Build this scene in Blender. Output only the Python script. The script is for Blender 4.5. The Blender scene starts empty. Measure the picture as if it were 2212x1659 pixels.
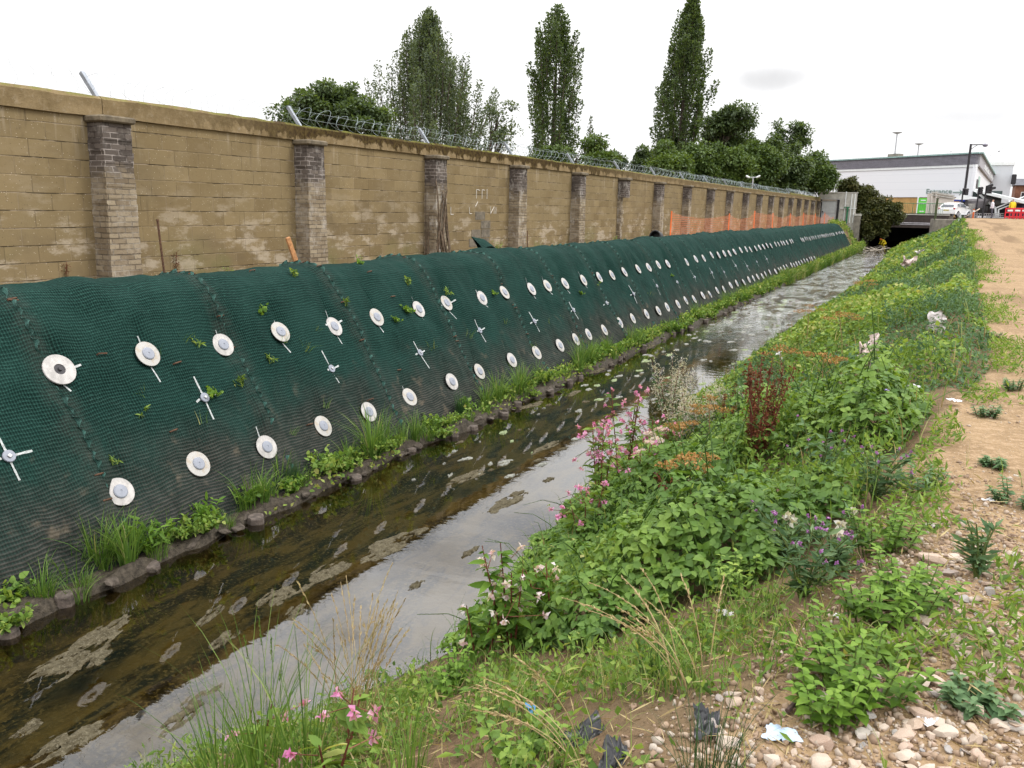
import bpy, math, random
import numpy as np
from mathutils import Vector, Matrix
R_ = math.radians
rng = np.random.default_rng(7)
random.seed(7)
SC = bpy.context.scene
COL = SC.collection
CAMZ = 3.3                      # eye height above the stream (water level is z = 0)

# ------------------------------------------------------------------ camera
CR = Vector((0.89030, 0.45500, 0.01857)).normalized()
CF = Vector((-0.44136, 0.87221, -0.21081)).normalized()
CR = (CR - CF * CR.dot(CF)).normalized()
CU = CR.cross(CF).normalized()
cam = bpy.data.cameras.new('camera')
cam.sensor_width = 36.0
cam.lens = 36.0 * 1771 / 2212
cam.clip_start = 0.05
cam.clip_end = 5000
co = bpy.data.objects.new('camera', cam)
COL.objects.link(co)
co.matrix_world = Matrix(((CR.x, CU.x, -CF.x, 0), (CR.y, CU.y, -CF.y, 0), (CR.z, CU.z, -CF.z, CAMZ), (0, 0, 0, 1)))
SC.camera = co

# ------------------------------------------------------------------ world, sun, exposure
SUN_EL, SUN_AZ = R_(52), R_(62)            # azimuth measured from +Y (along the stream) towards +X
W = bpy.data.worlds.new('World'); SC.world = W; W.use_nodes = True
wt = W.node_tree; wt.nodes.clear()
def wn(t, **k):
    n = wt.nodes.new(t)
    for a, v in k.items(): setattr(n, a, v)
    return n
def wl(a, b): wt.links.new(a, b)
def wmath(op, a, b=None, clamp=False):
    n = wn('ShaderNodeMath', operation=op, use_clamp=clamp)
    for i, v in enumerate((a, b)):
        if v is None: continue
        if hasattr(v, 'is_output'): wl(v, n.inputs[i])
        else: n.inputs[i].default_value = v
    return n.outputs[0]
def wramp(f, lo, hi):
    n = wn('ShaderNodeMapRange', interpolation_type='SMOOTHSTEP')
    wl(f, n.inputs[0]); n.inputs[1].default_value = lo; n.inputs[2].default_value = hi
    return n.outputs[0]
def wmix(f, a, b):
    n = wn('ShaderNodeMix', data_type='RGBA')
    wl(f, n.inputs[0])
    for i, v in ((6, a), (7, b)):
        if hasattr(v, 'is_output'): wl(v, n.inputs[i])
        else: n.inputs[i].default_value = (*v, 1)
    return n.outputs[2]
sky = wn('ShaderNodeTexSky', sky_type='NISHITA', sun_disc=False, sun_elevation=SUN_EL, sun_rotation=SUN_AZ)
skyb = wn('ShaderNodeVectorMath', operation='SCALE'); wl(sky.outputs[0], skyb.inputs[0]); skyb.inputs['Scale'].default_value = 0.15
tc = wn('ShaderNodeTexCoord'); sep = wn('ShaderNodeSeparateXYZ'); wl(tc.outputs['Generated'], sep.inputs[0])
nz = wn('ShaderNodeTexNoise'); nz.inputs['Scale'].default_value = 2.6; nz.inputs['Detail'].default_value = 7; nz.inputs['Roughness'].default_value = .55
mp = wn('ShaderNodeMapping'); mp.inputs['Scale'].default_value = (1, 1, 2.4); wl(tc.outputs['Generated'], mp.inputs[0]); wl(mp.outputs[0], nz.inputs[0])
# unbroken bright cloud low down; higher up it is thicker, with grey bases and a few blue rents
el = sep.outputs[2]
bright = wmath('ADD', 1.06, wmath('MULTIPLY', wramp(el, .13, .70), 2.3))
greyn = wramp(nz.outputs[0], .42, .68)
greyamt = wmath('MULTIPLY', greyn, wmath('MULTIPLY', wramp(el, .24, .5), .62))
cl = wn('ShaderNodeVectorMath', operation='SCALE'); cl.inputs[0].default_value = (1.0, 1.0, 1.01)
wl(wmath('MULTIPLY', bright, wmath('SUBTRACT', 1.0, greyamt)), cl.inputs['Scale'])
rent = wmath('MULTIPLY', wramp(nz.outputs[0], .54, .68), wmath('MULTIPLY', wramp(el, .28, .5), .85))
skyc = wmix(rent, cl.outputs[0], skyb.outputs[0])
# two faint grey cloud patches low over the far end of the stream
def patch(c, wx, wz, amt, col):
    d = Vector(c).normalized(); sx = Vector((d.y, -d.x, 0)).normalized()
    nrm = wn('ShaderNodeVectorMath', operation='NORMALIZE'); wl(tc.outputs['Generated'], nrm.inputs[0])
    dx = wn('ShaderNodeVectorMath', operation='DOT_PRODUCT'); wl(nrm.outputs[0], dx.inputs[0]); dx.inputs[1].default_value = sx
    dz = wmath('SUBTRACT', el, d.z)
    n2 = wn('ShaderNodeTexNoise'); n2.inputs['Scale'].default_value = 14; n2.inputs['Detail'].default_value = 5; wl(tc.outputs['Generated'], n2.inputs[0])
    r2 = wmath('ADD', wmath('POWER', wmath('ABSOLUTE', wmath('DIVIDE', dx.outputs['Value'], wx)), 2.0), wmath('POWER', wmath('ABSOLUTE', wmath('DIVIDE', dz, wz)), 2.0))
    f = wramp(wmath('ADD', r2, wmath('MULTIPLY', n2.outputs[0], 1.4)), 1.75, .55)
    return wmix(wmath('MULTIPLY', f, amt), col, (.68, .68, .69))
def pray(px, py):
    d = np.array([px - 1106, py - 829.5, 1771.])
    return CR * d[0] - CU * d[1] + CF * d[2]
skyc = patch(pray(1650, 170), .055, .018, .85, skyc)
skyc = patch(pray(2110, 252), .075, .012, .55, skyc)
bg = wn('ShaderNodeBackground'); wl(skyc, bg.inputs[0]); bg.inputs[1].default_value = 1.0
wo = wn('ShaderNodeOutputWorld'); wl(bg.outputs[0], wo.inputs[0])
sl = bpy.data.lights.new('sun', 'SUN'); sl.energy = 1.5; sl.angle = R_(14); sl.color = (1, .96, .9)
so = bpy.data.objects.new('sun', sl); COL.objects.link(so)
sd = Vector((math.cos(SUN_EL) * math.sin(SUN_AZ), math.cos(SUN_EL) * math.cos(SUN_AZ), math.sin(SUN_EL)))
so.rotation_euler = sd.to_track_quat('Z', 'Y').to_euler()
so.location = sd * 50
VS = SC.view_settings
VS.view_transform = 'Standard'; VS.look = 'None'; VS.gamma = 1; VS.exposure = 0.16; VS.use_curve_mapping = False
SC.cycles.use_denoising = True
SC.cycles.max_bounces = 8; SC.cycles.diffuse_bounces = 3; SC.cycles.glossy_bounces = 3; SC.cycles.transparent_max_bounces = 12
SC.cycles.caustics_reflective = False; SC.cycles.caustics_refractive = False
SC.cycles.sample_clamp_indirect = 4

# ------------------------------------------------------------------ materials
class Mat:
    def __init__(s, name):
        s.m = bpy.data.materials.new(name); s.m.use_nodes = True; s.t = s.m.node_tree; s.t.nodes.clear()
        s.o = s.t.nodes.new('ShaderNodeOutputMaterial')
    def n(s, t, ins=None, **k):
        n = s.t.nodes.new(t)
        for a, v in k.items(): setattr(n, a, v)
        for i, v in (ins or {}).items(): s.set(n.inputs[i], v)
        return n
    def set(s, sock, v):
        if hasattr(v, 'is_output'): s.t.links.new(v, sock)
        elif isinstance(v, (tuple, list)) and len(v) == 3 and sock.type == 'RGBA': sock.default_value = (*v, 1)
        else: sock.default_value = v
    def noise(s, vec, scale, detail=4, rough=.55, out=0, dist=0):
        return s.n('ShaderNodeTexNoise', {'Vector': vec, 'Scale': scale, 'Detail': detail, 'Roughness': rough, 'Distortion': dist}).outputs[out]
    def math(s, op, a, b=0.0, clamp=False):
        return s.n('ShaderNodeMath', {0: a, 1: b}, operation=op, use_clamp=clamp).outputs[0]
    def rng(s, f, lo, hi, a=0.0, b=1.0, smooth=True):
        return s.n('ShaderNodeMapRange', {0: f, 1: lo, 2: hi, 3: a, 4: b}, interpolation_type='SMOOTHSTEP' if smooth else 'LINEAR').outputs[0]
    def mix(s, f, a, b, blend='MIX'):
        n = s.n('ShaderNodeMix', data_type='RGBA', blend_type=blend)
        s.set(n.inputs[0], f); s.set(n.inputs[6], a); s.set(n.inputs[7], b)
        return n.outputs[2]
    def pos(s): return s.n('ShaderNodeNewGeometry').outputs['Position']
    def obj(s): return s.n('ShaderNodeTexCoord').outputs['Object']
    def uv(s): return s.n('ShaderNodeTexCoord').outputs['UV']
    def map(s, v, scale=(1, 1, 1), loc=(0, 0, 0), rot=(0, 0, 0)):
        return s.n('ShaderNodeMapping', {'Vector': v, 'Scale': scale, 'Location': loc, 'Rotation': rot}).outputs[0]
    def xyz(s, v): return s.n('ShaderNodeSeparateXYZ', {0: v}).outputs
    def comb(s, x, y, z=0.0): return s.n('ShaderNodeCombineXYZ', {0: x, 1: y, 2: z}).outputs[0]
    def attr(s, name): return s.n('ShaderNodeAttribute', attribute_name=name).outputs['Fac']
    def bump(s, h, strength=.5, dist=.02):
        return s.n('ShaderNodeBump', {'Height': h, 'Strength': strength, 'Distance': dist}).outputs[0]
    def pbr(s, col, rough=.8, metal=0.0, normal=None, spec=.5, **k):
        p = s.n('ShaderNodeBsdfPrincipled', {'Base Color': col, 'Roughness': rough, 'Metallic': metal, 'Specular IOR Level': spec})
        for a, v in k.items(): s.set(p.inputs[a.replace('_', ' ')], v)
        if normal is not None: s.set(p.inputs['Normal'], normal)
        return p.outputs[0]
    def done(s, sh): s.set(s.o.inputs[0], sh); return s.m
def simple(name, col, rough=.7, metal=0.0, var=.25, scale=6.0, bump=0.0, bscale=40.0, spec=.4):
    m = Mat(name); v = m.obj()
    nn = m.noise(v, scale, 6, .65)
    c = m.mix(m.rng(nn, .3, .7), tuple(x * (1 - var) for x in col), tuple(min(1, x * (1 + var)) for x in col))
    nm = m.bump(m.noise(v, bscale, 3), bump, .01) if bump else None
    return m.done(m.pbr(c, rough, metal, nm, spec))
def leafmat(name, cols, gloss=.35, trans=.35, rough=.5):
    """cols: ramp of leaf colours picked leaf by leaf through the attribute 'rnd'"""
    m = Mat(name); r = m.attr('rnd')
    cr = m.n('ShaderNodeValToRGB', {0: r}); e = cr.color_ramp
    e.elements[0].position = 0; e.elements[0].color = (*cols[0], 1)
    e.elements[1].position = 1; e.elements[1].color = (*cols[-1], 1)
    for i, c in enumerate(cols[1:-1]):
        x = e.elements.new((i + 1) / (len(cols) - 1)); x.color = (*c, 1)
    c = m.mix(m.rng(m.noise(m.pos(), 9, 3), .3, .7), cr.outputs[0], m.mix(1.0, cr.outputs[0], (.8, .86, .75), 'MULTIPLY'))
    p = m.pbr(c, rough, 0, None, gloss)
    tr = m.n('ShaderNodeBsdfTranslucent', {0: m.mix(1.0, c, (1.25, 1.15, .55), 'MULTIPLY')}).outputs[0]
    return m.done(m.n('ShaderNodeMixShader', {0: trans, 1: p, 2: tr}).outputs[0])

# ------------------------------------------------------------------ geometry helpers
def vnoise(x, y, seed=0):
    x = np.asarray(x, float); y = np.asarray(y, float)
    xi = np.floor(x).astype(np.int64); yi = np.floor(y).astype(np.int64); fx = x - xi; fy = y - yi
    fx = fx * fx * (3 - 2 * fx); fy = fy * fy * (3 - 2 * fy)
    def h(a, b):
        n = (a * 374761393 + b * 668265263 + seed * 982451653) & 0xffffffff
        n = ((n ^ (n >> 13)) * 1274126177) & 0xffffffff
        return ((n ^ (n >> 16)) & 0xffff) / 65535.0
    return (h(xi, yi) * (1 - fx) + h(xi + 1, yi) * fx) * (1 - fy) + (h(xi, yi + 1) * (1 - fx) + h(xi + 1, yi + 1) * fx) * fy
def fbm(x, y, o=4, seed=0):
    s = 0; a = .5
    for i in range(o):
        s = s + a * vnoise(np.asarray(x) * 2 ** i, np.asarray(y) * 2 ** i, seed + i); a *= .5
    return s / (1 - .5 ** o)
def sstep(a, b, x):
    t = np.clip((np.asarray(x, float) - a) / (b - a), 0, 1); return t * t * (3 - 2 * t)
def link(o, parent=None):
    COL.objects.link(o)
    if parent is not None: o.parent = parent
    return o
def tag(o, label=None, cat=None, group=None, kind=None):
    if label: o['label'] = label
    if cat: o['category'] = cat
    if group: o['group'] = group
    if kind: o['kind'] = kind
    return o
def thing(name, label, cat, loc=(0, 0, 0), rz=0.0, group=None):
    o = bpy.data.objects.new(name, None); o.empty_display_size = .1; COL.objects.link(o)
    o.location = loc; o.rotation_euler = (0, 0, rz)
    return tag(o, label, cat, group)
def copy_tree(o, parent=None):
    c = o.copy(); COL.objects.link(c); c.parent = parent
    for ch in list(o.children): copy_tree(ch, c)
    return c
ORD = 'first second third fourth fifth sixth seventh eighth ninth tenth eleventh twelfth thirteenth fourteenth fifteenth sixteenth seventeenth eighteenth nineteenth'.split()
TENS = ['', '', 'twenty', 'thirty', 'forty', 'fifty', 'sixty', 'seventy', 'eighty', 'ninety']
TENTH = ['', '', 'twentieth', 'thirtieth', 'fortieth', 'fiftieth', 'sixtieth', 'seventieth', 'eightieth', 'ninetieth']
def nth(i):
    if i <= 19: return ORD[i - 1]
    return TENTH[i // 10] if i % 10 == 0 else TENS[i // 10] + '-' + ORD[i % 10 - 1]
class MB:
    """collects shapes and links them as ONE mesh object"""
    def __init__(s): s.v = []; s.f = []; s.uv = []
    def add(s, vs, fs, uvs=None):
        b = len(s.v); s.v += [tuple(v) for v in vs]; s.f += [tuple(b + i for i in f) for f in fs]
        s.uv += list(uvs) if uvs is not None else [None] * len(fs)
        return s
    def box(s, c, d, rz=0.0, rot=None, bev=0.0):
        M = rot if rot is not None else Matrix.Rotation(rz, 3, 'Z')
        x, y, z = d[0] / 2, d[1] / 2, d[2] / 2; c = Vector(c)
        if bev <= 0:
            P = [Vector((a, b, e)) for e in (-z, z) for b in (-y, y) for a in (-x, x)]
            return s.add([M @ p + c for p in P], [(0, 2, 3, 1), (4, 5, 7, 6), (0, 1, 5, 4), (2, 6, 7, 3), (0, 4, 6, 2), (1, 3, 7, 5)])
        b = min(bev, x * .9, y * .9, z * .9)
        ring = lambda X, Y, Z: [(-X + b, -Y, Z), (X - b, -Y, Z), (X, -Y + b, Z), (X, Y - b, Z), (X - b, Y, Z), (-X + b, Y, Z), (-X, Y - b, Z), (-X, -Y + b, Z)]
        P = []
        for (X, Y, Z) in ((x - b, y - b, -z), (x, y, -z + b), (x, y, z - b), (x - b, y - b, z)): P += ring(X, Y, Z)
        F = [tuple(range(7, -1, -1)), tuple(range(24, 32))]
        for k in range(3):
            for i in range(8): j = (i + 1) % 8; F.append((k * 8 + i, k * 8 + j, k * 8 + 8 + j, k * 8 + 8 + i))
        return s.add([M @ Vector(p) + c for p in P], F)
    def tube(s, pts, r, n=6, cap=True):
        pts = [Vector(p) for p in pts]; rs = r if isinstance(r, (list, tuple)) else [r] * len(pts)
        V = []; up = None
        for i, p in enumerate(pts):
            d = (pts[min(i + 1, len(pts) - 1)] - pts[max(i - 1, 0)]).normalized()
            if up is None: up = Vector((0, 0, 1)) if abs(d.z) < .9 else Vector((1, 0, 0))
            a = d.cross(up).normalized(); b = a.cross(d).normalized(); up = b
            for k in range(n):
                t = 2 * math.pi * k / n; V.append(p + (a * math.cos(t) + b * math.sin(t)) * rs[i])
        F = [(i * n + k, i * n + (k + 1) % n, (i + 1) * n + (k + 1) % n, (i + 1) * n + k) for i in range(len(pts) - 1) for k in range(n)]
        if cap: F += [tuple(range(n - 1, -1, -1)), tuple((len(pts) - 1) * n + k for k in range(n))]
        return s.add(V, F)
    def lathe(s, prof, n=20, M=None):
        """prof: (radius, height) pairs about Z, closed at both ends"""
        V = []
        for r, z in prof:
            for k in range(n):
                t = 2 * math.pi * k / n; p = Vector((r * math.cos(t), r * math.sin(t), z)); V.append(M @ p if M else p)
        F = [(i * n + k, i * n + (k + 1) % n, (i + 1) * n + (k + 1) % n, (i + 1) * n + k) for i in range(len(prof) - 1) for k in range(n)]
        F += [tuple(range(n - 1, -1, -1)), tuple((len(prof) - 1) * n + k for k in range(n))]
        return s.add(V, F)
    def prism(s, poly, h0, h1, fn):
        """poly extruded: fn(u, v, h) -> point"""
        n = len(poly); V = [fn(u, v, h0) for u, v in poly] + [fn(u, v, h1) for u, v in poly]
        F = [tuple(range(n - 1, -1, -1)), tuple(range(n, 2 * n))] + [(i, (i + 1) % n, n + (i + 1) % n, n + i) for i in range(n)]
        return s.add(V, F)
    def build(s, name, mat, parent=None, smooth=False, loc=None):
        me = bpy.data.meshes.new(name); me.from_pydata(s.v, [], s.f); me.update()
        if any(u is not None for u in s.uv):
            l = me.uv_layers.new(name='UVMap'); k = 0
            for f, u in zip(s.f, s.uv):
                for i in range(len(f)):
                    if u is not None: l.data[k].uv = u[i]
                    k += 1
        if smooth: me.polygons.foreach_set('use_smooth', [True] * len(me.polygons))
        me.materials.append(mat)
        o = bpy.data.objects.new(name, me); link(o, parent)
        if loc is not None: o.location = loc
        return o
class Geo:
    """triangle soup with a per-vertex 'rnd', for foliage"""
    def __init__(s): s.V = []; s.F = []; s.r = []; s.n = 0
    def add(s, V, F, r):
        V = np.asarray(V, np.float32).reshape(-1, 3); F = np.asarray(F, np.int32).reshape(-1, 3)
        s.V.append(V); s.F.append(F + s.n); s.r.append(np.broadcast_to(np.asarray(r, np.float32), (len(V),)).copy()); s.n += len(V)
    def build(s, name, mat, parent=None, smooth=False):
        me = bpy.data.meshes.new(name)
        V = np.concatenate(s.V); F = np.concatenate(s.F); r = np.concatenate(s.r)
        me.vertices.add(len(V)); me.vertices.foreach_set('co', V.ravel())
        me.loops.add(F.size); me.loops.foreach_set('vertex_index', F.ravel())
        me.polygons.add(len(F)); me.polygons.foreach_set('loop_start', np.arange(0, F.size, 3, dtype=np.int32))
        me.polygons.foreach_set('loop_total', np.full(len(F), 3, np.int32))
        if smooth: me.polygons.foreach_set('use_smooth', np.ones(len(F), bool))
        me.update(calc_edges=True)
        a = me.attributes.new('rnd', 'FLOAT', 'POINT'); a.data.foreach_set('value', r)
        me.materials.append(mat)
        return link(bpy.data.objects.new(name, me), parent)
def unit(a): return a / np.maximum(np.linalg.norm(a, axis=-1, keepdims=True), 1e-9)
def leaf_tpl(w=.7, fold=.1, droop=.18, hi=True):
    if hi:
        V = [(0, 0, 0), (0, .35, 0), (0, .7, 0), (0, 1, 0), (-.5 * w, .3, fold), (-.36 * w, .68, fold), (.5 * w, .3, fold), (.36 * w, .68, fold), (-.3 * w, .08, fold * .6), (.3 * w, .08, fold * .6)]
        F = [(0, 1, 8), (1, 4, 8), (1, 2, 5), (1, 5, 4), (2, 3, 5), (0, 9, 1), (1, 9, 6), (1, 7, 2), (1, 6, 7), (2, 7, 3)]
    else:
        V = [(0, 0, 0), (0, 1, 0), (-.5 * w, .42, fold), (.5 * w, .42, fold)]; F = [(0, 1, 2), (0, 3, 1)]
    V = np.array(V, float); V[:, 2] -= droop * V[:, 1] ** 2
    return V, np.array(F)
def place(g, tpl, P, D, Nn, S, r):
    """stamp a leaf template at points P, pointing along D, faces up along Nn, size S"""
    T, F = tpl; P = np.asarray(P, float); k = len(P)
    if k == 0: return
    D = unit(np.asarray(D, float)); X = unit(np.cross(D, Nn)); Z = np.cross(X, D)
    S = np.broadcast_to(np.asarray(S, float), (k,))
    V = P[:, None, :] + S[:, None, None] * (T[None, :, 0, None] * X[:, None, :] + T[None, :, 1, None] * D[:, None, :] + T[None, :, 2, None] * Z[:, None, :])
    FF = F[None] + (np.arange(k) * len(T))[:, None, None]
    g.add(V.reshape(-1, 3), FF.reshape(-1, 3), np.repeat(np.broadcast_to(np.asarray(r, float), (k,)), len(T)))
def randdir(k, up=0.0):
    d = rng.normal(size=(k, 3)); d[:, 2] += up; return unit(d)
def blades(g, P, H, lean, width, r, seg=4, az=None, curl=1.0, taper=True):
    """grass blades: bent tapering ribbons"""
    P = np.asarray(P, float); k = len(P)
    az = rng.uniform(0, 2 * math.pi, k) if az is None else az
    H = np.broadcast_to(H, (k,)); lean = np.broadcast_to(lean, (k,)); width = np.broadcast_to(width, (k,))
    d = np.stack([np.cos(az), np.sin(az), np.zeros(k)], 1); w = np.stack([-np.sin(az), np.cos(az), np.zeros(k)], 1)
    tw = rng.uniform(-.9, .9, k); w = unit(w + d * tw[:, None])
    L = []; 
    for i in range(seg + 1):
        t = i / seg; th = lean * t * (1 + curl * t)
        x = H * lean * t * t * .75; z = H * (t - .22 * curl * lean * t ** 3)
        c = P + d * x[:, None] + np.array([0, 0, 1.0]) * z[:, None]
        ww = width * (1 - t ** 1.6) if taper else width
        L.append(c - w * (ww / 2)[:, None]); L.append(c + w * (ww / 2)[:, None])
    V = np.stack(L, 1); n = V.shape[1]
    F = []
    for i in range(seg): a = 2 * i; F += [(a, a + 1, a + 3), (a, a + 3, a + 2)]
    FF = np.array(F)[None] + (np.arange(k) * n)[:, None, None]
    g.add(V.reshape(-1, 3), FF.reshape(-1, 3), np.repeat(np.broadcast_to(np.asarray(r, float), (k,)), n))
def gtube(g, pts, r, n=5, rnd=.5):
    m = MB(); m.tube(pts, r, n, cap=False)
    F = []
    for f in m.f: F += [(f[0], f[1], f[2]), (f[0], f[2], f[3])]
    g.add(np.array(m.v), np.array(F), rnd)
# ================================================================== LAND
XR_Y = [-8, 2.7, 2.9, 3.1, 3.6, 4.2, 4.9, 5.4, 6.3, 8.8, 15, 25, 32, 41, 67, 90, 120]
XR_X = [-3.9, -3.8, -3.7, -3.48, -3.27, -3.14, -2.88, -2.9, -3.0, -3.35, -3.42, -3.35, -3.2, -2.95, -3.05, -3.6, -3.7]
XP_Y = [-8, 1, 2.2, 3, 3.6, 4.2, 6, 8, 10, 18, 30, 47, 75, 95]
XP_X = [-.6, -.55, -.42, -.12, .1, .12, .05, .42, .74, .9, 1.14, 1.25, 1.9, 2.6]
WALLX = -10.5
def zright(Y): return 1.7 + 1.4 * sstep(14, 72, Y)
def xr(Y): return np.interp(Y, XR_Y, XR_X) + .16 * (fbm(np.asarray(Y) * .9, np.asarray(Y) * 0 + 3.3, 3, 5) - .5)
def xl(Y): return -6.0 + .34 * (fbm(np.asarray(Y) * 1.6, np.asarray(Y) * 0 + 8.1, 4, 9) - .5)
def xp(Y): return np.interp(Y, XP_Y, XP_X) + .3 * (fbm(np.asarray(Y) * .8, np.asarray(Y) * 0 + 1.7, 3, 21) - .5)
def bed(X, Y): return -.24 + .1 * (fbm(np.asarray(X) * 1.2, np.asarray(Y) * .5, 3, 12) - .5)
SLOPE = [(-10.5, 2.06), (-9.4, 2.10), (-8.75, 2.22), (-8.3, 2.20), (-8.0, 2.10), (-7.80, 1.88), (-7.48, 1.42), (-6.86, .34), (-6.55, .03), (-6.30, .05)]
SX = [p[0] for p in SLOPE]; SZ = [p[1] for p in SLOPE]
def H(X, Y):
    X = np.asarray(X, float); Y = np.asarray(Y, float); X, Y = np.broadcast_arrays(X, Y)
    zr_ = zright(Y); XR = xr(Y); XP = xp(Y); XL = xl(Y)
    far = sstep(85, 92, Y)
    # left: bank under the matting, ledge, ground behind the wall
    left = np.interp(X, SX, SZ) * (1 - far) + 3.06 * far
    left = np.where(X < WALLX, 2.06 * (1 - far) + 3.06 * far, left)
    toe = .09 + .20 * (fbm(X * 4, Y * 3, 4, 31) - .4)
    left = np.where(X > -6.30, toe, left)
    # right bank
    t = np.clip((X - XR) / np.maximum(XP - .15 - XR, .2), 0, 1)
    right = zr_ * (1 - (1 - t) ** (1.35 - .55 * sstep(12, 50, Y))) * (1 - .12 * np.sin(t * math.pi)) + .1 * (fbm(X * 2.2, Y * 2.2, 4, 3) - .5) * sstep(0, .15, t)
    right = np.where(X > XP, zr_ + .035 * (fbm(X * 1.5, Y * .8, 4, 77) - .5), right)
    b = bed(X, Y)
    z = np.where(X < (XL + XR) / 2, b + (left - b) * sstep(XL + .10, XL - .10, X), b + (right - b) * sstep(XR - .45, XR + .02, X))
    # street level beyond the bridge
    street = sstep(111, 112, Y)
    z = z * (1 - street) + 3.06 * street
    far2 = sstep(30, 70, X) * sstep(-20, 40, Y)
    return z + far2 * 0
def at(px, py, dz=0.0, y0=1.5, y1=130, zfn=None):
    """the point where the line of sight through this pixel of the (2212 wide) photo meets the ground"""
    d = np.array(pray(px, py)); d = d / d[1]
    Y = np.geomspace(y0, y1, 6000); P = d[None] * Y[:, None]; P[:, 2] += CAMZ
    g = H(P[:, 0], P[:, 1]) + dz if zfn is None else zfn(P[:, 0], P[:, 1])
    i = np.nonzero(P[:, 2] <= g)[0]
    k = i[0] if len(i) else -1
    return Vector((P[k, 0], P[k, 1], float(H(P[k, 0], P[k, 1]))))
def aty(px, py, Y):
    d = pray(px, py); d = d * (Y / d.y); return Vector((d.x, d.y, d.z + CAMZ))
def water_at(px, py):
    d = pray(px, py); d = d * (-CAMZ / d.z); return Vector((d.x, d.y, 0))

def ground_mat():
    m = Mat('earth'); p = m.pos(); x, y, z = m.xyz(p)[:3]
    path = m.attr('path'); wet = m.attr('wet')
    n1 = m.noise(p, 1.3, 6, .6); n2 = m.noise(p, 18, 5, .7); n3 = m.noise(p, 90, 3, .6)
    soil = m.mix(m.rng(n2, .3, .7), (.085, .055, .032), (.19, .125, .072))
    soil = m.mix(m.rng(n1, .35, .65), soil, (.15, .105, .06))
    sand = m.mix(m.rng(n1, .35, .68), (.215, .142, .078), (.285, .195, .108))
    sand = m.mix(m.rng(n2, .42, .70), sand, (.37, .26, .16))
    st = m.map(p, (1, .10, 1)); tr = m.noise(st, 1.25, 5, .6)
    sand = m.mix(m.rng(tr, .50, .64), sand, (.185, .122, .068))
    vo = m.n('ShaderNodeTexVoronoi', {'Vector': p, 'Scale': 46.0, 'Randomness': 1.0})
    gr = m.rng(vo.outputs['Distance'], .16, .26, 1, 0); vc = m.xyz(vo.outputs['Color'])[0]
    sand = m.mix(m.math('MULTIPLY', gr, m.rng(vc, .55, .65)), sand, m.mix(m.rng(vc, .6, 1), (.46, .38, .29), (.22, .165, .115)))
    pf = m.rng(m.math('ADD', path, m.math('MULTIPLY', m.math('SUBTRACT', m.math('ADD', m.math('MULTIPLY', n1, .5), m.math('MULTIPLY', n2, .5)), .5), 1.1)), .30, .75)
    c = m.mix(pf, soil, sand)
    mud = m.mix(m.rng(n2, .3, .7), (.030, .025, .019), (.085, .070, .052))
    c = m.mix(wet, c, mud)
    bedc = m.noise(m.map(p, (2.0, .55, 1)), 2.0, 6, .68, 0, .6)
    bd = m.mix(m.rng(bedc, .40, .58), (.016, .014, .006), (.135, .105, .042))
    bd = m.mix(m.rng(m.noise(p, 30, 4), .52, .66), bd, (.16, .13, .062))
    c = m.mix(m.rng(z, -.02, -.12), c, bd)
    h = m.math('ADD', m.math('MULTIPLY', n2, .8), m.math('ADD', m.math('MULTIPLY', n3, .35), m.math('MULTIPLY', gr, .35)))
    rough = m.rng(wet, 0, 1, .92, .55)
    return m.done(m.pbr(c, rough, 0, m.bump(h, .75, .03), .10))
GROUND = ground_mat()
def ground():
    xs = np.unique(np.concatenate([[-900, -400, -200, -120, -70, -45, -30, -20, -14, -10.6, -10.5], np.linspace(-10.4, -6.5, 20), np.linspace(-6.42, -5.6, 26), np.linspace(-5.5, -4.4, 6),
                                   np.linspace(-4.3, 1.6, 84), np.linspace(1.8, 6, 12), [8, 11, 16, 25, 40, 80, 160, 400, 900]]))
    ys = np.concatenate([[-200, -60, -20, -8, -3, -1, 0, .8, 1.4], np.linspace(1.8, 12, 150), 12 * np.geomspace(1.01, 84 / 12, 120), np.linspace(84.5, 92.5, 14), [96, 100, 105, 110, 111.2, 111.6, 112.1, 116, 130, 170, 260, 500, 1200]])
    X, Y = np.meshgrid(xs, ys); Z = H(X, Y)
    V = np.stack([X, Y, Z], -1).reshape(-1, 3); nx, ny = len(xs), len(ys)
    i = (np.arange(ny - 1)[:, None] * nx + np.arange(nx - 1)[None]).ravel()
    F = np.concatenate([np.stack([i, i + 1, i + nx + 1], 1), np.stack([i, i + nx + 1, i + nx], 1)])
    g = Geo(); g.add(V, F, 0)
    o = g.build('ground', GROUND, smooth=True); me = o.data
    pa = sstep(-.45, .30, X - xp(Y)); pa = np.where(Y > 111, .1, pa); pa = np.where((X < -11), 0, pa)
    we = np.where((X > -6.6) & (X < -5), 1.0, 0) + np.where((X > -5) & (Z < .16) & (X < 0), sstep(.16, .05, Z), 0)
    for nme, a in (('path', pa), ('wet', np.clip(we, 0, 1))):
        at_ = me.attributes.new(nme, 'FLOAT', 'POINT'); at_.data.foreach_set('value', a.reshape(-1).astype(np.float32))
    tag(o, 'sandy track and brown earth banks of the stream', 'ground', kind='structure')
ground()

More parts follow.
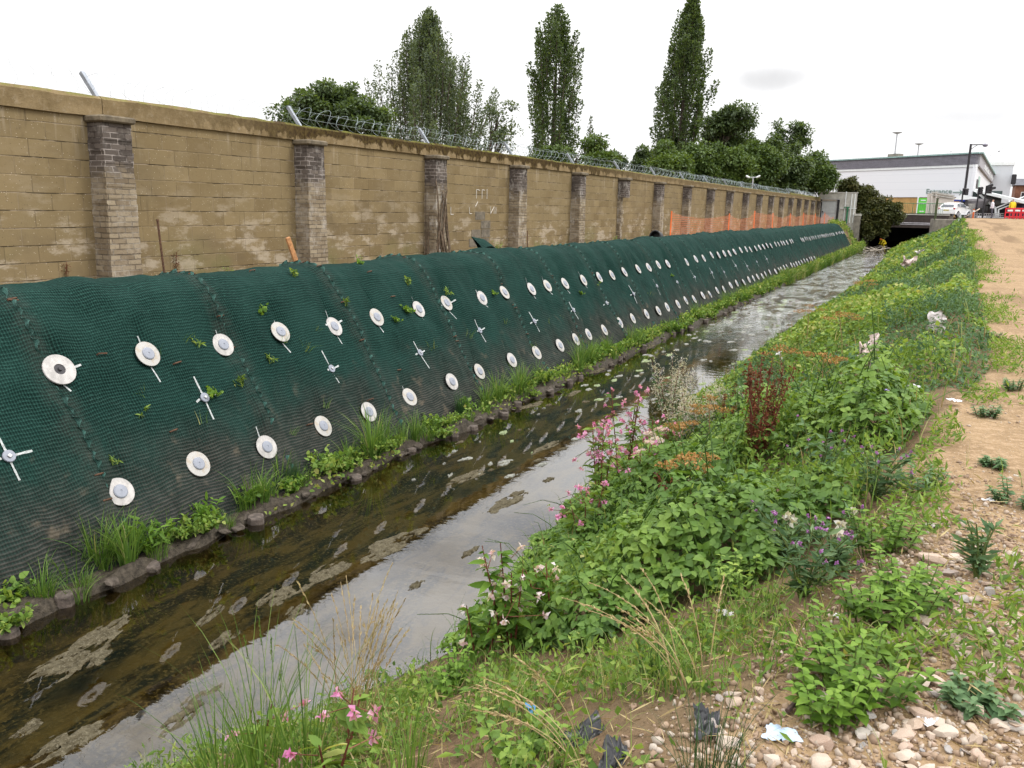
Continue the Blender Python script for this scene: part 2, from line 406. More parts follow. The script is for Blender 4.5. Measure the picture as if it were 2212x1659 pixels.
def water_mat():
    m = Mat('stream_water'); p = m.pos(); x, y, z = m.xyz(p)[:3]
    far = m.rng(y, 13, 36)
    warp = m.map(p, (.75, 1.15, 1))
    n1 = m.noise(warp, 3.2, 3, .5, 0, .5); n2 = m.noise(m.map(p, (.55, 1.5, 1)), 3.6, 4, .6, 0, .8); n3 = m.noise(m.map(p, (.8, 1.5, 1)), 13, 3, .6, 0, .5)
    h = m.math('ADD', m.math('MULTIPLY', n1, m.rng(far, 0, 1, .10, .22)), m.math('ADD', m.math('MULTIPLY', n2, m.rng(far, 0, 1, .03, .55)), m.math('MULTIPLY', n3, m.rng(far, 0, 1, .004, .42))))
    nm = m.bump(h, m.rng(far, 0, 1, .10, .62), .10)
    rif = m.noise(m.map(p, (.95, .30, 1)), 1.5, 5, .62, 0, 1.2)  # streak mask on mirror strength, stands in for bright and dark far ripples
    fr = m.n('ShaderNodeFresnel', {'IOR': 1.5, 'Normal': nm}).outputs[0]
    gl = m.n('ShaderNodeBsdfGlossy', {'Color': (1, 1, 1), 'Roughness': .015, 'Normal': nm}).outputs[0]
    tr = m.n('ShaderNodeBsdfTransparent', {0: (.72, .66, .46)}).outputs[0]
    return m.done(m.n('ShaderNodeMixShader', {0: m.math('MULTIPLY', fr, m.math('MULTIPLY', m.rng(y, 5, 30, 1.35, 1.15), m.math('ADD', 1.0, m.math('MULTIPLY', m.rng(y, 14, 30), m.rng(rif, .38, .60, -.62, .75)))), True), 1: tr, 2: gl}).outputs[0])
def water():
    ys = np.concatenate([[-9, -2], np.linspace(0, 110.5, 120)])
    V = []; F = []
    for y in ys: V += [(-6.25, y, 0), (-2.3, y, 0)]
    F = [(2 * i, 2 * i + 1, 2 * i + 3, 2 * i + 2) for i in range(len(ys) - 1)]
    o = MB().add(V, F).build('water', water_mat()); tag(o, 'shallow brown stream reflecting the sky', 'stream', kind='structure')
water()

# ================================================================== THE CONCRETE BLOCK WALL
def uvbox(mb, x0, x1, y0, y1, z0, z1):
    """box with UVs in metres: sides map to (run, height)"""
    P = [(x, y, z) for z in (z0, z1) for y in (y0, y1) for x in (x0, x1)]
    fs = [(0, 2, 3, 1), (4, 5, 7, 6), (0, 1, 5, 4), (2, 6, 7, 3), (0, 4, 6, 2), (1, 3, 7, 5)]
    uv = []
    for k, f in enumerate(fs):
        q = [P[i] for i in f]
        if k < 2: uv.append([(a[1], a[0]) for a in q])
        elif k < 4: uv.append([(a[0], a[2]) for a in q])
        else: uv.append([(a[1], a[2]) for a in q])
    mb.add(P, fs, uv)
def block_mat():
    m = Mat('concrete_blocks'); p = m.pos(); u = m.uv(); x, y, z = m.xyz(p)[:3]
    uvw = m.n('ShaderNodeVectorMath', {0: u, 1: m.n('ShaderNodeVectorMath', {0: m.noise(p, 1.4, 3, .5, 1), 3: .02}, operation='SCALE').outputs[0]}, operation='ADD').outputs[0]
    b = m.n('ShaderNodeTexBrick', {'Vector': uvw, 'Color1': (.0, .0, .0), 'Color2': (1, 1, 1), 'Mortar': (.5, .5, .5), 'Scale': 1.0, 'Mortar Size': .007, 'Mortar Smooth': .35, 'Brick Width': .46, 'Row Height': .225}, offset=.45)
    b.squash = 1
    bc = m.xyz(b.outputs[0])[0]; mort = b.outputs['Fac']
    n1 = m.noise(p, .9, 6, .62); n2 = m.noise(p, 7, 6, .7); n3 = m.noise(p, 60, 3, .7)
    c = m.mix(bc, (.162, .119, .061), (.238, .180, .096))
    c = m.mix(m.rng(n1, .35, .68), c, (.205, .157, .085))
    c = m.mix(m.rng(n2, .5, .8, 0, .5), c, (.13, .095, .05))
    c = m.mix(m.rng(m.noise(m.map(p, (1, .5, 1)), .55, 5, .7), .5, .68, 0, .55), c, (.125, .095, .058))
    # pale lime bloom, mostly low on the wall and hanging below the bed joints
    lime = m.math('MULTIPLY', m.rng(m.noise(m.map(p, (1, .6, 1.5)), 2.1, 6, .70), .50, .63), m.rng(z, 3.7, 2.5, .10, 1))
    c = m.mix(m.math('MULTIPLY', lime, .62), c, (.43, .37, .285))
    drip = m.math('MULTIPLY', m.rng(m.noise(m.map(p, (1, 5, .5)), 1.2, 4, .6), .56, .7), m.rng(z, 3.7, 4.4))
    c = m.mix(m.math('MULTIPLY', drip, .45), c, (.40, .34, .26))
    c = m.mix(m.math('MULTIPLY', m.rng(m.noise(m.map(p, (1, 4, .45)), 1.7, 5, .6), .6, .75), .5), c, (.10, .075, .045))
    green = m.math('MULTIPLY', m.rng(m.noise(p, 1.1, 5), .5, .7), m.rng(z, 3.0, 2.1, 0, .55))
    c = m.mix(green, c, (.13, .13, .05))
    hj = m.math('ABSOLUTE', m.math('SUBTRACT', m.math('FRACT', m.math('ADD', m.math('DIVIDE', m.xyz(uvw)[1], .225), .5)), .5)); hj = m.math('MULTIPLY', m.rng(hj, .045, .018), m.rng(m.noise(m.map(p, (1, .5, 2)), 1.6, 4, .7), .38, .55, .25, 1))
    mort = m.math('MAXIMUM', m.math('MULTIPLY', mort, .45), hj)
    jv = m.rng(m.noise(p, 2.3, 4, .7), .3, .55)
    jc = m.mix(m.rng(m.noise(p, 3.7, 4), .42, .6), (.05, .038, .024), (.25, .20, .14))
    c = m.mix(m.math('MULTIPLY', mort, m.rng(jv, 0, 1, .25, .95)), c, jc)
    sp = m.n('ShaderNodeTexVoronoi', {'Vector': p, 'Scale': 30.0}); sv = m.xyz(sp.outputs['Color'])
    c = m.mix(m.math('MULTIPLY', m.rng(sp.outputs['Distance'], .10, .17, 1, 0), m.rng(sv[0], .62, .7)), c, (.50, .43, .33))
    c = m.mix(m.math('MULTIPLY', m.rng(sp.outputs['Distance'], .10, .18, 1, 0), m.rng(sv[1], .75, .8)), c, (.06, .045, .03))
    h = m.math('ADD', m.math('MULTIPLY', mort, -1.0), m.math('ADD', m.math('MULTIPLY', n3, .25), m.math('MULTIPLY', n2, .45)))
    return m.done(m.pbr(c, .93, 0, m.bump(h, .6, .012), .05))
def coping_mat():
    m = Mat('coping_concrete'); p = m.pos(); x, y, z = m.xyz(p)[:3]
    n1 = m.noise(p, 2.2, 6, .65); n2 = m.noise(p, 11, 5, .7); n3 = m.noise(p, 70, 3, .7)
    c = m.mix(m.rng(n1, .32, .66), (.170, .123, .062), (.255, .19, .105))
    c = m.mix(m.rng(n2, .5, .75, 0, .6), c, (.32, .26, .18))
    moss = m.noise(m.map(p, (1, 1.0, .55)), 2.6, 6, .72)
    top = m.rng(z, 4.44, 4.66)
    reach = m.math('MULTIPLY', m.rng(y, 8.5, 12.5, .12, 1), m.rng(y, 33, 24, .45, 1))
    mf = m.math('MULTIPLY', m.rng(m.math('ADD', moss, m.math('MULTIPLY', top, .22)), .49, .57), reach)
    c = m.mix(mf, c, m.mix(m.rng(n2, .35, .65), (.035, .022, .012), (.085, .060, .022)))
    lip = m.math('MULTIPLY', m.rng(z, 4.635, 4.685), m.rng(m.noise(p, 5, 4), .35, .6))
    c = m.mix(m.math('MULTIPLY', lip, .75), c, (.16, .17, .04))
    return m.done(m.pbr(c, .93, 0, m.bump(m.math('ADD', n2, m.math('MULTIPLY', n3, .5)), .6, .02), .05))
def pier_mat():
    m = Mat('stock_brick'); p = m.pos(); u = m.uv(); x, y, z = m.xyz(p)[:3]
    uvw = m.n('ShaderNodeVectorMath', {0: u, 1: m.n('ShaderNodeVectorMath', {0: m.noise(p, 5, 3, .5, 1), 3: .012}, operation='SCALE').outputs[0]}, operation='ADD').outputs[0]
    b = m.n('ShaderNodeTexBrick', {'Vector': uvw, 'Color1': (.0, .0, .0), 'Color2': (1, 1, 1), 'Mortar': (.5, .5, .5), 'Scale': 1.0, 'Mortar Size': .008, 'Mortar Smooth': .25, 'Brick Width': .225, 'Row Height': .075})
    bc = m.xyz(b.outputs[0])[0]; mort = b.outputs['Fac']
    n1 = m.noise(p, 3, 6, .65); n2 = m.noise(p, 16, 5, .7)
    low = m.mix(bc, (.17, .13, .085), (.31, .255, .175))
    low = m.mix(m.rng(n1, .45, .7, 0, .7), low, (.36, .31, .24))
    low = m.mix(m.rng(n2, .5, .75, 0, .7), low, (.12, .095, .07))
    soot = m.mix(bc, (.062, .052, .045), (.135, .112, .096))
    soot = m.mix(m.rng(n2, .5, .72, 0, .8), soot, (.13, .11, .10))
    sf = m.rng(m.math('ADD', z, m.math('MULTIPLY', m.math('SUBTRACT', n1, .5), .8)), 3.45, 3.85)
    c = m.mix(sf, low, soot)
    jc = m.mix(sf, m.mix(m.rng(n1, .4, .6), (.10, .08, .06), (.36, .32, .26)), m.mix(m.rng(n1, .42, .58), (.05, .04, .035), (.34, .30, .27)))
    c = m.mix(m.math('MULTIPLY', mort, .85), c, jc)
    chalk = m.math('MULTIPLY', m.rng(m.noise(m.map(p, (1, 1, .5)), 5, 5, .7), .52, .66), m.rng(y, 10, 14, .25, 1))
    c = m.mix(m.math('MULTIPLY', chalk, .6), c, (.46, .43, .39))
    h = m.math('ADD', m.math('MULTIPLY', mort, -1.0), m.math('MULTIPLY', n2, .9))
    return m.done(m.pbr(c, .93, 0, m.bump(h, .8, .015), .06))
BLOCK, COPING, PIERM = block_mat(), coping_mat(), pier_mat()
MOSSY = simple('mossy_slab', (.13, .105, .07), .95, 0, .35, 8, .5, 30)
VINE = simple('dead_vine', (.12, .085, .055), .9, 0, .4, 14, .4, 60)
PIERS = [3.75, 7.98, 12.1, 16.4, 20.6, 24.9, 29.2, 33.5, 37.8, 42.2, 46.5, 50.8, 55.0, 59.2, 63.5, 67.7, 72.0, 76.2, 80.4, 84.4]
PW, PD = .46, .30        # pier width along the wall, projection
ZC0, ZC1 = 4.41, 4.69
CHALK = simple('chalk', (.52, .48, .42), .95, 0, .2, 20)
PATCH = simple('patch_block', (.135, .115, .085), .95, 0, .35, 9, .6, 40)
def patches(panel):
    x = WALLX + .003
    for (y, z, w, h) in ((18.75, 3.07, .50, .20), (19.05, 2.845, .50, .205), (18.55, 2.62, .46, .205), (19.05, 2.62, .46, .205), (18.45, 2.395, .5, .2), (18.98, 2.395, .5, .2)):
        MB().box((x, y, z), (.012, w, h)).build('patch_block', PATCH, panel)
    strokes = [[(18.55, 3.72), (18.55, 3.50)], [(18.55, 3.72), (18.72, 3.70)], [(18.84, 3.72), (18.84, 3.50)], [(18.84, 3.72), (18.98, 3.71)], [(19.1, 3.74), (19.1, 3.5)],
               [(18.62, 3.42), (18.5, 3.3)], [(17.3, 3.28), (17.3, 3.10)], [(17.3, 3.10), (17.42, 3.10)], [(18.2, 3.28), (18.2, 3.12)], [(18.2, 3.12), (18.32, 3.12)], [(19.3, 3.30), (19.3, 3.12), (19.5, 3.3), (19.5, 3.12)], [(19.6, 3.3), (19.6, 3.12)]]
    for st in strokes:
        MB().tube([(WALLX + .004, y, z) for y, z in st], .011, 4).build('chalk_stroke', CHALK, panel)
def wall():
    w = thing('block_wall', 'long tan concrete block wall with brick piers and a mossy coping', 'wall', (0, 0, 0))
    ys = [-14.0] + PIERS + [86.0]
    for i in range(len(ys) - 1):
        mb = MB(); uvbox(mb, WALLX - .24, WALLX, ys[i], ys[i + 1], 1.6, ZC0); o = mb.build('wall_panel', BLOCK, w)
        if i == 4:
            tag(o, 'bay with patched darker blocks and chalk marks'); patches(o)
        mb = MB(); n = 14; V = []; step = .05 if 55 < ys[i] < 90 and i >= 15 else 0
        lift = rng.uniform(-.012, .012, 2); step = .10 if i >= 16 else 0.0
        for k in range(n + 1):
            y = ys[i] + .006 + (ys[i + 1] - ys[i] - .012) * k / n; dz = lift[0] + (lift[1] - lift[0]) * k / n + step
            j = lambda a: float(rng.uniform(-a, a))
            V += [(WALLX - .30, y, ZC0 + .002 + dz * .3), (WALLX + .045, y, ZC0 + .002 + dz * .3 + j(.004)), (WALLX + .05 + j(.006), y, ZC1 - .04 + dz + j(.012)), (WALLX + .015, y, ZC1 + dz + j(.012)), (WALLX - .30, y, ZC1 + dz)]
        F = [(5 * k + a, 5 * k + (a + 1) % 5, 5 * k + 5 + (a + 1) % 5, 5 * k + 5 + a) for k in range(n) for a in range(5)] + [(4, 3, 2, 1, 0), tuple(5 * n + a for a in range(5))]
        mb.add(V, F); c = mb.build('coping', COPING, w)
        if i in (3, 4): tag(c, 'coping length crusted with dark moss')
    for i, y in enumerate(PIERS):
        mb = MB(); x1 = WALLX + PD
        if i == 6:     # the broken pier: only the head is whole, a jagged stub of brick below
            uvbox(mb, WALLX - .02, x1, y - PW / 2, y + PW / 2, 3.72, ZC0 - .085)
            for k in range(14):
                z0 = 1.7 + k * .144; uvbox(mb, WALLX - .02, WALLX + .10 + .09 * random.random(), y - PW / 2 + .02 * random.random(), y - .02 + .06 * random.random(), z0, z0 + .144)
        else:
            # slightly battered and worn courses
            n = 34; z0 = 1.7; hz = (ZC0 - .085 - z0) / n; prev = 0
            far = y > 35
            if far: uvbox(mb, WALLX - .02, x1, y - PW / 2, y + PW / 2, z0, ZC0 - .085)
            else:
                for k in range(n):
                    bat = .05 * (1 - k / n); j = lambda a: random.uniform(-a, a)
                    uvbox(mb, WALLX - .02, x1 + bat * .6 + j(.006), y - PW / 2 - bat + j(.007), y + PW / 2 + j(.007), z0 + k * hz, z0 + (k + 1) * hz)
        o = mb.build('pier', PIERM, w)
        if i == 6: tag(o, 'broken pier with only its head left whole')
        if i == 3: tag(o, 'pier webbed with dead ivy stems')
        mb = MB(); mb.box((WALLX + PD / 2 + .02, y, ZC0 - .04), (PD + .10, PW + .09, .09), bev=.02); mb.build('pier_cap', MOSSY, o)
        if i == 3:
            mb = MB()
            for k in range(16):
                yy = y + random.uniform(-.23, .23); z = random.uniform(1.9, 2.3); zt = random.uniform(2.9, 3.9); pts = []; xx = x1 + .05; fr = random.random() < .3
                ph = random.random() * 6; n = 12
                for s in range(n + 1):
                    t = s / n; pts.append((xx + .02 * math.sin(9 * t + ph), yy + .07 * math.sin(4 * t + ph) + (.12 * t * (1 if ph > 3 else -1)), z + (zt - z) * t))
                if fr: pts = [(WALLX + .06 + .2 * (k % 3) / 3, y - PW / 2 - .06, p[2]) for p in pts]
                r = random.uniform(.012, .035); mb.tube(pts, [r * (1 - .75 * s / n) for s in range(n + 1)], 5)
            mb.build('ivy_stem', VINE, o, True)
    return w
wall()
# razor wire along the top
GALV = simple('galvanised_steel', (.26, .28, .31), .5, .6, .2, 12)
WIRE = simple('razor_steel', (.22, .26, .26), .5, .6, .2, 20)
def razor():
    f = thing('razor_wire_fence', 'coils of razor wire strung between galvanised brackets along the wall top', 'razor wire')
    posts = [3.75, 7.98] + PIERS[2:]
    for i, y in enumerate(posts):
        mb = MB(); a = Vector((WALLX - .04, y + .02, ZC1 - .05)); b = Vector((WALLX - .29, y - .02, ZC1 + .32))
        if i >= 15: a.z += .1; b.z += .1
        d = (b - a).normalized(); s = Vector((0, 1, 0)); n = d.cross(s)
        for (u, v, w, h) in ((-.028, 0, .008, .055), (0, -.026, .055, .008)):
            rot = Matrix((s, n, d)).transposed(); c = (a + b) / 2 + s * u + n * v
            mb.box(c, (w, h, (b - a).length), rot=rot)
        mb.build('bracket', GALV, f)
    for i in range(len(posts) - 1):
        y0, y1 = posts[i], posts[i + 1]; n = int((y1 - y0) * 3.6 * 14); pts = []; up = .1 if i >= 15 else 0
        L = n / 14; wob = random.random() * 6
        for k in range(n + 1):
            t = k / n; th = 2 * math.pi * L * t; y = y0 + (y1 - y0) * t
            r = .165 + .025 * math.sin(3 * th / 7 + wob) + .02 * math.sin(th * .37)
            sag = -.03 * math.sin(math.pi * t)
            pts.append((WALLX - .20 + r * math.cos(th), y + .16 * math.sin(2 * th + wob) * .5, ZC1 + .17 + up + sag + r * math.sin(th)))
        mb = MB(); mb.tube(pts, .0015 if y0 < 7 else .0022 if y0 < 11 else .0042 if y0 < 30 else .0065, 3, cap=False); mb.build('wire_coil', WIRE, f)
        if y0 < 11: continue
        mb = MB(); 
        for (dx, dz) in ((-.27, .29), (-.17, .14)):
            mb.tube([(WALLX + dx, y0, ZC1 + dz + up), (WALLX + dx, (y0 + y1) / 2, ZC1 + dz - .03 + up), (WALLX + dx, y1, ZC1 + dz + up)], .004, 3, cap=False)
        mb.build('straining_wire', WIRE, f)
razor()
# ================================================================== THE MATTED BANK
# profile of the matting: arc length -> (X, Z)
_P = [(-8.62, 2.27), (-8.35, 2.335), (-8.08, 2.365), (-7.86, 2.335), (-7.70, 2.225), (-7.55, 2.04), (-7.3, 1.66), (-6.98, 1.10), (-6.67, .55), (-6.45, .20), (-6.30, .05)]
_s = [0.0]
for a, b in zip(_P[:-1], _P[1:]): _s.append(_s[-1] + math.dist(a, b))
SMAX = _s[-1]
def prof(s): return np.interp(s, _s, [p[0] for p in _P]), np.interp(s, _s, [p[1] for p in _P])
def s_at_z(z): 
    k = 4; return float(np.interp(-z, [-p[1] for p in _P[k:]], _s[k:]))
S_UP, S_LO, S_MID = s_at_z(1.66), s_at_z(.55), s_at_z(1.10)
SEAMS = [.22, 2.49, 4.76, 7.03, 9.28, 11.62, 14.1] + [14.1 + 2.27 * k for k in range(1, 29)]
UP = [4.85, 5.83, 6.92, 7.87, 8.89, 9.90, 11.03, 11.94, 13.12, 14.04, 15.1, 15.95, 16.95, 17.98, 19.1, 20.0, 20.9] + [21.9, 22.9, 23.9, 24.8, 27.0, 28.1] + [29.1 + k * 1.0 for k in range(0, 21)] + [52.0 + k for k in range(0, 26)]
LO = [4.93, 5.88, 6.85, 7.90, 8.81, 9.85, 10.96, 11.96, 13.05, 14.17, 15.19, 16.13, 17.0, 17.9, 18.9, 19.9] + [20.9 + k * 1.0 for k in range(0, 34)]
MID = [4.05, 6.28, 8.43, 10.5, 12.5, 14.55, 16.6, 18.6, 20.6, 22.7, 24.8, 26.9, 29, 31, 33.1, 35.2, 37.3, 39.5]
NETEND = SEAMS[-1]
def mat_normal(s):
    x0, z0 = prof(s - .12); x1, z1 = prof(s + .12); t = Vector((x1 - x0, 0, z1 - z0)).normalized(); return Vector((-t.z, 0, t.x)) if t.x > 0 else Vector((t.z, 0, -t.x))
def mat_off(s, y):
    """bulges and folds of the fabric, along its normal"""
    s = np.asarray(s, float); y = np.asarray(y, float)
    o = .15 * (fbm(y * .8, s * .9, 3, 41) - .5) + .10 * (fbm(y * 3.0, s * .7, 3, 43) - .5)
    return o
ALLP = [(S_UP, y) for y in UP] + [(S_LO, y) for y in LO]
DIMPLE = [(S_UP, y) for y in UP if y < 30] + [(S_LO, y) for y in LO if y < 30]
def mat_surf(s, y):
    s = np.asarray(s, float); y = np.asarray(y, float); s, y = np.broadcast_arrays(s, y)
    x, z = prof(s); x0, z0 = prof(s - .15); x1, z1 = prof(s + .15)
    t = np.stack([x1 - x0, np.zeros_like(x0), z1 - z0], -1); t = t / np.linalg.norm(t, axis=-1, keepdims=True)
    n = np.stack([-t[..., 2], np.zeros_like(x0), t[..., 0]], -1)
    o = mat_off(s, y) + .05
    near = [d for d in DIMPLE if y.min() - .6 < d[1] < y.max() + .6]
    for (ds, dy) in near:
        r2 = ((s - ds) / .22) ** 2 + ((y - dy) / .20) ** 2
        o = o - .075 * np.exp(-r2) - .042 * np.exp(-(((y - dy - .05) / .045) ** 2)) * np.exp(-((s - ds + .30) / .22) ** 2)
    o = o + .05 * sstep(.0, .25, s) * sstep(1.1, .35, s) * (fbm(y * 1.6, s * 2, 2, 47) - .3)
    o = o * sstep(SMAX + .02, SMAX - .25, s) 
    x = x + n[..., 0] * o; z = z + n[..., 2] * o
    return np.stack([x, np.broadcast_to(y, x.shape), z], -1)
def mat_point(s, y, lift=0.0):
    p = Vector(mat_surf(np.array([s]), np.array([y]))[0]); n = mat_normal(s); return p + n * lift, n
def mesh_mat():
    m = Mat('green_geotextile'); u = m.uv(); p = m.pos()
    wob = m.math('MULTIPLY', m.math('SUBTRACT', m.noise(p, 2.0, 3), .5), .11)
    uu = m.xyz(u); a = uu[0]; s = m.math('ADD', uu[1], wob)
    rib = m.math('SINE', m.math('MULTIPLY', s, 2 * math.pi / .036)); col = m.math('SINE', m.math('MULTIPLY', m.math('ADD', a, m.math('MULTIPLY', wob, .35)), 2 * math.pi / .026))
    rf = m.rng(rib, -.1, 1.0, 0, .8); cf = m.rng(col, .0, .95)
    n1 = m.noise(p, 1.6, 5, .6); n2 = m.noise(p, 9, 5, .65); n3 = m.noise(p, 55, 2, .6)
    c = m.mix(m.rng(n1, .33, .68), (.003, .011, .009), (.007, .022, .018))
    thread = m.mix(m.rng(n2, .3, .7), (.010, .038, .031), (.024, .064, .053))
    c = m.mix(m.math('MULTIPLY', rf, m.rng(n3, .3, .65, .25, .85)), c, thread)
    c = m.mix(m.math('MULTIPLY', m.math('MAXIMUM', m.math('MULTIPLY', cf, .45), m.math('MULTIPLY', cf, rf)), .6), c, (.030, .088, .070))
    c = m.mix(m.math('MULTIPLY', m.rng(n3, .60, .72), .5), c, (.03, .09, .07))
    # silt splashed on the foot of the bank
    z = m.xyz(p)[2]
    silt = m.rng(m.math('ADD', z, m.math('MULTIPLY', m.math('SUBTRACT', n1, .5), 1.1)), 1.30, .30)
    siltc = m.mix(m.rng(n2, .3, .7), (.036, .033, .029), (.080, .073, .064))
    c = m.mix(m.math('MULTIPLY', silt, m.rng(rib, -.6, .9, .55, .92)), c, m.mix(rf, m.mix(.6, siltc, (.012, .014, .012)), siltc))
    du = m.math('MULTIPLY', m.rng(m.noise(p, 3.1, 5, .6), .58, .72), m.rng(z, 1.5, .4, .0, .7))
    nearseam = m.rng(m.math('ABSOLUTE', m.math('SUBTRACT', m.attr('seam'), .5)), .40, .49)
    c = m.mix(m.math('MULTIPLY', nearseam, m.rng(n2, .35, .6, .15, .6)), c, m.mix(.5, c, (.05, .05, .042)))
    c = m.mix(du, c, (.115, .095, .07))
    h = m.math('ADD', rib, m.math('ADD', m.math('MULTIPLY', col, .5), m.math('MULTIPLY', n2, 2.0)))
    return m.done(m.pbr(c, .82, 0, m.bump(h, .32, .010), .04))
NET = mesh_mat()
SEAM = simple('seam_fabric', (.026, .078, .063), .85, 0, .4, 30, .5, 90)
RUST = simple('rusty_steel', (.085, .042, .022), .85, 0, .5, 40)
def mats():
    for i in range(len(SEAMS) - 1):
        y0, y1 = SEAMS[i], SEAMS[i + 1]; near = y0 < 22
        ny, ns = (64, 110) if y0 < 14 else (40, 70) if y0 < 24 else (22, 40)
        lab = f'green mesh matting strip over the stream bank, {nth(i)} strip from the near end' if i else 'green matting strip nearest us, just beyond the left edge of the view'
        t = thing('bank_matting', lab, 'erosion matting', (0, 0, 0), 0, 'strips of green matting along the bank')
        ss = np.linspace(0, SMAX, ns + 1); yy = np.linspace(y0 - .03, y1 + .03, ny + 1)
        S, Y = np.meshgrid(ss, yy); P = mat_surf(S, Y)
        edge = (Y > y1 - .10); P[..., 0] += edge * .012; P[..., 2] += edge * .012       # overlap lies on top of the next strip
        P[..., 1] += .03 * np.sin(S * 2.1 + i)
        ns1 = ns + 1
        V = P.reshape(-1, 3); idx = (np.arange(ny)[:, None] * ns1 + np.arange(ns)[None]).ravel()
        F = np.stack([idx, idx + 1, idx + ns1 + 1, idx + ns1], 1)
        me = bpy.data.meshes.new('fabric'); me.from_pydata(V.tolist(), [], F.tolist()); me.update()
        l = me.uv_layers.new(name='UVMap'); uvs = np.stack([Y, S], -1).reshape(-1, 2)
        l.data.foreach_set('uv', uvs[F.ravel()].ravel().astype(np.float32)); me.polygons.foreach_set('use_smooth', [True] * len(F)); me.materials.append(NET)
        sa = me.attributes.new('seam', 'FLOAT', 'POINT'); sa.data.foreach_set('value', np.clip((Y - y0) / (y1 - y0), 0, 1).ravel().astype(np.float32))
        link(bpy.data.objects.new('fabric', me), t)
        # ruffled stitched edge on the near side of the strip
        n = 150 if near else 60; s0 = .10; V = []; ph = i * 1.7
        for k in range(n + 1):
            s = s0 + (SMAX - .18 - s0) * k / n; p, nn = mat_point(s, y0); q = math.sin(s * 2 * math.pi / .115 + ph + math.sin(s * 5)); tt = Vector((0, 1, 0))
            yv = .03 * math.sin(s * 2.1 + i)
            p = p + tt * yv
            hgt = (.040 + .016 * math.sin(s * 31 + ph)) * (.12 if any(abs(s - d_) < .21 and abs(y0 - e_) < .24 for d_, e_ in ALLP) else 1)
            V += [p - tt * .02 - nn * .01, p + tt * (.012 * q) + nn * (hgt * .7), p + tt * (.026 * q) + nn * (hgt + .01 * q), p + tt * .02 - nn * .01]
        F = [(4 * k + a, 4 * k + a + 1, 4 * k + 5 + a, 4 * k + 4 + a) for k in range(n) for a in range(3)]
        MB().add(V, F).build('seam', SEAM, t, True)
        if y0 < 20:
            for k in range(7 if y0 < 10 else 4):
                s = random.uniform(.35, SMAX - .6); yv = y0 if k < 4 else random.uniform(y0 + .3, y1 - .3)
                p, nn = mat_point(s, yv, .012); d = Vector((0, 1, .12 * random.uniform(-1, 1)))
                MB().tube([p - d * .05 - nn * .03, p - d * .045 + nn * .012, p + d * .045 + nn * .012, p + d * .05 - nn * .03], .008, 5).build('staple', RUST, t)
mats()

# white load plates with grey caps, and the painted crosses over the anchors between them
PLATE = [simple('white_plate', (.38, .36, .34), .6, 0, .22, 14, .15, 60), simple('stained_plate', (.58, .53, .44), .6, 0, .30, 9, .15, 60)]
def plate_mat():
    m = Mat('stained_plate'); v = m.obj(); n1 = m.noise(v, 9, 5, .65); n2 = m.noise(m.map(v, (1, 1, 1), (3, 1, 5)), 16, 4, .6)
    c = m.mix(m.rng(n1, .5, .72), (.38, .365, .34), (.33, .26, .175)); c = m.mix(m.rng(n2, .56, .74, 0, .8), c, (.30, .26, .21))
    return m.done(m.pbr(c, .55, 0, m.bump(n2, .15, .01), .4))
PLATE[1] = plate_mat()
CAP = simple('grey_cap', (.23, .245, .285), .45, 0, .08, 20)
DARKHOLE = simple('dark_bore', (.045, .042, .045), .7)
STEEL = simple('dull_steel', (.40, .40, .41), .4, .7, .25, 30)
PAINT = simple('white_paint', (.38, .40, .39), .85, 0, .35, 55)
def frame_at(s, y, lift):
    p, n = mat_point(s, y, lift)
    x, z = prof(np.array([s - .1, s + .1])); t = Vector((x[1] - x[0], 0, z[1] - z[0])).normalized()
    return p, n, t
def paint(parent, M, s, y, segs):
    """painted strips following the cloth; segs: (ds0, dy0, ds1, dy1, half width)"""
    for (a0, b0, a1, b1, hw) in segs:
        V = []; n = 8; L = math.hypot(a1 - a0, b1 - b0); da, db = -(b1 - b0) / L, (a1 - a0) / L
        for k in range(n + 1):
            f = k / n; ss = s + a0 + (a1 - a0) * f; yy = y + b0 + (b1 - b0) * f
            w = hw * random.uniform(.75, 1.1)
            for sg in (-1, 1):
                p, nn = mat_point(ss + da * w * sg, yy + db * w * sg, .006); V.append(M @ p)
        F = [(2 * k, 2 * k + 1, 2 * k + 3, 2 * k + 2) for k in range(n)]
        MB().add(V, F).build('paint_mark', PAINT, parent)
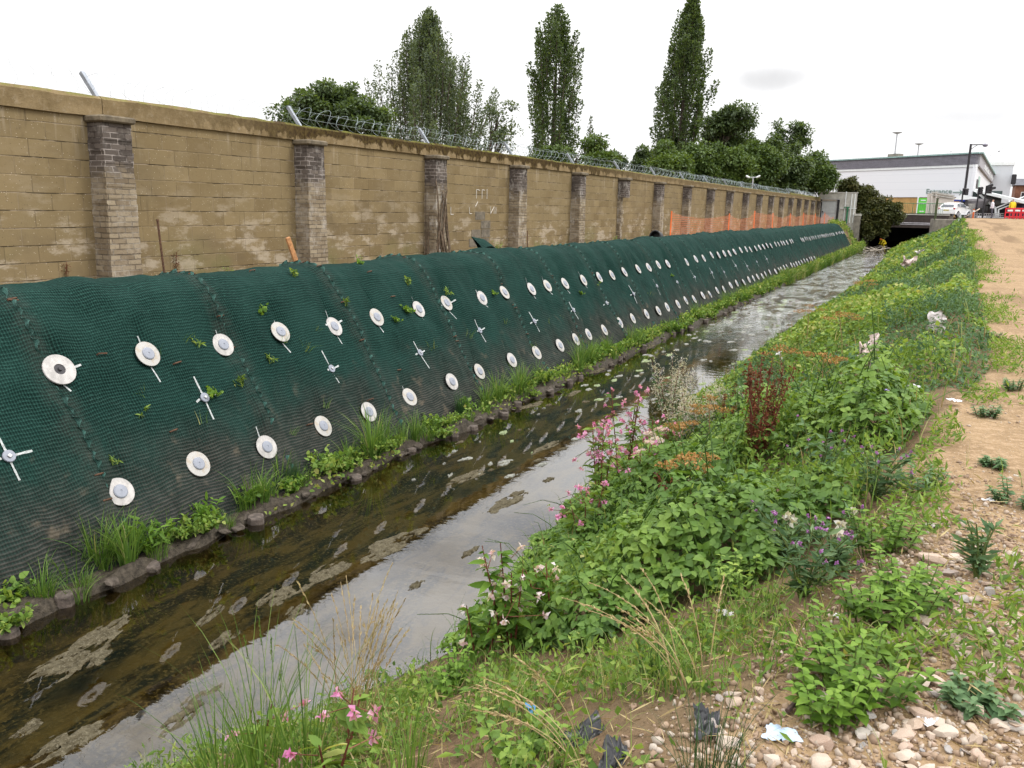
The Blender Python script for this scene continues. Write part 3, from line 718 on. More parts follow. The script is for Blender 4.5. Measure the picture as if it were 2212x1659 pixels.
def anchors():
    proto = {}
    for row, ys, S in (('upper', UP, S_UP), ('lower', LO, S_LO)):
        for i, y in enumerate(ys):
            y = y + (random.uniform(-.06, .06) if i > 16 else 0); ds = random.uniform(-.035, .035)
            p, n, t = frame_at(S + ds, y, .045)
            tilt = Matrix.Rotation(random.uniform(-.05, .05), 3, 'Y') @ Matrix.Rotation(random.uniform(-.05, .05), 3, 'X')
            yv = Vector((0, 1, 0)); Rm = Matrix((yv, n.cross(yv), n)).transposed() @ tilt
            holed = row == 'upper' and i == 0
            R = .158 if holed else .142
            kind = 'bare white ring plate with a dark open centre' if holed else 'white round plate with grey cap'
            where = f'{nth(i + 1)} from near end of the {row} row'
            o = thing('anchor_plate', f'{kind}, {where}'.replace('bare white ring plate with a dark open centre', 'white ring plate with a dark open centre'), 'anchor plate', p, 0, 'anchor plates pinned over the matting')
            o.rotation_euler = Rm.to_euler()
            key = (holed, i % 2)
            if y > 38: key = ('far',)
            if key not in proto:
                mb = MB().lathe([(.0, 0), (R * .96, 0), (R, .004), (R, .009), (R * .985, .012), (R * .6, .014), (0, .014)] if not holed else [(0, 0), (R * .96, 0), (R, .006), (R, .014), (R * .98, .02), (.066, .022), (.055, .022), (.055, .012), (0, .012)], 32 if y < 20 else 18)
                pl = mb.build('plate', PLATE[i % 2 if not holed else 0], o, False)
                if holed: cp = MB().lathe([(0, .012), (.054, .0125), (.054, .016), (.022, .018), (.018, .04), (0, .04)], 20).build('anchor_head', DARKHOLE, o)
                else: cp = MB().lathe([(.0, .013), (.070, .013), (.069, .024), (.060, .030), (.012, .032), (.010, .027), (0, .027)], 24 if y < 20 else 12).build('cap', CAP, o, False)
                for ob in (pl, cp):
                    for pg in ob.data.polygons: pg.use_smooth = False
                proto[key] = (pl, cp)
            else:
                for ch in proto[key]:
                    c = ch.copy(); COL.objects.link(c); c.parent = o
            if y < 19 and (row == 'upper' or i % 3 == 2):
                M = (Matrix.Translation(p) @ Rm.to_4x4()).inverted()
                segs = [(.11, .0, .11 + random.uniform(.08, .20), random.uniform(.0, .05), .009), (-random.uniform(.17, .26), -.01, -.11, 0, .011)]
                if i in (0, 4, 7): segs.append((.0, -.20, -.01, -.1, .013)); segs.append((-.02, .12, -.04, .23, .013))
                if row == 'lower': segs = segs[1:]
                paint(o, M, S, y, segs)
    cp = None
    for i, y in enumerate(MID):
        s = S_MID + random.uniform(-.08, .08)
        p, n, t = frame_at(s, y, .012); yv = Vector((0, 1, 0)); Rm = Matrix((yv, n.cross(yv), n)).transposed()
        o = thing('ground_anchor', f'sprayed white cross with a steel anchor head at its centre, {nth(i + 1)} from near end', 'ground anchor', p, 0, 'painted anchors in the middle of the matting')
        o.rotation_euler = Rm.to_euler()
        if cp is None:
            a = MB().lathe([(0, 0), (.055, 0), (.055, .012), (.05, .016), (0, .016)], 20).build('washer', CAP, o)
            b = MB().box((0, 0, .022), (.034, .034, .014), rz=.5, bev=.004).build('anchor_head', STEEL, o); cp = (a, b)
        else:
            for ch in cp: c = ch.copy(); COL.objects.link(c); c.parent = o
        M = (Matrix.Translation(p) @ Rm.to_4x4()).inverted(); r = random.uniform
        paint(o, M, s, y, [(-r(.2, .28), r(-.04, .02), -.04, 0, .011), (.05, 0, r(.2, .28), r(0, .05), .010), (0, -.06, r(-.0, .03), -r(.09, .17), .012), (0, .06, r(-.05, .0), r(.12, .22), .011)])
anchors()

# a folded-back flap of matting, wooden peg, rusty rod, black pipe end on the ledge
def ledge_things():
    p = aty(1025, 540, 16.6); b = Vector((-8.75, 15.7, 2.3))
    V = []; n = 14; w = 10
    for i in range(n + 1):
        for j in range(w + 1):
            u = i / n; v = j / w; V.append((-8.6 - .25 * math.sin(u * 3.1) - .05 * v, 15.45 + 1.15 * v + .05 * math.sin(7 * u), 2.24 + (.42 - .20 * v + .05 * math.sin(v * 5)) * math.sin(u * 2.6) + .02 * math.sin(9 * v + 4 * u)))
    F = [(i * (w + 1) + j, i * (w + 1) + j + 1, (i + 1) * (w + 1) + j + 1, (i + 1) * (w + 1) + j) for i in range(n) for j in range(w)]
    uv = [[(V[k][1], V[k][2] * 1.3) for k in f] for f in F]
    o = MB().add(V, F, uv).build('matting_flap', NET, None, True); sa = o.data.attributes.new('seam', 'FLOAT', 'POINT'); sa.data.foreach_set('value', np.full(len(V), .5, np.float32)); tag(o, 'loose end of green matting standing up against the foot of the wall', 'matting')
    WOODO = simple('fresh_wood', (.42, .20, .08), .75, 0, .3, 20)
    a = Vector((-8.6, 9.78, 2.2)); mb = MB(); d = Vector((-.06, -.16, .5)); mb.box(a + d / 2, (.045, .07, d.length + .2), rot=d.to_track_quat('Z', 'Y').to_matrix(), bev=.006)
    tag(mb.build('wooden_peg', WOODO), 'short orange wooden peg leaning beside the second whole pier', 'peg')
    q = Vector((-8.7, 7.35, 2.2)); mb = MB(); mb.tube([q, q + Vector((-.01, -.05, .85))], .014, 7); mb.tube([q + Vector((-.01, -.05, .85)), q + Vector((-.01, -.05, .87))], .018, 7)
    tag(mb.build('steel_rod', RUST), 'thin rusty steel rod standing upright near the nearest pier', 'rod')
    c = at(1441, 517); c = Vector((-8.8, 28.5, 2.36)); mb = MB(); prof_ = [(.0, 0), (.20, 0), (.215, .02), (.215, .34), (.20, .36), (.17, .36), (.165, .1), (0, .1)]
    M = Matrix.Translation(c) @ Matrix.Rotation(R_(80), 4, 'X') @ Matrix.Translation((0, 0, -.1))
    BLACK = simple('black_plastic', (.012, .012, .013), .5, 0, .2, 9)
    o = mb.lathe(prof_, 22, M).build('black_pipe', BLACK); tag(o, 'black plastic pipe end lying beside the orange net', 'pipe')
    mb = MB(); pts = [(-8.9, 18.3, 2.2), (-8.92, 18.3, 2.75)]; mb.tube(pts, .012, 6)
    tag(mb.build('steel_rod', RUST), 'thin dark rod upright at the wall foot under the chalk marks', 'rod')
ledge_things()

# orange barrier netting on the ledge further along
def orange_net():
    m = Mat('orange_netting'); u = m.uv(); s = m.xyz(u)
    hole = m.math('MULTIPLY', m.rng(m.math('SINE', m.math('MULTIPLY', s[0], 2 * math.pi / .16)), -.85, -.2), m.rng(m.math('SINE', m.math('MULTIPLY', s[1], 2 * math.pi / .08)), -.9, -.35))
    c = m.mix(m.noise(m.pos(), 3), (.80, .22, .09), (.88, .32, .15))
    pb = m.n('ShaderNodeMixShader', {0: .35, 1: m.pbr(c, .55), 2: m.n('ShaderNodeBsdfTranslucent', {0: c}).outputs[0]}).outputs[0]
    NETO = m.done(m.n('ShaderNodeMixShader', {0: m.math('ADD', .52, m.math('MULTIPLY', hole, .42)), 1: pb, 2: m.n('ShaderNodeBsdfTransparent').outputs[0]}).outputs[0])
    ORP = simple('orange_post', (.75, .15, .03), .6, 0, .15, 8)
    t = thing('barrier_netting', 'orange plastic safety netting sagging between stakes at the wall foot', 'barrier netting')
    py = [30.0, 39.5, 45.5, 51.0, 57.5, 63.5, 70, 76, 82.5]; X = -8.75
    tops = [3.22, 3.15, 3.3, 3.2, 3.2, 3.25, 3.2, 3.3, 2.95]
    for y, z in zip(py, tops):
        mb = MB(); mb.tube([(X + .02, y - .1, 2.15), (X - .01, y, (2.15 + z) / 2), (X - .02, y + .04, z + .05)], [.03, .028, .022], 6); mb.build('stake', ORP, t)
    V = []; uv = []; rows = 9; n = 150
    ys = np.linspace(py[0], py[-1], n + 1)
    for y in ys:
        k = int(np.searchsorted(py, y, 'right') - 1); k = min(k, len(py) - 2); f = (y - py[k]) / (py[k + 1] - py[k])
        top = tops[k] * (1 - f) + tops[k + 1] * f - (.18 + .12 * math.sin(k * 2.3)) * 4 * f * (1 - f)
        for r in range(rows + 1):
            g = r / rows; V.append((X + .10 * math.sin(y * 1.3 + g) * math.sin(math.pi * f) , y, 2.26 + (top - 2.26) * g)); uv.append((y, g * (top - 2.26)))
    F = [(i * (rows + 1) + r, (i + 1) * (rows + 1) + r, (i + 1) * (rows + 1) + r + 1, i * (rows + 1) + r + 1) for i in range(n) for r in range(rows)]
    MB().add(V, F, [[uv[k] for k in f] for f in F]).build('netting', NETO, t, True)
orange_net()

# mud edge: timber stakes driven in along the toe of the bank
LOG = simple('wet_timber', (.095, .075, .062), .8, 0, .45, 18, .6, 50)
def stakes():
    px = [(40, 1368), (157, 1300), (348, 1222), (558, 1118), (765, 1022), (905, 965), (981, 930), (1017, 915), (1090, 885), (1130, 868), (1195, 838), (1240, 818)]
    ys = []
    for q in px: ys.append(water_at(q[0], q[1] + 12).y)
    y = max(ys) + .6
    while y < 34: ys.append(y); y += random.choice([.7, 1.3, 1.7, 1.0])
    for i, y in enumerate(ys):
        x = float(xl(y)) - .02 + random.uniform(-.05, .05); r = random.uniform(.068, .092); h = random.uniform(.04, .11)
        lab = f'round-topped dark timber stake at the muddy water edge, {nth(i + 1)} stake from near end'
        o = thing('timber_stake', lab, 'timber stake', (x, y, 0), 0, 'timber stakes along the water edge')
        M = Matrix.Rotation(random.uniform(-.09, .09), 4, 'X') @ Matrix.Rotation(random.uniform(-.1, .1), 4, 'Y')
        n = 14; V = []; rr = [r * random.uniform(.9, 1.08) for _ in range(n)]
        lv = [(-.35, 1.05), (0, 1.02), (h * .6, 1.0), (h - .012, .99), (h, .90)]
        for z, f in lv:
            for k in range(n): t = 2 * math.pi * k / n; V.append(M @ Vector((rr[k] * f * math.cos(t), rr[k] * f * math.sin(t), z)))
        F = [(a * n + k, a * n + (k + 1) % n, (a + 1) * n + (k + 1) % n, (a + 1) * n + k) for a in range(len(lv) - 1) for k in range(n)] + [tuple(4 * n + k for k in range(n))]
        me = MB().add(V, F).build('timber_stake', LOG, None); me.location = (x, y, 0)
        for k in ('label', 'category', 'group'): me[k] = o[k]
        bpy.data.objects.remove(o)
stakes()

# crusty mats of algae and scum adrift on the water
def scum_mat():
    m = Mat('dried_algae'); p = m.pos(); n1 = m.noise(p, 14, 6, .7); n2 = m.noise(p, 60, 4, .7)
    c = m.mix(m.rng(n1, .35, .65), (.060, .048, .024), (.125, .105, .062)); c = m.mix(m.rng(n2, .5, .7, 0, .8), c, (.20, .175, .12)); c = m.mix(m.rng(n2, .42, .28, 0, .8), c, (.05, .042, .022))
    return m.done(m.pbr(c, .9, 0, m.bump(m.math('ADD', n1, n2), .9, .03), .25))
SCUM = scum_mat()
def raft(cx, cy, lx, ly, rot, seed):
    """a ragged raft cut out of a grid by noise"""
    V = []; F = []; n = 44; vid = {}; cell = {}
    c, s = math.cos(rot), math.sin(rot)
    uu = np.linspace(-1.3, 1.3, n + 1); U, Vv = np.meshgrid(uu, uu, indexing='ij')
    q = 1 - np.hypot(U, Vv) + 1.25 * (fbm(U * 2.1 + seed * 3.1, Vv * 2.1 + seed, 4, seed) - .52); q = np.minimum(q, q * .25 + 3.2 * (fbm(U * 4.6 + seed, Vv * 3.2 + seed * 1.7, 3, seed + 3) - .33))
    hgt = fbm(U * 9 + seed, Vv * 9, 3, seed + 9)
    for i in range(n):
        for j in range(n):
            if (q[i, j] + q[i + 1, j] + q[i, j + 1] + q[i + 1, j + 1]) / 4 < .18: continue
            f = []
            for (a, b) in ((i, j), (i + 1, j), (i + 1, j + 1), (i, j + 1)):
                if (a, b) not in vid:
                    jx, jy = rng.uniform(-.03, .03, 2); u_, v_ = (uu[a] + jx) * lx, (uu[b] + jy) * ly
                    vid[(a, b)] = len(V); edge = min(max((q[a, b] - .1) * 3, 0), 1)
                    V.append((cx + u_ * c - v_ * s, cy + u_ * s + v_ * c, -.007 + edge * (.011 + .018 * float(hgt[a, b]))))
                f.append(vid[(a, b)])
            F.append(tuple(f))
    return V, F
def rafts():
    L = [(215, 1372, .30, .11, 'broad crusty beige algae raft near the left water edge'), (190, 1425, .22, .10, 'thin algae raft just below the broad one at left'), (120, 1440, .28, .10, 'streak of scum trailing to the left from the broad raft'),
         (140, 1610, .26, .12, 'raft of beige algae lowest and leftmost on the water'), (60, 1575, .12, .05, 'little scum patch above the lowest algae raft'), (480, 1383, .16, .07, 'small oval algae raft in the dark water below midstream'),
         (455, 1330, .2, .06, 'long narrow algae streak across the dark water'), (600, 1290, .26, .11, 'algae raft at the edge of the wall reflection'), (700, 1240, .32, .12, 'large lacy algae raft where the sky reflection begins'),
         (840, 1180, .42, .14, 'largest lacy algae raft on the reflection edge under the plates'), (1105, 1080, .42, .12, 'pale algae sheet in the reflected sky beside the pink flowers'), (1020, 1190, .16, .05, 'wisp of brown algae in the reflected sky'), (900, 1265, .1, .04, 'tiny brown algae scrap alone in the reflected sky'),
         (1010, 1030, .38, .09, 'algae drift along the reflection edge upstream of the largest raft'), (405, 1540, .28, .10, 'algae raft in the pale reflection near the bottom grass'), (900, 1150, .2, .07, 'ragged algae scrap above the largest raft'),
         (1180, 965, .4, .07, 'thin algae sheet upstream near the bank flowers'), (640, 1320, .14, .06, 'clotted algae scrap below the reflection edge'), (1290, 800, .5, .09, 'green duckweed strip against the left bank'), (1400, 750, .6, .09, 'second green duckweed strip along the left bank'), (1150, 875, .42, .09, 'scum patch lying off the left bank below the grass'), (1240, 850, .3, .07, 'scum scrap next to the bank grass upstream')]
    for i, (px, py, a, b, lab) in enumerate(L):
        c = water_at(px, py); V, F = raft(c.x, c.y, b * 1.25, a * 1.15, random.uniform(-.15, .1) + (.15 if px < 700 else 0), 11 + i * 7)
        if len(F) < 4: V, F = raft(c.x, c.y, b * 1.3, a * 1.2, 0, 300 + i * 5)
        if not F: continue
        tag(MB().add(V, F).build('algae_raft', SCUM, None, True), lab, 'algae raft', 'algae rafts on the stream')
    FOAM = simple('foam_fleck', (.20, .20, .17), .8, 0, .3, 25)
    DUCK = simple('duckweed', (.20, .24, .12), .8, 0, .3, 25)
    for k in range(170):
        y = 8 + 26 * random.random(); x = random.uniform(-5.75, -3.9 if y < 12 else -3.6) if k % 3 else random.uniform(-5.8, -5.2)
        a = random.uniform(.02, .085) * (1 + y * .045); V, F = raft(x, y, a * .55, a * 1.2, random.uniform(-.5, .3), 500 + 7 * k)
        if len(F) < 5: continue
        d = k % 5 == 0
        tag(MB().add(V, F).build('scum_fleck', DUCK if d else SCUM if k % 4 == 1 else FOAM, None, True), 'small green duckweed patch adrift in midstream' if d else 'small fleck of brown scum adrift on the dark water' if k % 4 == 1 else 'small fleck of white foam adrift on the dark water', 'scum', 'duckweed patches on the stream' if d else 'brown scum flecks on the stream' if k % 4 == 1 else 'foam flecks on the stream')
rafts()
# ================================================================== TREES BEHIND THE WALL
BARK = simple('bark', (.075, .06, .045), .95, 0, .35, 5, .6, 20)
LEAF_DARK = leafmat('leaves_dark', [(.050, .078, .030), (.075, .115, .040), (.105, .155, .052), (.15, .21, .07)], .6, .45)
LEAF_POP = leafmat('leaves_poplar', [(.060, .086, .046), (.088, .122, .062), (.12, .16, .082), (.17, .21, .11)], .6, .45)
LEAF_MID = leafmat('leaves_mid', [(.042, .074, .020), (.068, .112, .026), (.10, .15, .036), (.14, .195, .048)], .3, .3)
LEAF_PALE = leafmat('leaves_pale', [(.055, .095, .022), (.085, .135, .030), (.12, .175, .042), (.16, .22, .055)], .3, .35)
LEAF_BROWN = leafmat('leaves_olive', [(.04, .05, .015), (.07, .08, .023), (.105, .105, .032), (.17, .145, .05)], .3, .25)
KITE = leaf_tpl(.62, .06, .12, False)
def plume(g, gb, a, b, rad, n, size, tip=.25):
    a = np.array(a); b = np.array(b); L = np.linalg.norm(b - a); d = (b - a) / L
    t = rng.beta(1.5, 1.15, n)
    rr = rad * (1 - t * (1 - tip)) * np.sqrt(rng.uniform(.05, 1, n)) * np.where(t < .15, t / .15, 1)
    off = randdir(n); off -= (off @ d)[:, None] * d; off = unit(off)
    bend = np.sin(t * 2.2) * .06 * L; side = unit(np.cross(d, [0, 0, 1.0])[None] + .01)[0]
    P = a + (b - a) * t[:, None] + off * rr[:, None] + side * (bend * rng.choice([-1, 1]))[:, None] * .4
    D = unit(off * .8 + d * .7 + rng.normal(size=(n, 3)) * .45); N = randdir(n, .6)
    k = np.floor(t * 5 + rr * 3).astype(int)
    place(g, KITE, P, D, N, size * rng.uniform(.6, 1.3, n), np.clip(rng.normal(.45, .22, n) + .12 * np.sin(k * 2.4 + a[0]), 0, 1))
    if gb is not None: gtube(gb, [a, a + (b - a) * .5, a + (b - a) * .88], [.025 * rad + .03, .03 * rad + .015, .008], 5)
def tree_root(name, label, x, y, cat='tree', group='trees beyond the wall'):
    z = float(H(x, y)); return thing(name, label, cat, (x, y, z), 0, group)
def poplar(label, x, y, top, prof_, nplume, leaf, per, mat, size=.16, lean=(0, 0), fan=.25, low=.08, name='poplar_tree', prad=.5, plen=(.16, .30)):
    """upright tree of steep limbs; prof_: (height fraction, crown half-width) pairs"""
    t = tree_root(name, label, x, y); Hh = top - t.location.z
    hs = [p[0] for p in prof_]; ws = [p[1] for p in prof_]
    g = Geo(); gb = Geo(); tr = lambda f: np.array([lean[0] * f, lean[1] * f, Hh * f])
    gtube(gb, [tr(0) - [0, 0, .4], tr(.3), tr(.6), tr(.97)], [Hh * .022, Hh * .016, Hh * .009, .02], 8)
    for i in range(nplume):
        f1 = low + (1 - low) * ((i + rng.uniform(.2, .8)) / nplume) ** .85
        ln = rng.uniform(*plen); f0 = max(f1 - ln, .03); az = i * 2.4 + rng.uniform(-.6, .6)
        w1 = np.interp(f1, hs, ws) * rng.uniform(.35, 1.0); w0 = min(np.interp(f0, hs, ws) * .5, w1 * (1 - fan))
        dz = np.array([math.cos(az), math.sin(az), 0])
        plume(g, gb, tr(f0) + dz * w0, tr(f1) + dz * w1, prad * rng.uniform(.7, 1.3), int(per * rng.uniform(.7, 1.3)), size)
    plume(g, gb, tr(.82), tr(1.0), prad * .8, per, size)
    gb.build('trunk', BARK, t); g.build('crown', mat, t)
    return t
def broadleaf(label, x, y, lobes, mat, nclump, per, size=.26, crad=.7, name='broadleaf_tree', trunk=True, flat=.65, inner=.42, cat='tree', group='trees beyond the wall', zb=None):
    """lobes: (dx, dy, z, rx, ry, rz) ellipsoids in world height"""
    t = tree_root(name, label, x, y, cat, group); z0 = t.location.z if zb is None else zb
    t.location.z = z0
    g = Geo(); gb = Geo(); vol = np.array([l[3] * l[4] * l[5] for l in lobes]) ** .67; vol = vol / vol.sum()
    for l, v in zip(lobes, vol):
        c0 = np.array([l[0], l[1], l[2] - z0]); r = np.array(l[3:6])
        for k in range(max(3, int(nclump * v))):
            d = randdir(1, .15)[0]; c = c0 + d * r * rng.uniform(inner, 1.0)
            cr = crad * rng.uniform(.5, 1.5); n = int(per * rng.uniform(.6, 1.4))
            q = randdir(n, .35); P = c + q * cr * np.array([1, 1, flat]) * rng.uniform(.25, 1, n)[:, None] ** .6
            D = unit(q * .7 + rng.normal(size=(n, 3)) * .5 + np.array([0, 0, -.25])); N = unit(q * .5 + np.array([0, 0, 1.0]) + rng.normal(size=(n, 3)) * .4)
            base = rng.normal(.45, .13)
            place(g, KITE, P, D, N, size * rng.uniform(.6, 1.3, n), np.clip(base + rng.normal(0, .15, n), 0, 1))
            if trunk and k % 2 == 0:
                mid = c0 * np.array([.5, .5, .75]); gtube(gb, [np.array([0, 0, max(.2, c0[2] * .3)]), mid, c], [.10, .06, .012], 5)
        if trunk: gtube(gb, [np.array([0, 0, -.4]), np.array([l[0] * .3, l[1] * .3, (l[2] - z0) * .55]), c0], [.24, .17, .05], 8)
    if gb.n: gb.build('trunk', BARK, t)
    g.build('crown', mat, t)
    return t
def lobe(px0, px1, py0, py1, Y, x, y, ry=None):
    """crown lobe that spans the given extents when stood at distance Y"""
    c = aty((px0 + px1) / 2, (py0 + py1) / 2, Y); w = (aty(px1, (py0 + py1) / 2, Y) - aty(px0, (py0 + py1) / 2, Y)).length / 2 * .93
    h = abs(aty((px0 + px1) / 2, py0, Y).z - aty((px0 + px1) / 2, py1, Y).z) / 2
    return (c.x - x, c.y - y, c.z, w, ry or w * .9, h)
def trees():
    x, y = -32.6, 40
    broadleaf('low dense dark green round-topped tree at the left end of the trees', x, y, [lobe(598, 760, 195, 330, 40, x, y), lobe(650, 800, 178, 300, 40.5, x, y), lobe(740, 838, 205, 330, 41, x, y)], LEAF_DARK, 150, 190, .23, .62)
    poplar('broad ragged grey-green poplar with many loose upright plumes', -38.6, 60, 18.9, [(0, 4.0), (.15, 7.0), (.35, 7.8), (.55, 6.9), (.7, 5.2), (.85, 2.6), (1, .35)], 300, LEAF_POP, 240, LEAF_POP, .19, (.1, 0), .15, .10, prad=.66, plen=(.2, .36))
    x, y = -32.3, 58
    broadleaf('small thin-leaved tree between the ragged poplar and the tall columnar one', x, y, [lobe(1042, 1115, 205, 280, 58, x, y), lobe(1055, 1125, 260, 330, 58, x, y)], LEAF_POP, 30, 60, .22, .5)
    poplar('tall dense columnar poplar standing alone in the middle', -34.0, 75, 21.9, [(0, 1.6), (.1, 2.9), (.3, 3.5), (.55, 3.3), (.75, 2.9), (.9, 2.0), (1, .7)], 112, LEAF_POP, 270, LEAF_DARK, .24, (.1, 0), .2, .05, prad=.72, plen=(.12, .24))
    poplar('slim young poplar sapling at the right foot of the middle poplar', -30.6, 76, 11.8, [(0, .3), (.4, .6), (.8, .4), (1, .1)], 10, LEAF_POP, 60, LEAF_POP, .22, prad=.45)
    poplar('tallest dense columnar poplar, rightmost of the tall ones', -25.9, 90, 25.4, [(0, 2.8), (.12, 4.2), (.22, 3.6), (.36, 3.7), (.55, 3.6), (.75, 2.6), (.9, 1.4), (1, .35)], 130, LEAF_POP, 280, LEAF_DARK, .27, (.5, 0), .2, .04, prad=.85, plen=(.11, .22))
    x, y = -30.0, 66
    broadleaf('thin pale green young tree showing just over the wall', x, y, [lobe(1252, 1312, 292, 350, 66, x, y)], LEAF_PALE, 26, 60, .26, .5)
    for (a, b, c, d, Y, lab) in ((1308, 1348, 324, 362, 80, 'dark bush peeping over the wall beside the pale young tree'), (1366, 1412, 320, 366, 80, 'dark bush left of the tallest poplar'), (1150, 1240, 318, 350, 64, 'yellowish bush under the middle poplar'), (1268, 1330, 335, 362, 62, 'pale shrub low behind the razor wire')):
        q = aty((a + b) / 2, d, Y); broadleaf(lab, q.x, Y, [lobe(a, b, c, d + 18, Y, q.x, Y)], LEAF_MID if 'dark' not in lab else LEAF_DARK, 30, 120, .28, .6, name='bush', trunk=False, cat='bush')
    x, y = -21.8, 86
    broadleaf('flat-topped spreading tree right of the tallest poplar', x, y, [lobe(1512, 1600, 240, 320, 86, x, y), lobe(1550, 1635, 224, 290, 86, x, y), lobe(1500, 1640, 280, 350, 88, x, y)], LEAF_DARK, 120, 150, .30, .85)
    x, y = -15.6, 96
    broadleaf('open airy tree with sky showing through, nearest the white building', x, y, [lobe(1662, 1710, 262, 350, 96, x, y), lobe(1700, 1752, 260, 345, 96, x, y)], LEAF_DARK, 60, 75, .32, .62)
    B = [(1405, 1490, 320, 420, 66, 'yellow-green bush at the left end of the hedge line', LEAF_PALE), (1470, 1560, 305, 420, 70, 'bright green bush below the tallest poplar', LEAF_MID), (1540, 1625, 318, 425, 72, 'green bush below the flat-topped tree', LEAF_PALE), (1600, 1690, 305, 425, 76, 'rounded green bush in the middle of the hedge line', LEAF_MID),
         (1640, 1720, 300, 425, 84, 'dark tall bush behind the hedge line', LEAF_DARK), (1675, 1745, 322, 430, 80, 'dark cone-shaped bush near the white building', LEAF_DARK), (1716, 1794, 332, 415, 87, 'last dense dark bush before the white building', LEAF_DARK), (1744, 1796, 352, 413, 84, 'low mid-green bush at the end of the wall', LEAF_MID), (1420, 1480, 290, 360, 92, 'dark bush around the foot of the tallest poplar', LEAF_DARK)]
    for (a, b, c, d, Y, lab, m) in B:
        q = aty((a + b) / 2, d, Y); broadleaf(lab, q.x, Y, [lobe(a, b, c + 14, d, Y, q.x, Y)] + [lobe(u_ - w_, u_ + w_, c - h_, c + 62, Y + random.uniform(-1, 1), q.x, Y) for u_, w_, h_ in ((a + (b - a) * random.uniform(.05, .3), 18, random.uniform(-34, -6)), (a + (b - a) * random.uniform(.35, .6), 15, random.uniform(-4, 14)), (a + (b - a) * random.uniform(.65, .95), 17, random.uniform(-30, 0)))], m, 110, 130, .26, .72, name='bush', trunk=False, cat='bush')
    x, y = -7.0, 88.5
    broadleaf('olive bush hanging over the mouth of the culvert', x, y, [lobe(1806, 1862, 384, 440, 88.6, x, y), lobe(1846, 1900, 402, 470, 88.6, x, y), lobe(1852, 1935, 425, 495, 88, x, y), lobe(1890, 1954, 430, 492, 88, x, y), lobe(1852, 1925, 465, 518, 87.6, x, y)], LEAF_BROWN, 330, 130, .20, .42, name='bush', trunk=True, cat='bush', group=None, zb=2.2)
trees()

# ================================================================== THE FAR END OF THE STREAM
CONC = simple('pale_concrete', (.42, .40, .36), .9, 0, .18, 3, .3, 30)
CONCD = simple('dirty_concrete', (.20, .18, .15), .9, 0, .3, 2.5, .4, 25)
DARKST = simple('dark_girder', (.045, .032, .028), .7, 0, .3, 4)
PIPE = simple('pale_pipe', (.36, .34, .36), .55, 0, .2, 3)
DOORM = simple('grey_door', (.50, .51, .52), .5, 0, .12, 4)
WHITEP = simple('white_cladding', (.66, .67, .69), .5, 0, .04, .6)
WHITET = simple('white_trim', (.72, .74, .74), .45, 0, .05, 2)
BLACKP = simple('black_paint', (.018, .016, .02), .45, 0, .2, 4)
GREENP = simple('green_paint', (.02, .14, .06), .5, 0, .2, 5)
BEIGE = simple('beige_hoarding', (.56, .50, .44), .8, 0, .12, 2)
def on_plane(px, py, P0, N):
    d = pray(px, py); o = Vector((0, 0, CAMZ)); P0 = Vector(P0); N = Vector(N)
    return o + d * ((P0 - o).dot(N) / d.dot(N))
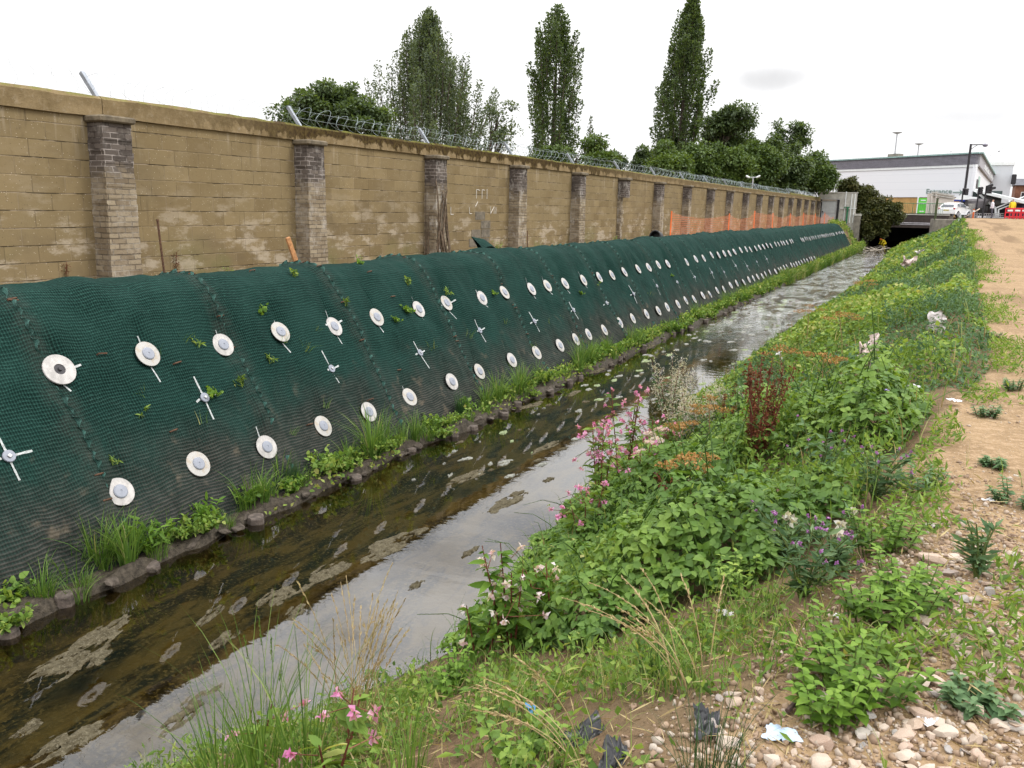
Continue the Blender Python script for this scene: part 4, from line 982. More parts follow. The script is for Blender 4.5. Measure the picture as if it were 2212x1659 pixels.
def far_end():
    # end wall with a metal door where the block wall stops
    Y = 86.3; t = thing('end_wall', 'pale concrete end wall with a grey metal door at the far end of the block wall', 'wall')
    def xz(px, py, Yy=Y): q = aty(px, py, Yy); return q.x, q.z
    x0, z1 = xz(1768, 417); x1, _ = xz(1852, 418); _, z0 = xz(1810, 482); dx0, dz1 = xz(1774, 431); dx1, dz0 = xz(1808, 484)
    for (a, b, c, d) in ((x0, dx0, z0 - 1, z1), (dx1, x1, z0 - 1, z1), (dx0, dx1, dz1, z1), (dx0, dx1, z0 - 1, dz0)):
        MB().box(((a + b) / 2, Y + .15, (c + d) / 2), (b - a, .3, d - c)).build('wall_panel', CONC, t)
    MB().box(((x0 + x1) / 2, Y + .15, z1 + .05), (x1 - x0 + .1, .4, .1)).build('coping', CONC, t)
    d = MB().box(((dx0 + dx1) / 2, Y + .06, (dz0 + dz1) / 2), (dx1 - dx0 - .2, .06, dz1 - dz0 - .1), bev=.01).build('door', DOORM, t)
    for px in (.5, .47):
        pass
    MB().box(((dx0 + dx1) / 2, Y + .02, dz0 + (dz1 - dz0) * .45), (dx1 - dx0 - .3, .03, .06)).build('rail', STEEL, d)
    MB().box(((dx0 + dx1) / 2, Y + .02, dz1 - .16), (dx1 - dx0 - .3, .03, .06)).build('rail', STEEL, d)
    MB().box((dx0 + .22, Y, dz0 + (dz1 - dz0) * .5), (.10, .06, .14)).build('handle', BLACKP, d)
    for (a, w) in ((dx0 + .05, .12), (dx1 - .05, .2)): MB().box((a, Y - .03, (dz0 + dz1) / 2), (w, .14, dz1 - dz0)).build('door_post', BLACKP, t)
    MB().box(((dx0 + dx1) / 2, Y - .02, dz1 + .02), (dx1 - dx0, .10, .10)).build('door_head', STEEL, t)
    for px in (1826, 1839, 1846): qx, _ = xz(px, 440); MB().box((qx, Y - .04, (z0 + z1) / 2 + (.2 if px < 1830 else 0)), (.07, .07, z1 - z0 - .1)).build('pale_strip', WHITET, t)
    qx, qz = xz(1832, 450); MB().box((qx, Y - .06, qz), (1.5, .05, .06)).build('cross_rail', WHITET, t)
    gx, gz = xz(1830, 465); g = MB(); g.box((gx, Y - .2, gz), (.16, .12, 1.6), bev=.02); g.box((gx - .08, Y - .2, gz + .75), (.5, .08, .10)); tag(g.build('green_post', GREENP), 'dark green gate post with a cross arm beside the grey door', 'post')
    # wing wall and abutments
    w = thing('wing_wall', 'weathered concrete wing wall dropping from the end wall to the stream', 'retaining wall')
    MB().box((-6.95, 88.6, 1.35), (.5, 5.2, 3.5)).build('wall_panel', CONCD, w)
    MB().box((-6.95, 88.6, 3.2), (.6, 5.3, .2)).build('coping', CONC, w)
    # culvert
    b = thing('culvert_bridge', 'low bridge with twin pale pipes and a green railing over the dark culvert', 'bridge')
    YB = 91.5; zt = 3.16
    MB().box((-3.6, YB + 10, zt - .12), (9.6, 20, .5)).build('deck', CONCD, b)
    MB().box((-3.4, YB, 2.78), (8.4, .4, .95)).build('girder', DARKST, b)
    MB().box((-3.4, YB - .1, 3.33), (8.4, .35, .09)).build('kerb', CONC, b)
    for z in (2.50, 2.36): MB().tube([(-7.2, YB - .28, z), (.6, YB - .28, z)], .055, 8).build('pipe', PIPE, b)
    MB().box((-3.4, YB - .05, 2.17), (8.2, .5, .24)).build('soffit_beam', DARKST, b)
    for x in (-7.4, .35): MB().box((x, YB + 10, 1.2), (.9, 20, 4.0)).build('abutment', CONCD, b)
    MB().box((-3.4, YB + 19.8, 1.2), (8, .3, 3.4)).build('dark_culvert_end', BLACKP, b)  # black panel closing the culvert, its colour stands for the darkness inside
    rail = MB(); rail.tube([(-7, YB - .1, 4.40), (.3, YB - .1, 4.40)], .03, 6); rail.build('handrail', GREENP, b)
    for k in range(44): MB().tube([(-6.9 + k * .165, YB - .1, 3.36), (-6.9 + k * .165, YB - .1, 4.40)], .010 if k % 9 else .03, 5).build('baluster', GREENP, b)
    MB().box((.9, 89.9, 1.9), (3.0, 1.6, 2.1), rz=.25, bev=.04).build('wing_block', CONCD, b)
    # street
    ASPH = simple('asphalt', (.06, .06, .062), .9, 0, .2, 4, .3, 40)
    o = MB().box((20, 103, 3.045), (120, 23, .05)).build('road', ASPH); 
    bpy.data.objects.remove(o)
    mb = MB(); mb.box((30.8, 101.5, 3.12), (60, 19, .04)); tag(mb.build('road', ASPH), 'street crossing behind the bridge', 'road', kind='structure')
    mb = MB(); mb.box((-38.5, 101.5, 3.12), (60, 19, .04)); tag(mb.build('road', ASPH), 'street behind the end wall', 'road', kind='structure')
    mb = MB(); mb.box((-3.85, 101.7, 3.44), (9.2, 18.6, .04)); tag(mb.build('bridge_road', ASPH), 'road surface over the bridge', 'road', kind='structure')
far_end()

def store():
    C = Vector((3.06, 110, 0)); A = Vector((-14.6, 123, 0)); f = (C - A).normalized(); n = Vector((f.y, -f.x, 0)); S = Vector((.073, .997, 0)).normalized(); sn = Vector((S.y, -S.x, 0))
    t = thing('store_building', 'big white clad store with a dark louvred roof band and a sloping side', 'building')
    L = 48; zg = 3.0; rot = Matrix((f, -n, Vector((0, 0, 1)))).transposed()
    def slab(u0, u1, z0, z1, th, name, mat, out=0.0, par=t):
        c = C + f * ((u0 + u1) / 2) + n * (out - th / 2) + Vector((0, 0, (z0 + z1) / 2)); return MB().box(c, (u1 - u0, th, z1 - z0), rot=rot).build(name, mat, par)
    P = lambda px, py: on_plane(px, py, C, n)
    U = lambda px, py: (P(px, py) - C).dot(f)
    zb = P(2010, 426).z; zl = P(2112, 355).z; zt = P(2112, 332).z
    # cladding with thin joints
    m = Mat('white_cladding_panels'); p = m.pos(); z = m.xyz(p)[2]
    c = m.mix(m.rng(m.math('ABSOLUTE', m.math('SUBTRACT', m.math('FRACT', m.math('DIVIDE', m.math('SUBTRACT', z, zb), (zl - zb) / 4 + .001)), .5)), .485, .495), (.74, .745, .765), (.56, .57, .60))
    c = m.mix(m.noise(p, .35, 3), c, m.mix(1.0, c, (.95, .95, .97), 'MULTIPLY'))
    CLAD = m.done(m.pbr(c, .45, 0, None, .4))
    slab(-L, 0, zb, zl - .25, .3, 'cladding', CLAD)
    slab(-L, 0, zl - .25, zl, .5, 'white_trim', WHITET, .1)
    lv = Mat('louvres'); p = lv.pos(); z = lv.xyz(p)[2]; w = lv.math('FRACT', lv.math('DIVIDE', z, (zt - zl) / 9))
    LOUV = lv.done(lv.pbr(lv.mix(lv.rng(w, .35, .7), (.035, .033, .042), (.30, .29, .33)), .6, 0, None, .3))
    for k in range(9): 
        h = (zt - zl) / 9; slab(-L, 0, zl + k * h + .004, zl + (k + .58) * h, .34 , 'louvre', simple('louvre_metal', (.27, .26, .30), .6, 0, .1, 2) if k == 0 else bpy.data.materials['louvre_metal'], .14)
    slab(-L, -.05, zl, zt - .01, .1, 'louvre_back', BLACKP, -.12)
    slab(-L, .3, zt, zt + .16, 1.0, 'roof_edge', simple('roof_edge', (.24, .36, .34), .5), .3)
    slab(-L, 0, zg, zb, .3, 'ground_floor', simple('ochre_panel', (.42, .25, .09), .8, 0, .2, 1.5), -.1)
    # green window sign and white frame
    u0, u1 = U(1984, 440), U(2005, 440); zw = P(1995, 462).z
    gm = simple('green_sign', (.10, .50, .045), .5, 0, .15, 1.2)
    s = slab(u0, u1, zw, zb - .1, .1, 'sign_panel', gm, .05); tag(s, 'bright green panel under the white cladding')
    zm = zw + (zb - zw) * .6; slab(u0, u1, zm, zm + .12, .06, 'white_bar', WHITET, .085, s); slab(u0 - .16, u0, zw - .5, zb, .12, 'white_post', WHITET, .085, s)
    for (a, b2, zz) in ((.25, .75, .78), (.2, .7, .12)): slab(u0 + (u1 - u0) * a, u0 + (u1 - u0) * b2, zw + (zb - zw) * zz, zw + (zb - zw) * zz + .12, .02, 'white_mark', WHITET, .065, s)
    # wording
    def text(body, px, py, hpx, P_, name='sign_lettering'):
        cu = bpy.data.curves.new(name, 'FONT'); cu.body = body; sc_ = (P_(px, py - hpx) - P_(px, py)).length / .70; cu.size = sc_; cu.extrude = .02; cu.offset = .004
        o = bpy.data.objects.new('tmp', cu); COL.objects.link(o); dg = bpy.context.evaluated_depsgraph_get(); me = bpy.data.meshes.new_from_object(o.evaluated_get(dg)); bpy.data.objects.remove(o)
        me.materials.clear(); me.materials.append(simple('sign_green_grey', (.22, .29, .26), .6, 0, .1, 3))
        q = P_(px, py) + n * .05; o = link(bpy.data.objects.new(name, me), t); w = max(v.co.x for v in me.vertices)
        want = (P_(2056, py) - P_(px, py)).length if body[0] == 'E' else None
        sx = want / w if want else 1
        o.matrix_world = Matrix(((f.x * sx, 0, n.x, q.x), (f.y * sx, 0, n.y, q.y), (0, 1, 0, q.z), (0, 0, 0, 1))); return o
    text('Entrance', 2000, 418.0, 10.0, P)
    a0 = P(2060, 415.5); mb = MB(); e = f; up = Vector((0, 0, 1)); a0 = a0 + n * .04
    mb.box(a0 + e * .5, (1.1, .04, .13), rot=rot); 
    mb.prism([(.75, .32), (1.25, 0), (.75, -.32), (.9, 0)], 0, .04, lambda u, v, h: a0 + e * u + up * v + n * (h - .02)); mb.build('arrow', bpy.data.materials['sign_green_grey'], t)
    # side of the store running away from us
    def side(v0, v1, z0, z1, th, name, mat, out=0.0):
        c = C + S * ((v0 + v1) / 2) + sn * (out - th / 2) + Vector((0, 0, (z0 + z1) / 2)); return MB().box(c, (th, v1 - v0, z1 - z0), rot=Matrix((sn, S, Vector((0, 0, 1)))).transposed()).build(name, mat, t)
    side(.0, 64, zg, zl, .3, 'side_wall', CLAD, -.01)
    side(.3, 66, zl - .1, zt, .25, 'side_fascia', simple('grey_fascia', (.33, .32, .34), .55, 0, .06, 1), .3)
    side(-.1, 66, zt, zt + .16, 1.2, 'roof_edge', bpy.data.materials['roof_edge'], .6)
    side(.3, 2.6, zg, zl - .15, .1, 'corner_post', WHITET, .06)
    side(6, 10, zg + 1.2, zl - 1.4, .12, 'window', BLACKP, .06); side(10.2, 14, zg, zl - .9, .12, 'pale_green_panel', simple('pale_green', (.38, .55, .48), .5), .06)
    for k in range(14): 
        v = 14 + k * 3.2 + random.uniform(-.4, .4); side(v, v + random.uniform(.9, 2.2), zl + .15, zl + random.uniform(.5, .95), .06, 'white_stroke', WHITET, .36)
    # flat roof closes the shell
    D = C + S * 64; A2 = C - f * L; R = [C, D, D - f * L * .8, A2]
    mb = MB(); mb.prism([(q.x, q.y) for q in R], zt - .3, zt - .2, lambda u, v, h: Vector((u, v, h))); mb.build('roof', CONCD, t)
    # plant box on the roof
    q = P(1933, 341); MB().box((q.x, q.y + .9, zt + .28), (1.5, 1.0, .5), rot=rot).build('roof_plant', CONCD, t)
    # floodlight masts
    MG = simple('mast_grey', (.36, .37, .39), .5, .3, .1, 3)
    for (px, py, pyb, Yy, lab) in ((1938, 289, 345, 128, 'taller grey lighting mast rising behind the roof plant box'), (1985, 313, 345, 140, 'shorter grey lighting mast behind the store roof')):
        a = aty(px, py, Yy); o = thing('lighting_mast', lab, 'mast', (a.x, a.y, zg), 0, 'masts behind the store'); h = a.z - zg
        MB().tube([(0, 0, 0), (0, 0, h)], [.14, .08], 10).build('pole', MG, o)
        if Yy < 130: MB().box((.02, -.1, h * .75), (.3, .25, .4)).build('control_box', MG, o)
        mb = MB(); mb.lathe([(0, -.03), (.2, -.01), (.60, .13), (.64, .19), (0, .22)], 16, Matrix.Translation((0, 0, h))); mb.build('lamp_head', MG, o)
    # tower behind, house at the right edge
    o = thing('tower_block', 'plain pale windowless tower behind the store', 'building'); a = aty(2139, 357, 165); b = aty(2190, 357, 165)
    m_ = simple('tower_cladding', (.52, .54, .57), .5, 0, .05, .3)
    MB().box(((a.x + b.x) / 2, 169, (a.z + zg) / 2), (b.x - a.x, 8, a.z - zg)).build('walls', m_, o); MB().box(((a.x + b.x) / 2, 169, a.z + .25), (b.x - a.x + .3, 8.3, .5)).build('parapet', WHITET, o)
    c0 = aty(2190, 376, 164); c1 = aty(2190, 398, 164); MB().box((c0.x + .15, 165, (c0.z + c1.z) / 2), (.7, 1.5, c0.z - c1.z), bev=.1).build('side_sign', BLACKP, o)
    o = thing('brick_house', 'brown brick house with a grey slate roof at the right edge', 'house'); a = aty(2189, 384, 185); e0 = aty(2189, 400, 185); 
    BR = simple('red_brown_brick', (.17, .075, .045), .9, 0, .3, 1.5); SL = simple('slate', (.10, .10, .115), .8, 0, .2, 1)
    x0 = a.x + .6; x1 = x0 + 14
    MB().box(((x0 + x1) / 2, 189, (e0.z + zg) / 2), (x1 - x0, 8, e0.z - zg)).build('wall', BR, o)
    mb = MB(); mb.add([(x0 - .3, 184.6, e0.z), (x1 + .3, 184.6, e0.z), (x1, 189, a.z), (x0, 189, a.z), (x0 - .3, 193.4, e0.z), (x1 + .3, 193.4, e0.z)], [(0, 1, 2, 3), (3, 2, 5, 4), (0, 3, 4), (1, 5, 2), (0, 4, 5, 1)]); mb.build('roof', SL, o)
    MB().box((x0 + 3.4, 189, a.z + .5), (.8, .8, 2.2)).build('chimney', BR, o)
    for k in range(3):
        for zz in (e0.z - 1.9, e0.z - 4.5):
            w = MB().box((x0 + 1.6 + k * 2.6, 184.97, zz), (1.2, .06, 1.3)).build('window', WHITET, o); MB().box((x0 + 1.6 + k * 2.6, 184.93, zz), (1.0, .04, 1.1)).build('pane', BLACKP, w)
store()

def street():
    # entrance block of glass with white frames
    GLASS = simple('dark_glass', (.020, .034, .032), .12, 0, .4, .8, spec=.6)
    Y = 100.0; A = lambda px, py, Yy=Y: aty(px, py, Yy)
    o = thing('glass_entrance', 'dark glass entrance block under a sloping white canopy', 'building')
    a = A(2102, 412); b = A(2158, 468); MB().box(((a.x + b.x) / 2, Y + 2, (a.z + b.z) / 2), (b.x - a.x, 4, a.z - b.z)).build('glazing', GLASS, o)
    def bar(p, q, w, name, mat, par=o): 
        p, q = Vector(p), Vector(q); d = q - p; return MB().box((p + q) / 2, (w, w, d.length), rot=d.to_track_quat('Z', 'Y').to_matrix()).build(name, mat, par)
    for px in (2112, 2124, 2136, 2148): bar(A(px, 420, Y - .1), A(px, 468, Y - .1), .07, 'mullion', DARKST)
    for py in (432, 444, 456): bar(A(2104, py, Y - .1), A(2156, py, Y - .1), .07, 'transom', DARKST)
    c = A(2130, 440, Y - .1); MB().box(c, (1.0, .05, .22)).build('pale_notice', simple('pale_notice', (.55, .62, .58), .5), o)  # plain pale board, no emission
    bar(A(2106, 411, Y - 2), A(2216, 437, Y - 6), .28, 'canopy_edge', WHITET); bar(A(2108, 413, Y - 2), A(2150, 449, Y - 2.2), .20, 'frame_leg', WHITET); bar(A(2150, 449, Y - 2.2), A(2154, 468, Y - 2.2), .20, 'frame_leg', WHITET)
    mb = MB(); p = [A(2106, 410, Y - 2), A(2216, 436, Y - 6), A(2216, 436, Y + 8), A(2106, 410, Y + 4)]; mb.add([q for q in p] + [q - Vector((0, 0, .2)) for q in p], [(0, 1, 2, 3), (7, 6, 5, 4), (0, 4, 5, 1), (1, 5, 6, 2), (2, 6, 7, 3), (3, 7, 4, 0)]); mb.build('canopy_roof', WHITET, o)
    a = A(2158, 416, 104); b = A(2216, 468, 104); MB().box(((a.x + b.x) / 2, 105, (a.z + b.z) / 2 - .6), (b.x - a.x, 1, a.z - b.z - 1)).build('painted_recess', simple('painted_recess', (.05, .04, .055), .7, 0, .4, 1), o)  # solid block whose dark colour stands in for a recess
    s = thing('stair_rails', 'pair of white stair handrails rising to the right', 'handrail')
    for (p, q) in (((2152, 449), (2216, 423)), ((2156, 453), (2216, 429)), ((2157, 453), (2157, 468)), ((2150, 449), (2150, 468))): bar(A(*p, 96), A(*q, 96), .11, 'rail', WHITET, s)
    # kiosk with curved white roof, hoarding, railings
    k = thing('kiosk', 'grey kiosk with a curved white roof beside the white car', 'kiosk')
    a = A(2074, 430, 98); b = A(2110, 470, 98); MB().box(((a.x + b.x) / 2, 99, (a.z + b.z) / 2), (b.x - a.x, 2, a.z - b.z)).build('wall', simple('kiosk_grey', (.30, .28, .28), .7, 0, .15, 2), k)
    P = [A(2060, 431, 97.2), A(2070, 423, 97.2), A(2084, 420.5, 97.2), A(2100, 425, 97.2), A(2113, 426, 97.2), A(2113, 430, 97.2), A(2096, 430.5, 97.2), A(2080, 431.5, 97.2)]
    n = len(P); mb = MB(); mb.add(P + [q + Vector((0, 3.2, 0)) for q in P], [tuple(range(n - 1, -1, -1)), tuple(range(n, 2 * n))] + [(i, (i + 1) % n, n + (i + 1) % n, n + i) for i in range(n)]); mb.build('roof', WHITET, k)
    a = A(2061, 432, 97.3); MB().box((a.x + .5, 97.4, a.z - .02), (1.0, .2, .22)).build('blue_edge', simple('blue_edge', (.03, .06, .42), .5), k)
    mb = MB(); c = A(2112, 430, 98); mb.lathe([(0, -1.0), (.55, -.9), (1.1, -.2), (1.15, 0), (0, .05)], 18, Matrix.Translation(c)); mb.build('lamp_bowl', PIPE, k)
    h = thing('hoarding', 'beige site hoarding with a sloping top rail behind the white car', 'hoarding')
    a = A(2004, 418, 96); b = A(2062, 470, 96)
    mb = MB(); q = [(A(2004, 417, 96).x, 3.0), (A(2062, 420, 96).x, 3.0), (A(2062, 424, 96).x, A(2062, 425, 96).z), (A(2024, 416, 96).x, A(2024, 417, 96).z), (A(2004, 417, 96).x, A(2004, 418, 96).z)]; mb.prism(q, 96, 96.12, lambda u, v, w: Vector((u, w, v))); mb.build('panel', BEIGE, h)
    for px, py in ((2012, 419), (2022, 414)): bar(A(px, 470, 95.9), A(px + 1, py, 95.9), .16, 'post', BEIGE, h)
    bar(A(2012, 415, 95.85), A(2062, 423, 95.85), .14, 'top_rail', CONC, h); bar(A(2012, 421, 95.85), A(2062, 428, 95.85), .10, 'rail', CONC, h)
    g = thing('railing', 'grey railings and parked bicycle stands before the glass entrance', 'railing')
    for px in range(2096, 2166, 5): bar(A(px, 470, 93), A(px, 461.5, 93), .05, 'rail_post', STEEL, g)
    for py in (461.5, 466): bar(A(2094, py, 93), A(2168, py, 93), .05, 'rail_bar', STEEL, g)
    g = thing('wire_screen', 'upright grey wire mesh screen beside the kiosk', 'screen')
    for px in range(2092, 2106, 2): bar(A(px, 471, 94.5), A(px + 1.5, 440, 94.5), .035, 'wire', CONC, g)
    for py in (441, 455, 469): bar(A(2091, py, 94.5), A(2106, py, 94.5), .04, 'wire', CONC, g)
    # street lamp
    l0 = A(2082, 425, 98); l1 = A(2097.5, 311, 98); o = thing('street_lamp', 'tall dark street lamp with a single side arm', 'street lamp', (l1.x, 98, 3.1)); hgt = l1.z - 3.1
    MB().tube([(0, 0, 0), (0, 0, 1.2), (0, 0, 1.25), (0, 0, hgt)], [.19, .19, .14, .11], 10).build('pole', BLACKP, o)
    ax = A(2131, 312, 98).x - l1.x; mb = MB(); mb.tube([(0, 0, hgt - .08), (ax - .3, 0, hgt - .08)], .055, 6); mb.tube([(0, 0, hgt - .6), (.25, 0, hgt - .35), (.6, 0, hgt - .1)], .03, 6); mb.build('arm', BLACKP, o)
    MB().lathe([(0, .12), (.16, .08), (.26, -.02), (.2, -.18), (0, -.26)], 14, Matrix.Translation((ax - .1, 0, hgt - .08))).build('lamp_head', simple('lamp_glass', (.16, .15, .19), .3), o)
    # traffic signals
    RED = bpy.data.materials.new('red_signal'); RED.use_nodes = True; e = RED.node_tree.nodes['Principled BSDF']; e.inputs['Base Color'].default_value = (.8, .02, .02, 1); e.inputs['Emission Color'].default_value = (1, .03, .02, 1); e.inputs['Emission Strength'].default_value = 1.2
    def signal(label, px, py0, py1, pyb, Yy, yaw, red=False, extra=False):
        b0 = A(px, pyb, Yy); o = thing('traffic_signal', label, 'traffic light', (b0.x, Yy, 3.1), 0, 'traffic lights by the bridge'); zt_ = A(px, py0, Yy).z - 3.1; zb_ = A(px, py1, Yy).z - 3.1
        MB().tube([(0, 0, 0), (0, 0, zt_)], .07, 8).build('pole', BLACKP, o); Rm = Matrix.Rotation(yaw, 3, 'Z')
        mb = MB(); mb.box(Rm @ Vector((0, -.2, (zt_ + zb_) / 2)), (.42, .22, zt_ - zb_), rot=Rm, bev=.04); hd = mb.build('signal_head', BLACKP, o)
        for k in range(3):
            z = zb_ + (zt_ - zb_) * (.18 + .32 * k); c = Rm @ Vector((0, -.34, z)); mb = MB()
            M = Matrix.Translation(c) @ Rm.to_4x4() @ Matrix.Rotation(R_(90), 4, 'X')
            mb.lathe([(.12, -.08), (.14, -.08), (.14, .16), (.12, .16)], 14, M); mb.build('hood', BLACKP, hd)
            mb = MB(); mb.lathe([(0, -.01), (.11, -.01), (.11, .02), (0, .03)], 14, M); mb.build('lens', RED if (red and k == 2) else DARKHOLE, hd)
        if extra:
            for (dz, dx) in ((.02, .3), (-.25, .55)): mb = MB(); mb.box((dx, -.1, zt_ + dz), (.5, .22, .22), rot=Matrix.Rotation(-.35, 3, 'Y'), bev=.05); mb.build('hood', BLACKP, hd)
        return o
    signal('traffic light with red lit, tilted beside the lamp post', 2077, 407, 421, 440, 93, 2.2, True)
    signal('boxy traffic light seen from behind over the kiosk', 2110, 404, 420, 445, 95, .5)
    signal('tallest dark traffic light post before the glass entrance', 2122, 401, 418, 470, 92.5, 1.4, False, True)
    bar(A(2066, 413, 93), A(2128, 410, 93), .05, 'signal_bracket', BLACKP, [x for x in COL.objects if x.name.startswith('traffic_signal') and x.type == 'EMPTY'][0])
    # red barriers
    RB = simple('red_plastic', (.55, .02, .035), .4, 0, .15, 3)
    for i, px in enumerate((2172, 2188, 2204)):
        c = A(px + 8, 470, 84); o = thing('road_barrier', ['left', 'middle', 'right'][i] + ' of three red plastic road barriers at the end of the track', 'barrier', (c.x, 84 + .05 * i, float(H(c.x, 84))), .05 * i, 'red road barriers'); w = .76; hh = .95
        for zz in (.18, .55, .88): MB().box((0, 0, zz), (w, .07, .12), bev=.02).build('rail', RB, o)
        for xx in (-w / 2 + .05, 0, w / 2 - .05): MB().box((xx, 0, hh / 2), (.09, .08, hh), bev=.02).build('upright', RB, o)
        MB().box((0, -.045, .72), (.4, .012, .14)).build('reflector', WHITET, o); MB().box((0, 0, .05), (.14, .5, .07), bev=.02).build('foot', RB, o)
    for (px, lab, c, h0, Yy) in ((2072, 'white-sleeved cone at the end of the bank weeds', (.62, .60, .55), .75, 80),): 
        q = at(px, 484); o = thing('traffic_cone', lab, 'traffic cone', q); MB().lathe([(0, .04), (.14, .04), (.04, h0), (0, h0)], 14).build('cone', PAINT, o); MB().box((0, 0, .02), (.4, .4, .04), bev=.01).build('base', simple('orange_rubber', (.55, .12, .03), .6), o)
    q = aty(2102, 467, 86); o = thing('marker_post', 'short orange marker post in the weeds beside the track end', 'post', (q.x, 86, float(H(q.x, 86)))); MB().tube([(0, 0, -.1), (0, 0, .8)], .07, 8).build('post', bpy.data.materials['orange_rubber'], o); MB().tube([(0, 0, .55), (0, 0, .7)], .074, 8).build('reflector', WHITET, o)
    p0, p1, p2 = at(2048, 488), aty(2085, 471, 84), aty(2116, 451, 88); mb = MB(); pts = [Vector(p0) + Vector((0, 0, .25))]
    for k in range(1, 13): tt = k / 12; q = (p0 + Vector((0, 0, .25))) * (1 - tt) ** 2 + p1 * 2 * tt * (1 - tt) + p2 * tt * tt; pts.append(q)
    mb.tube(pts, .045, 5); tag(mb.build('barrier_tape', simple('tape', (.55, .45, .36), .6)), 'pale barrier tape slung up the slope from the culvert', 'tape')
    q = aty(2020, 472, 89); o = thing('timber_post', 'old mossy timber post at the corner of the culvert', 'post', (q.x, 89, 2.9)); MB().box((0, 0, .9), (.2, .2, 2.0), bev=.03).build('post', simple('mossy_wood', (.07, .085, .04), .9, 0, .4, 5), o); MB().box((0, 0, 1.95), (.26, .26, .08), bev=.02).build('cap', bpy.data.materials['mossy_wood'], o)
    # security cameras on a pole behind the wall
    q = aty(1625, 408, 58); o = thing('camera_pole', 'pole with two white security cameras just behind the wall', 'security camera', (q.x, 58, 2.06)); zt_ = aty(1625, 383, 58).z - 2.06
    MB().tube([(0, 0, 0), (0, 0, zt_)], .05, 8).build('pole', STEEL, o); MB().tube([(-.45, 0, zt_), (.45, 0, zt_)], .03, 6).build('cross_arm', STEEL, o)
    for sx in (-1, 1): MB().box((sx * .34, -.05, zt_ + .04), (.28, .11, .11), rot=Matrix.Rotation(sx * -.5, 3, 'Y'), bev=.03).build('camera_housing', WHITET, o)
    # gulls
    for i, (px, py, s, lab) in enumerate(((2158, 327, .55, 'largest dark bird in flight at the right'), (2054, 328, .42, 'bird in flight left of the lamp post'), (2140, 335, .30, 'smallest bird in flight below the largest'))):
        c = A(px, py, 90); o = thing('bird', lab, 'bird', c, random.uniform(-.5, .5), 'birds over the store'); o.rotation_euler = (0, -.55, .3)
        mb = MB(); mb.lathe([(0, -s * .5), (s * .07, -s * .25), (s * .10, 0), (s * .06, s * .25), (0, s * .42)], 8, Matrix.Rotation(R_(90), 4, 'X'))
        for sg in (-1, 1): mb.add([(0, -.1 * s, 0), (sg * .55 * s, -.12 * s, .16 * s), (sg * 1.15 * s, .10 * s, .05 * s), (sg * .5 * s, .12 * s, .15 * s), (0, .14 * s, 0), (sg * .5 * s, 0, .12 * s)], [(0, 1, 5), (1, 2, 5), (2, 3, 5), (3, 4, 5), (4, 0, 5)])
        mb.build('bird', simple('bird_grey', (.16, .15, .16), .8), None); ob = COL.objects[-1]; ob.matrix_world = Matrix.Translation(c) @ o.rotation_euler.to_matrix().to_4x4()
        for kk in ('label', 'category', 'group'): ob[kk] = o[kk]
        bpy.data.objects.remove(o)
street()

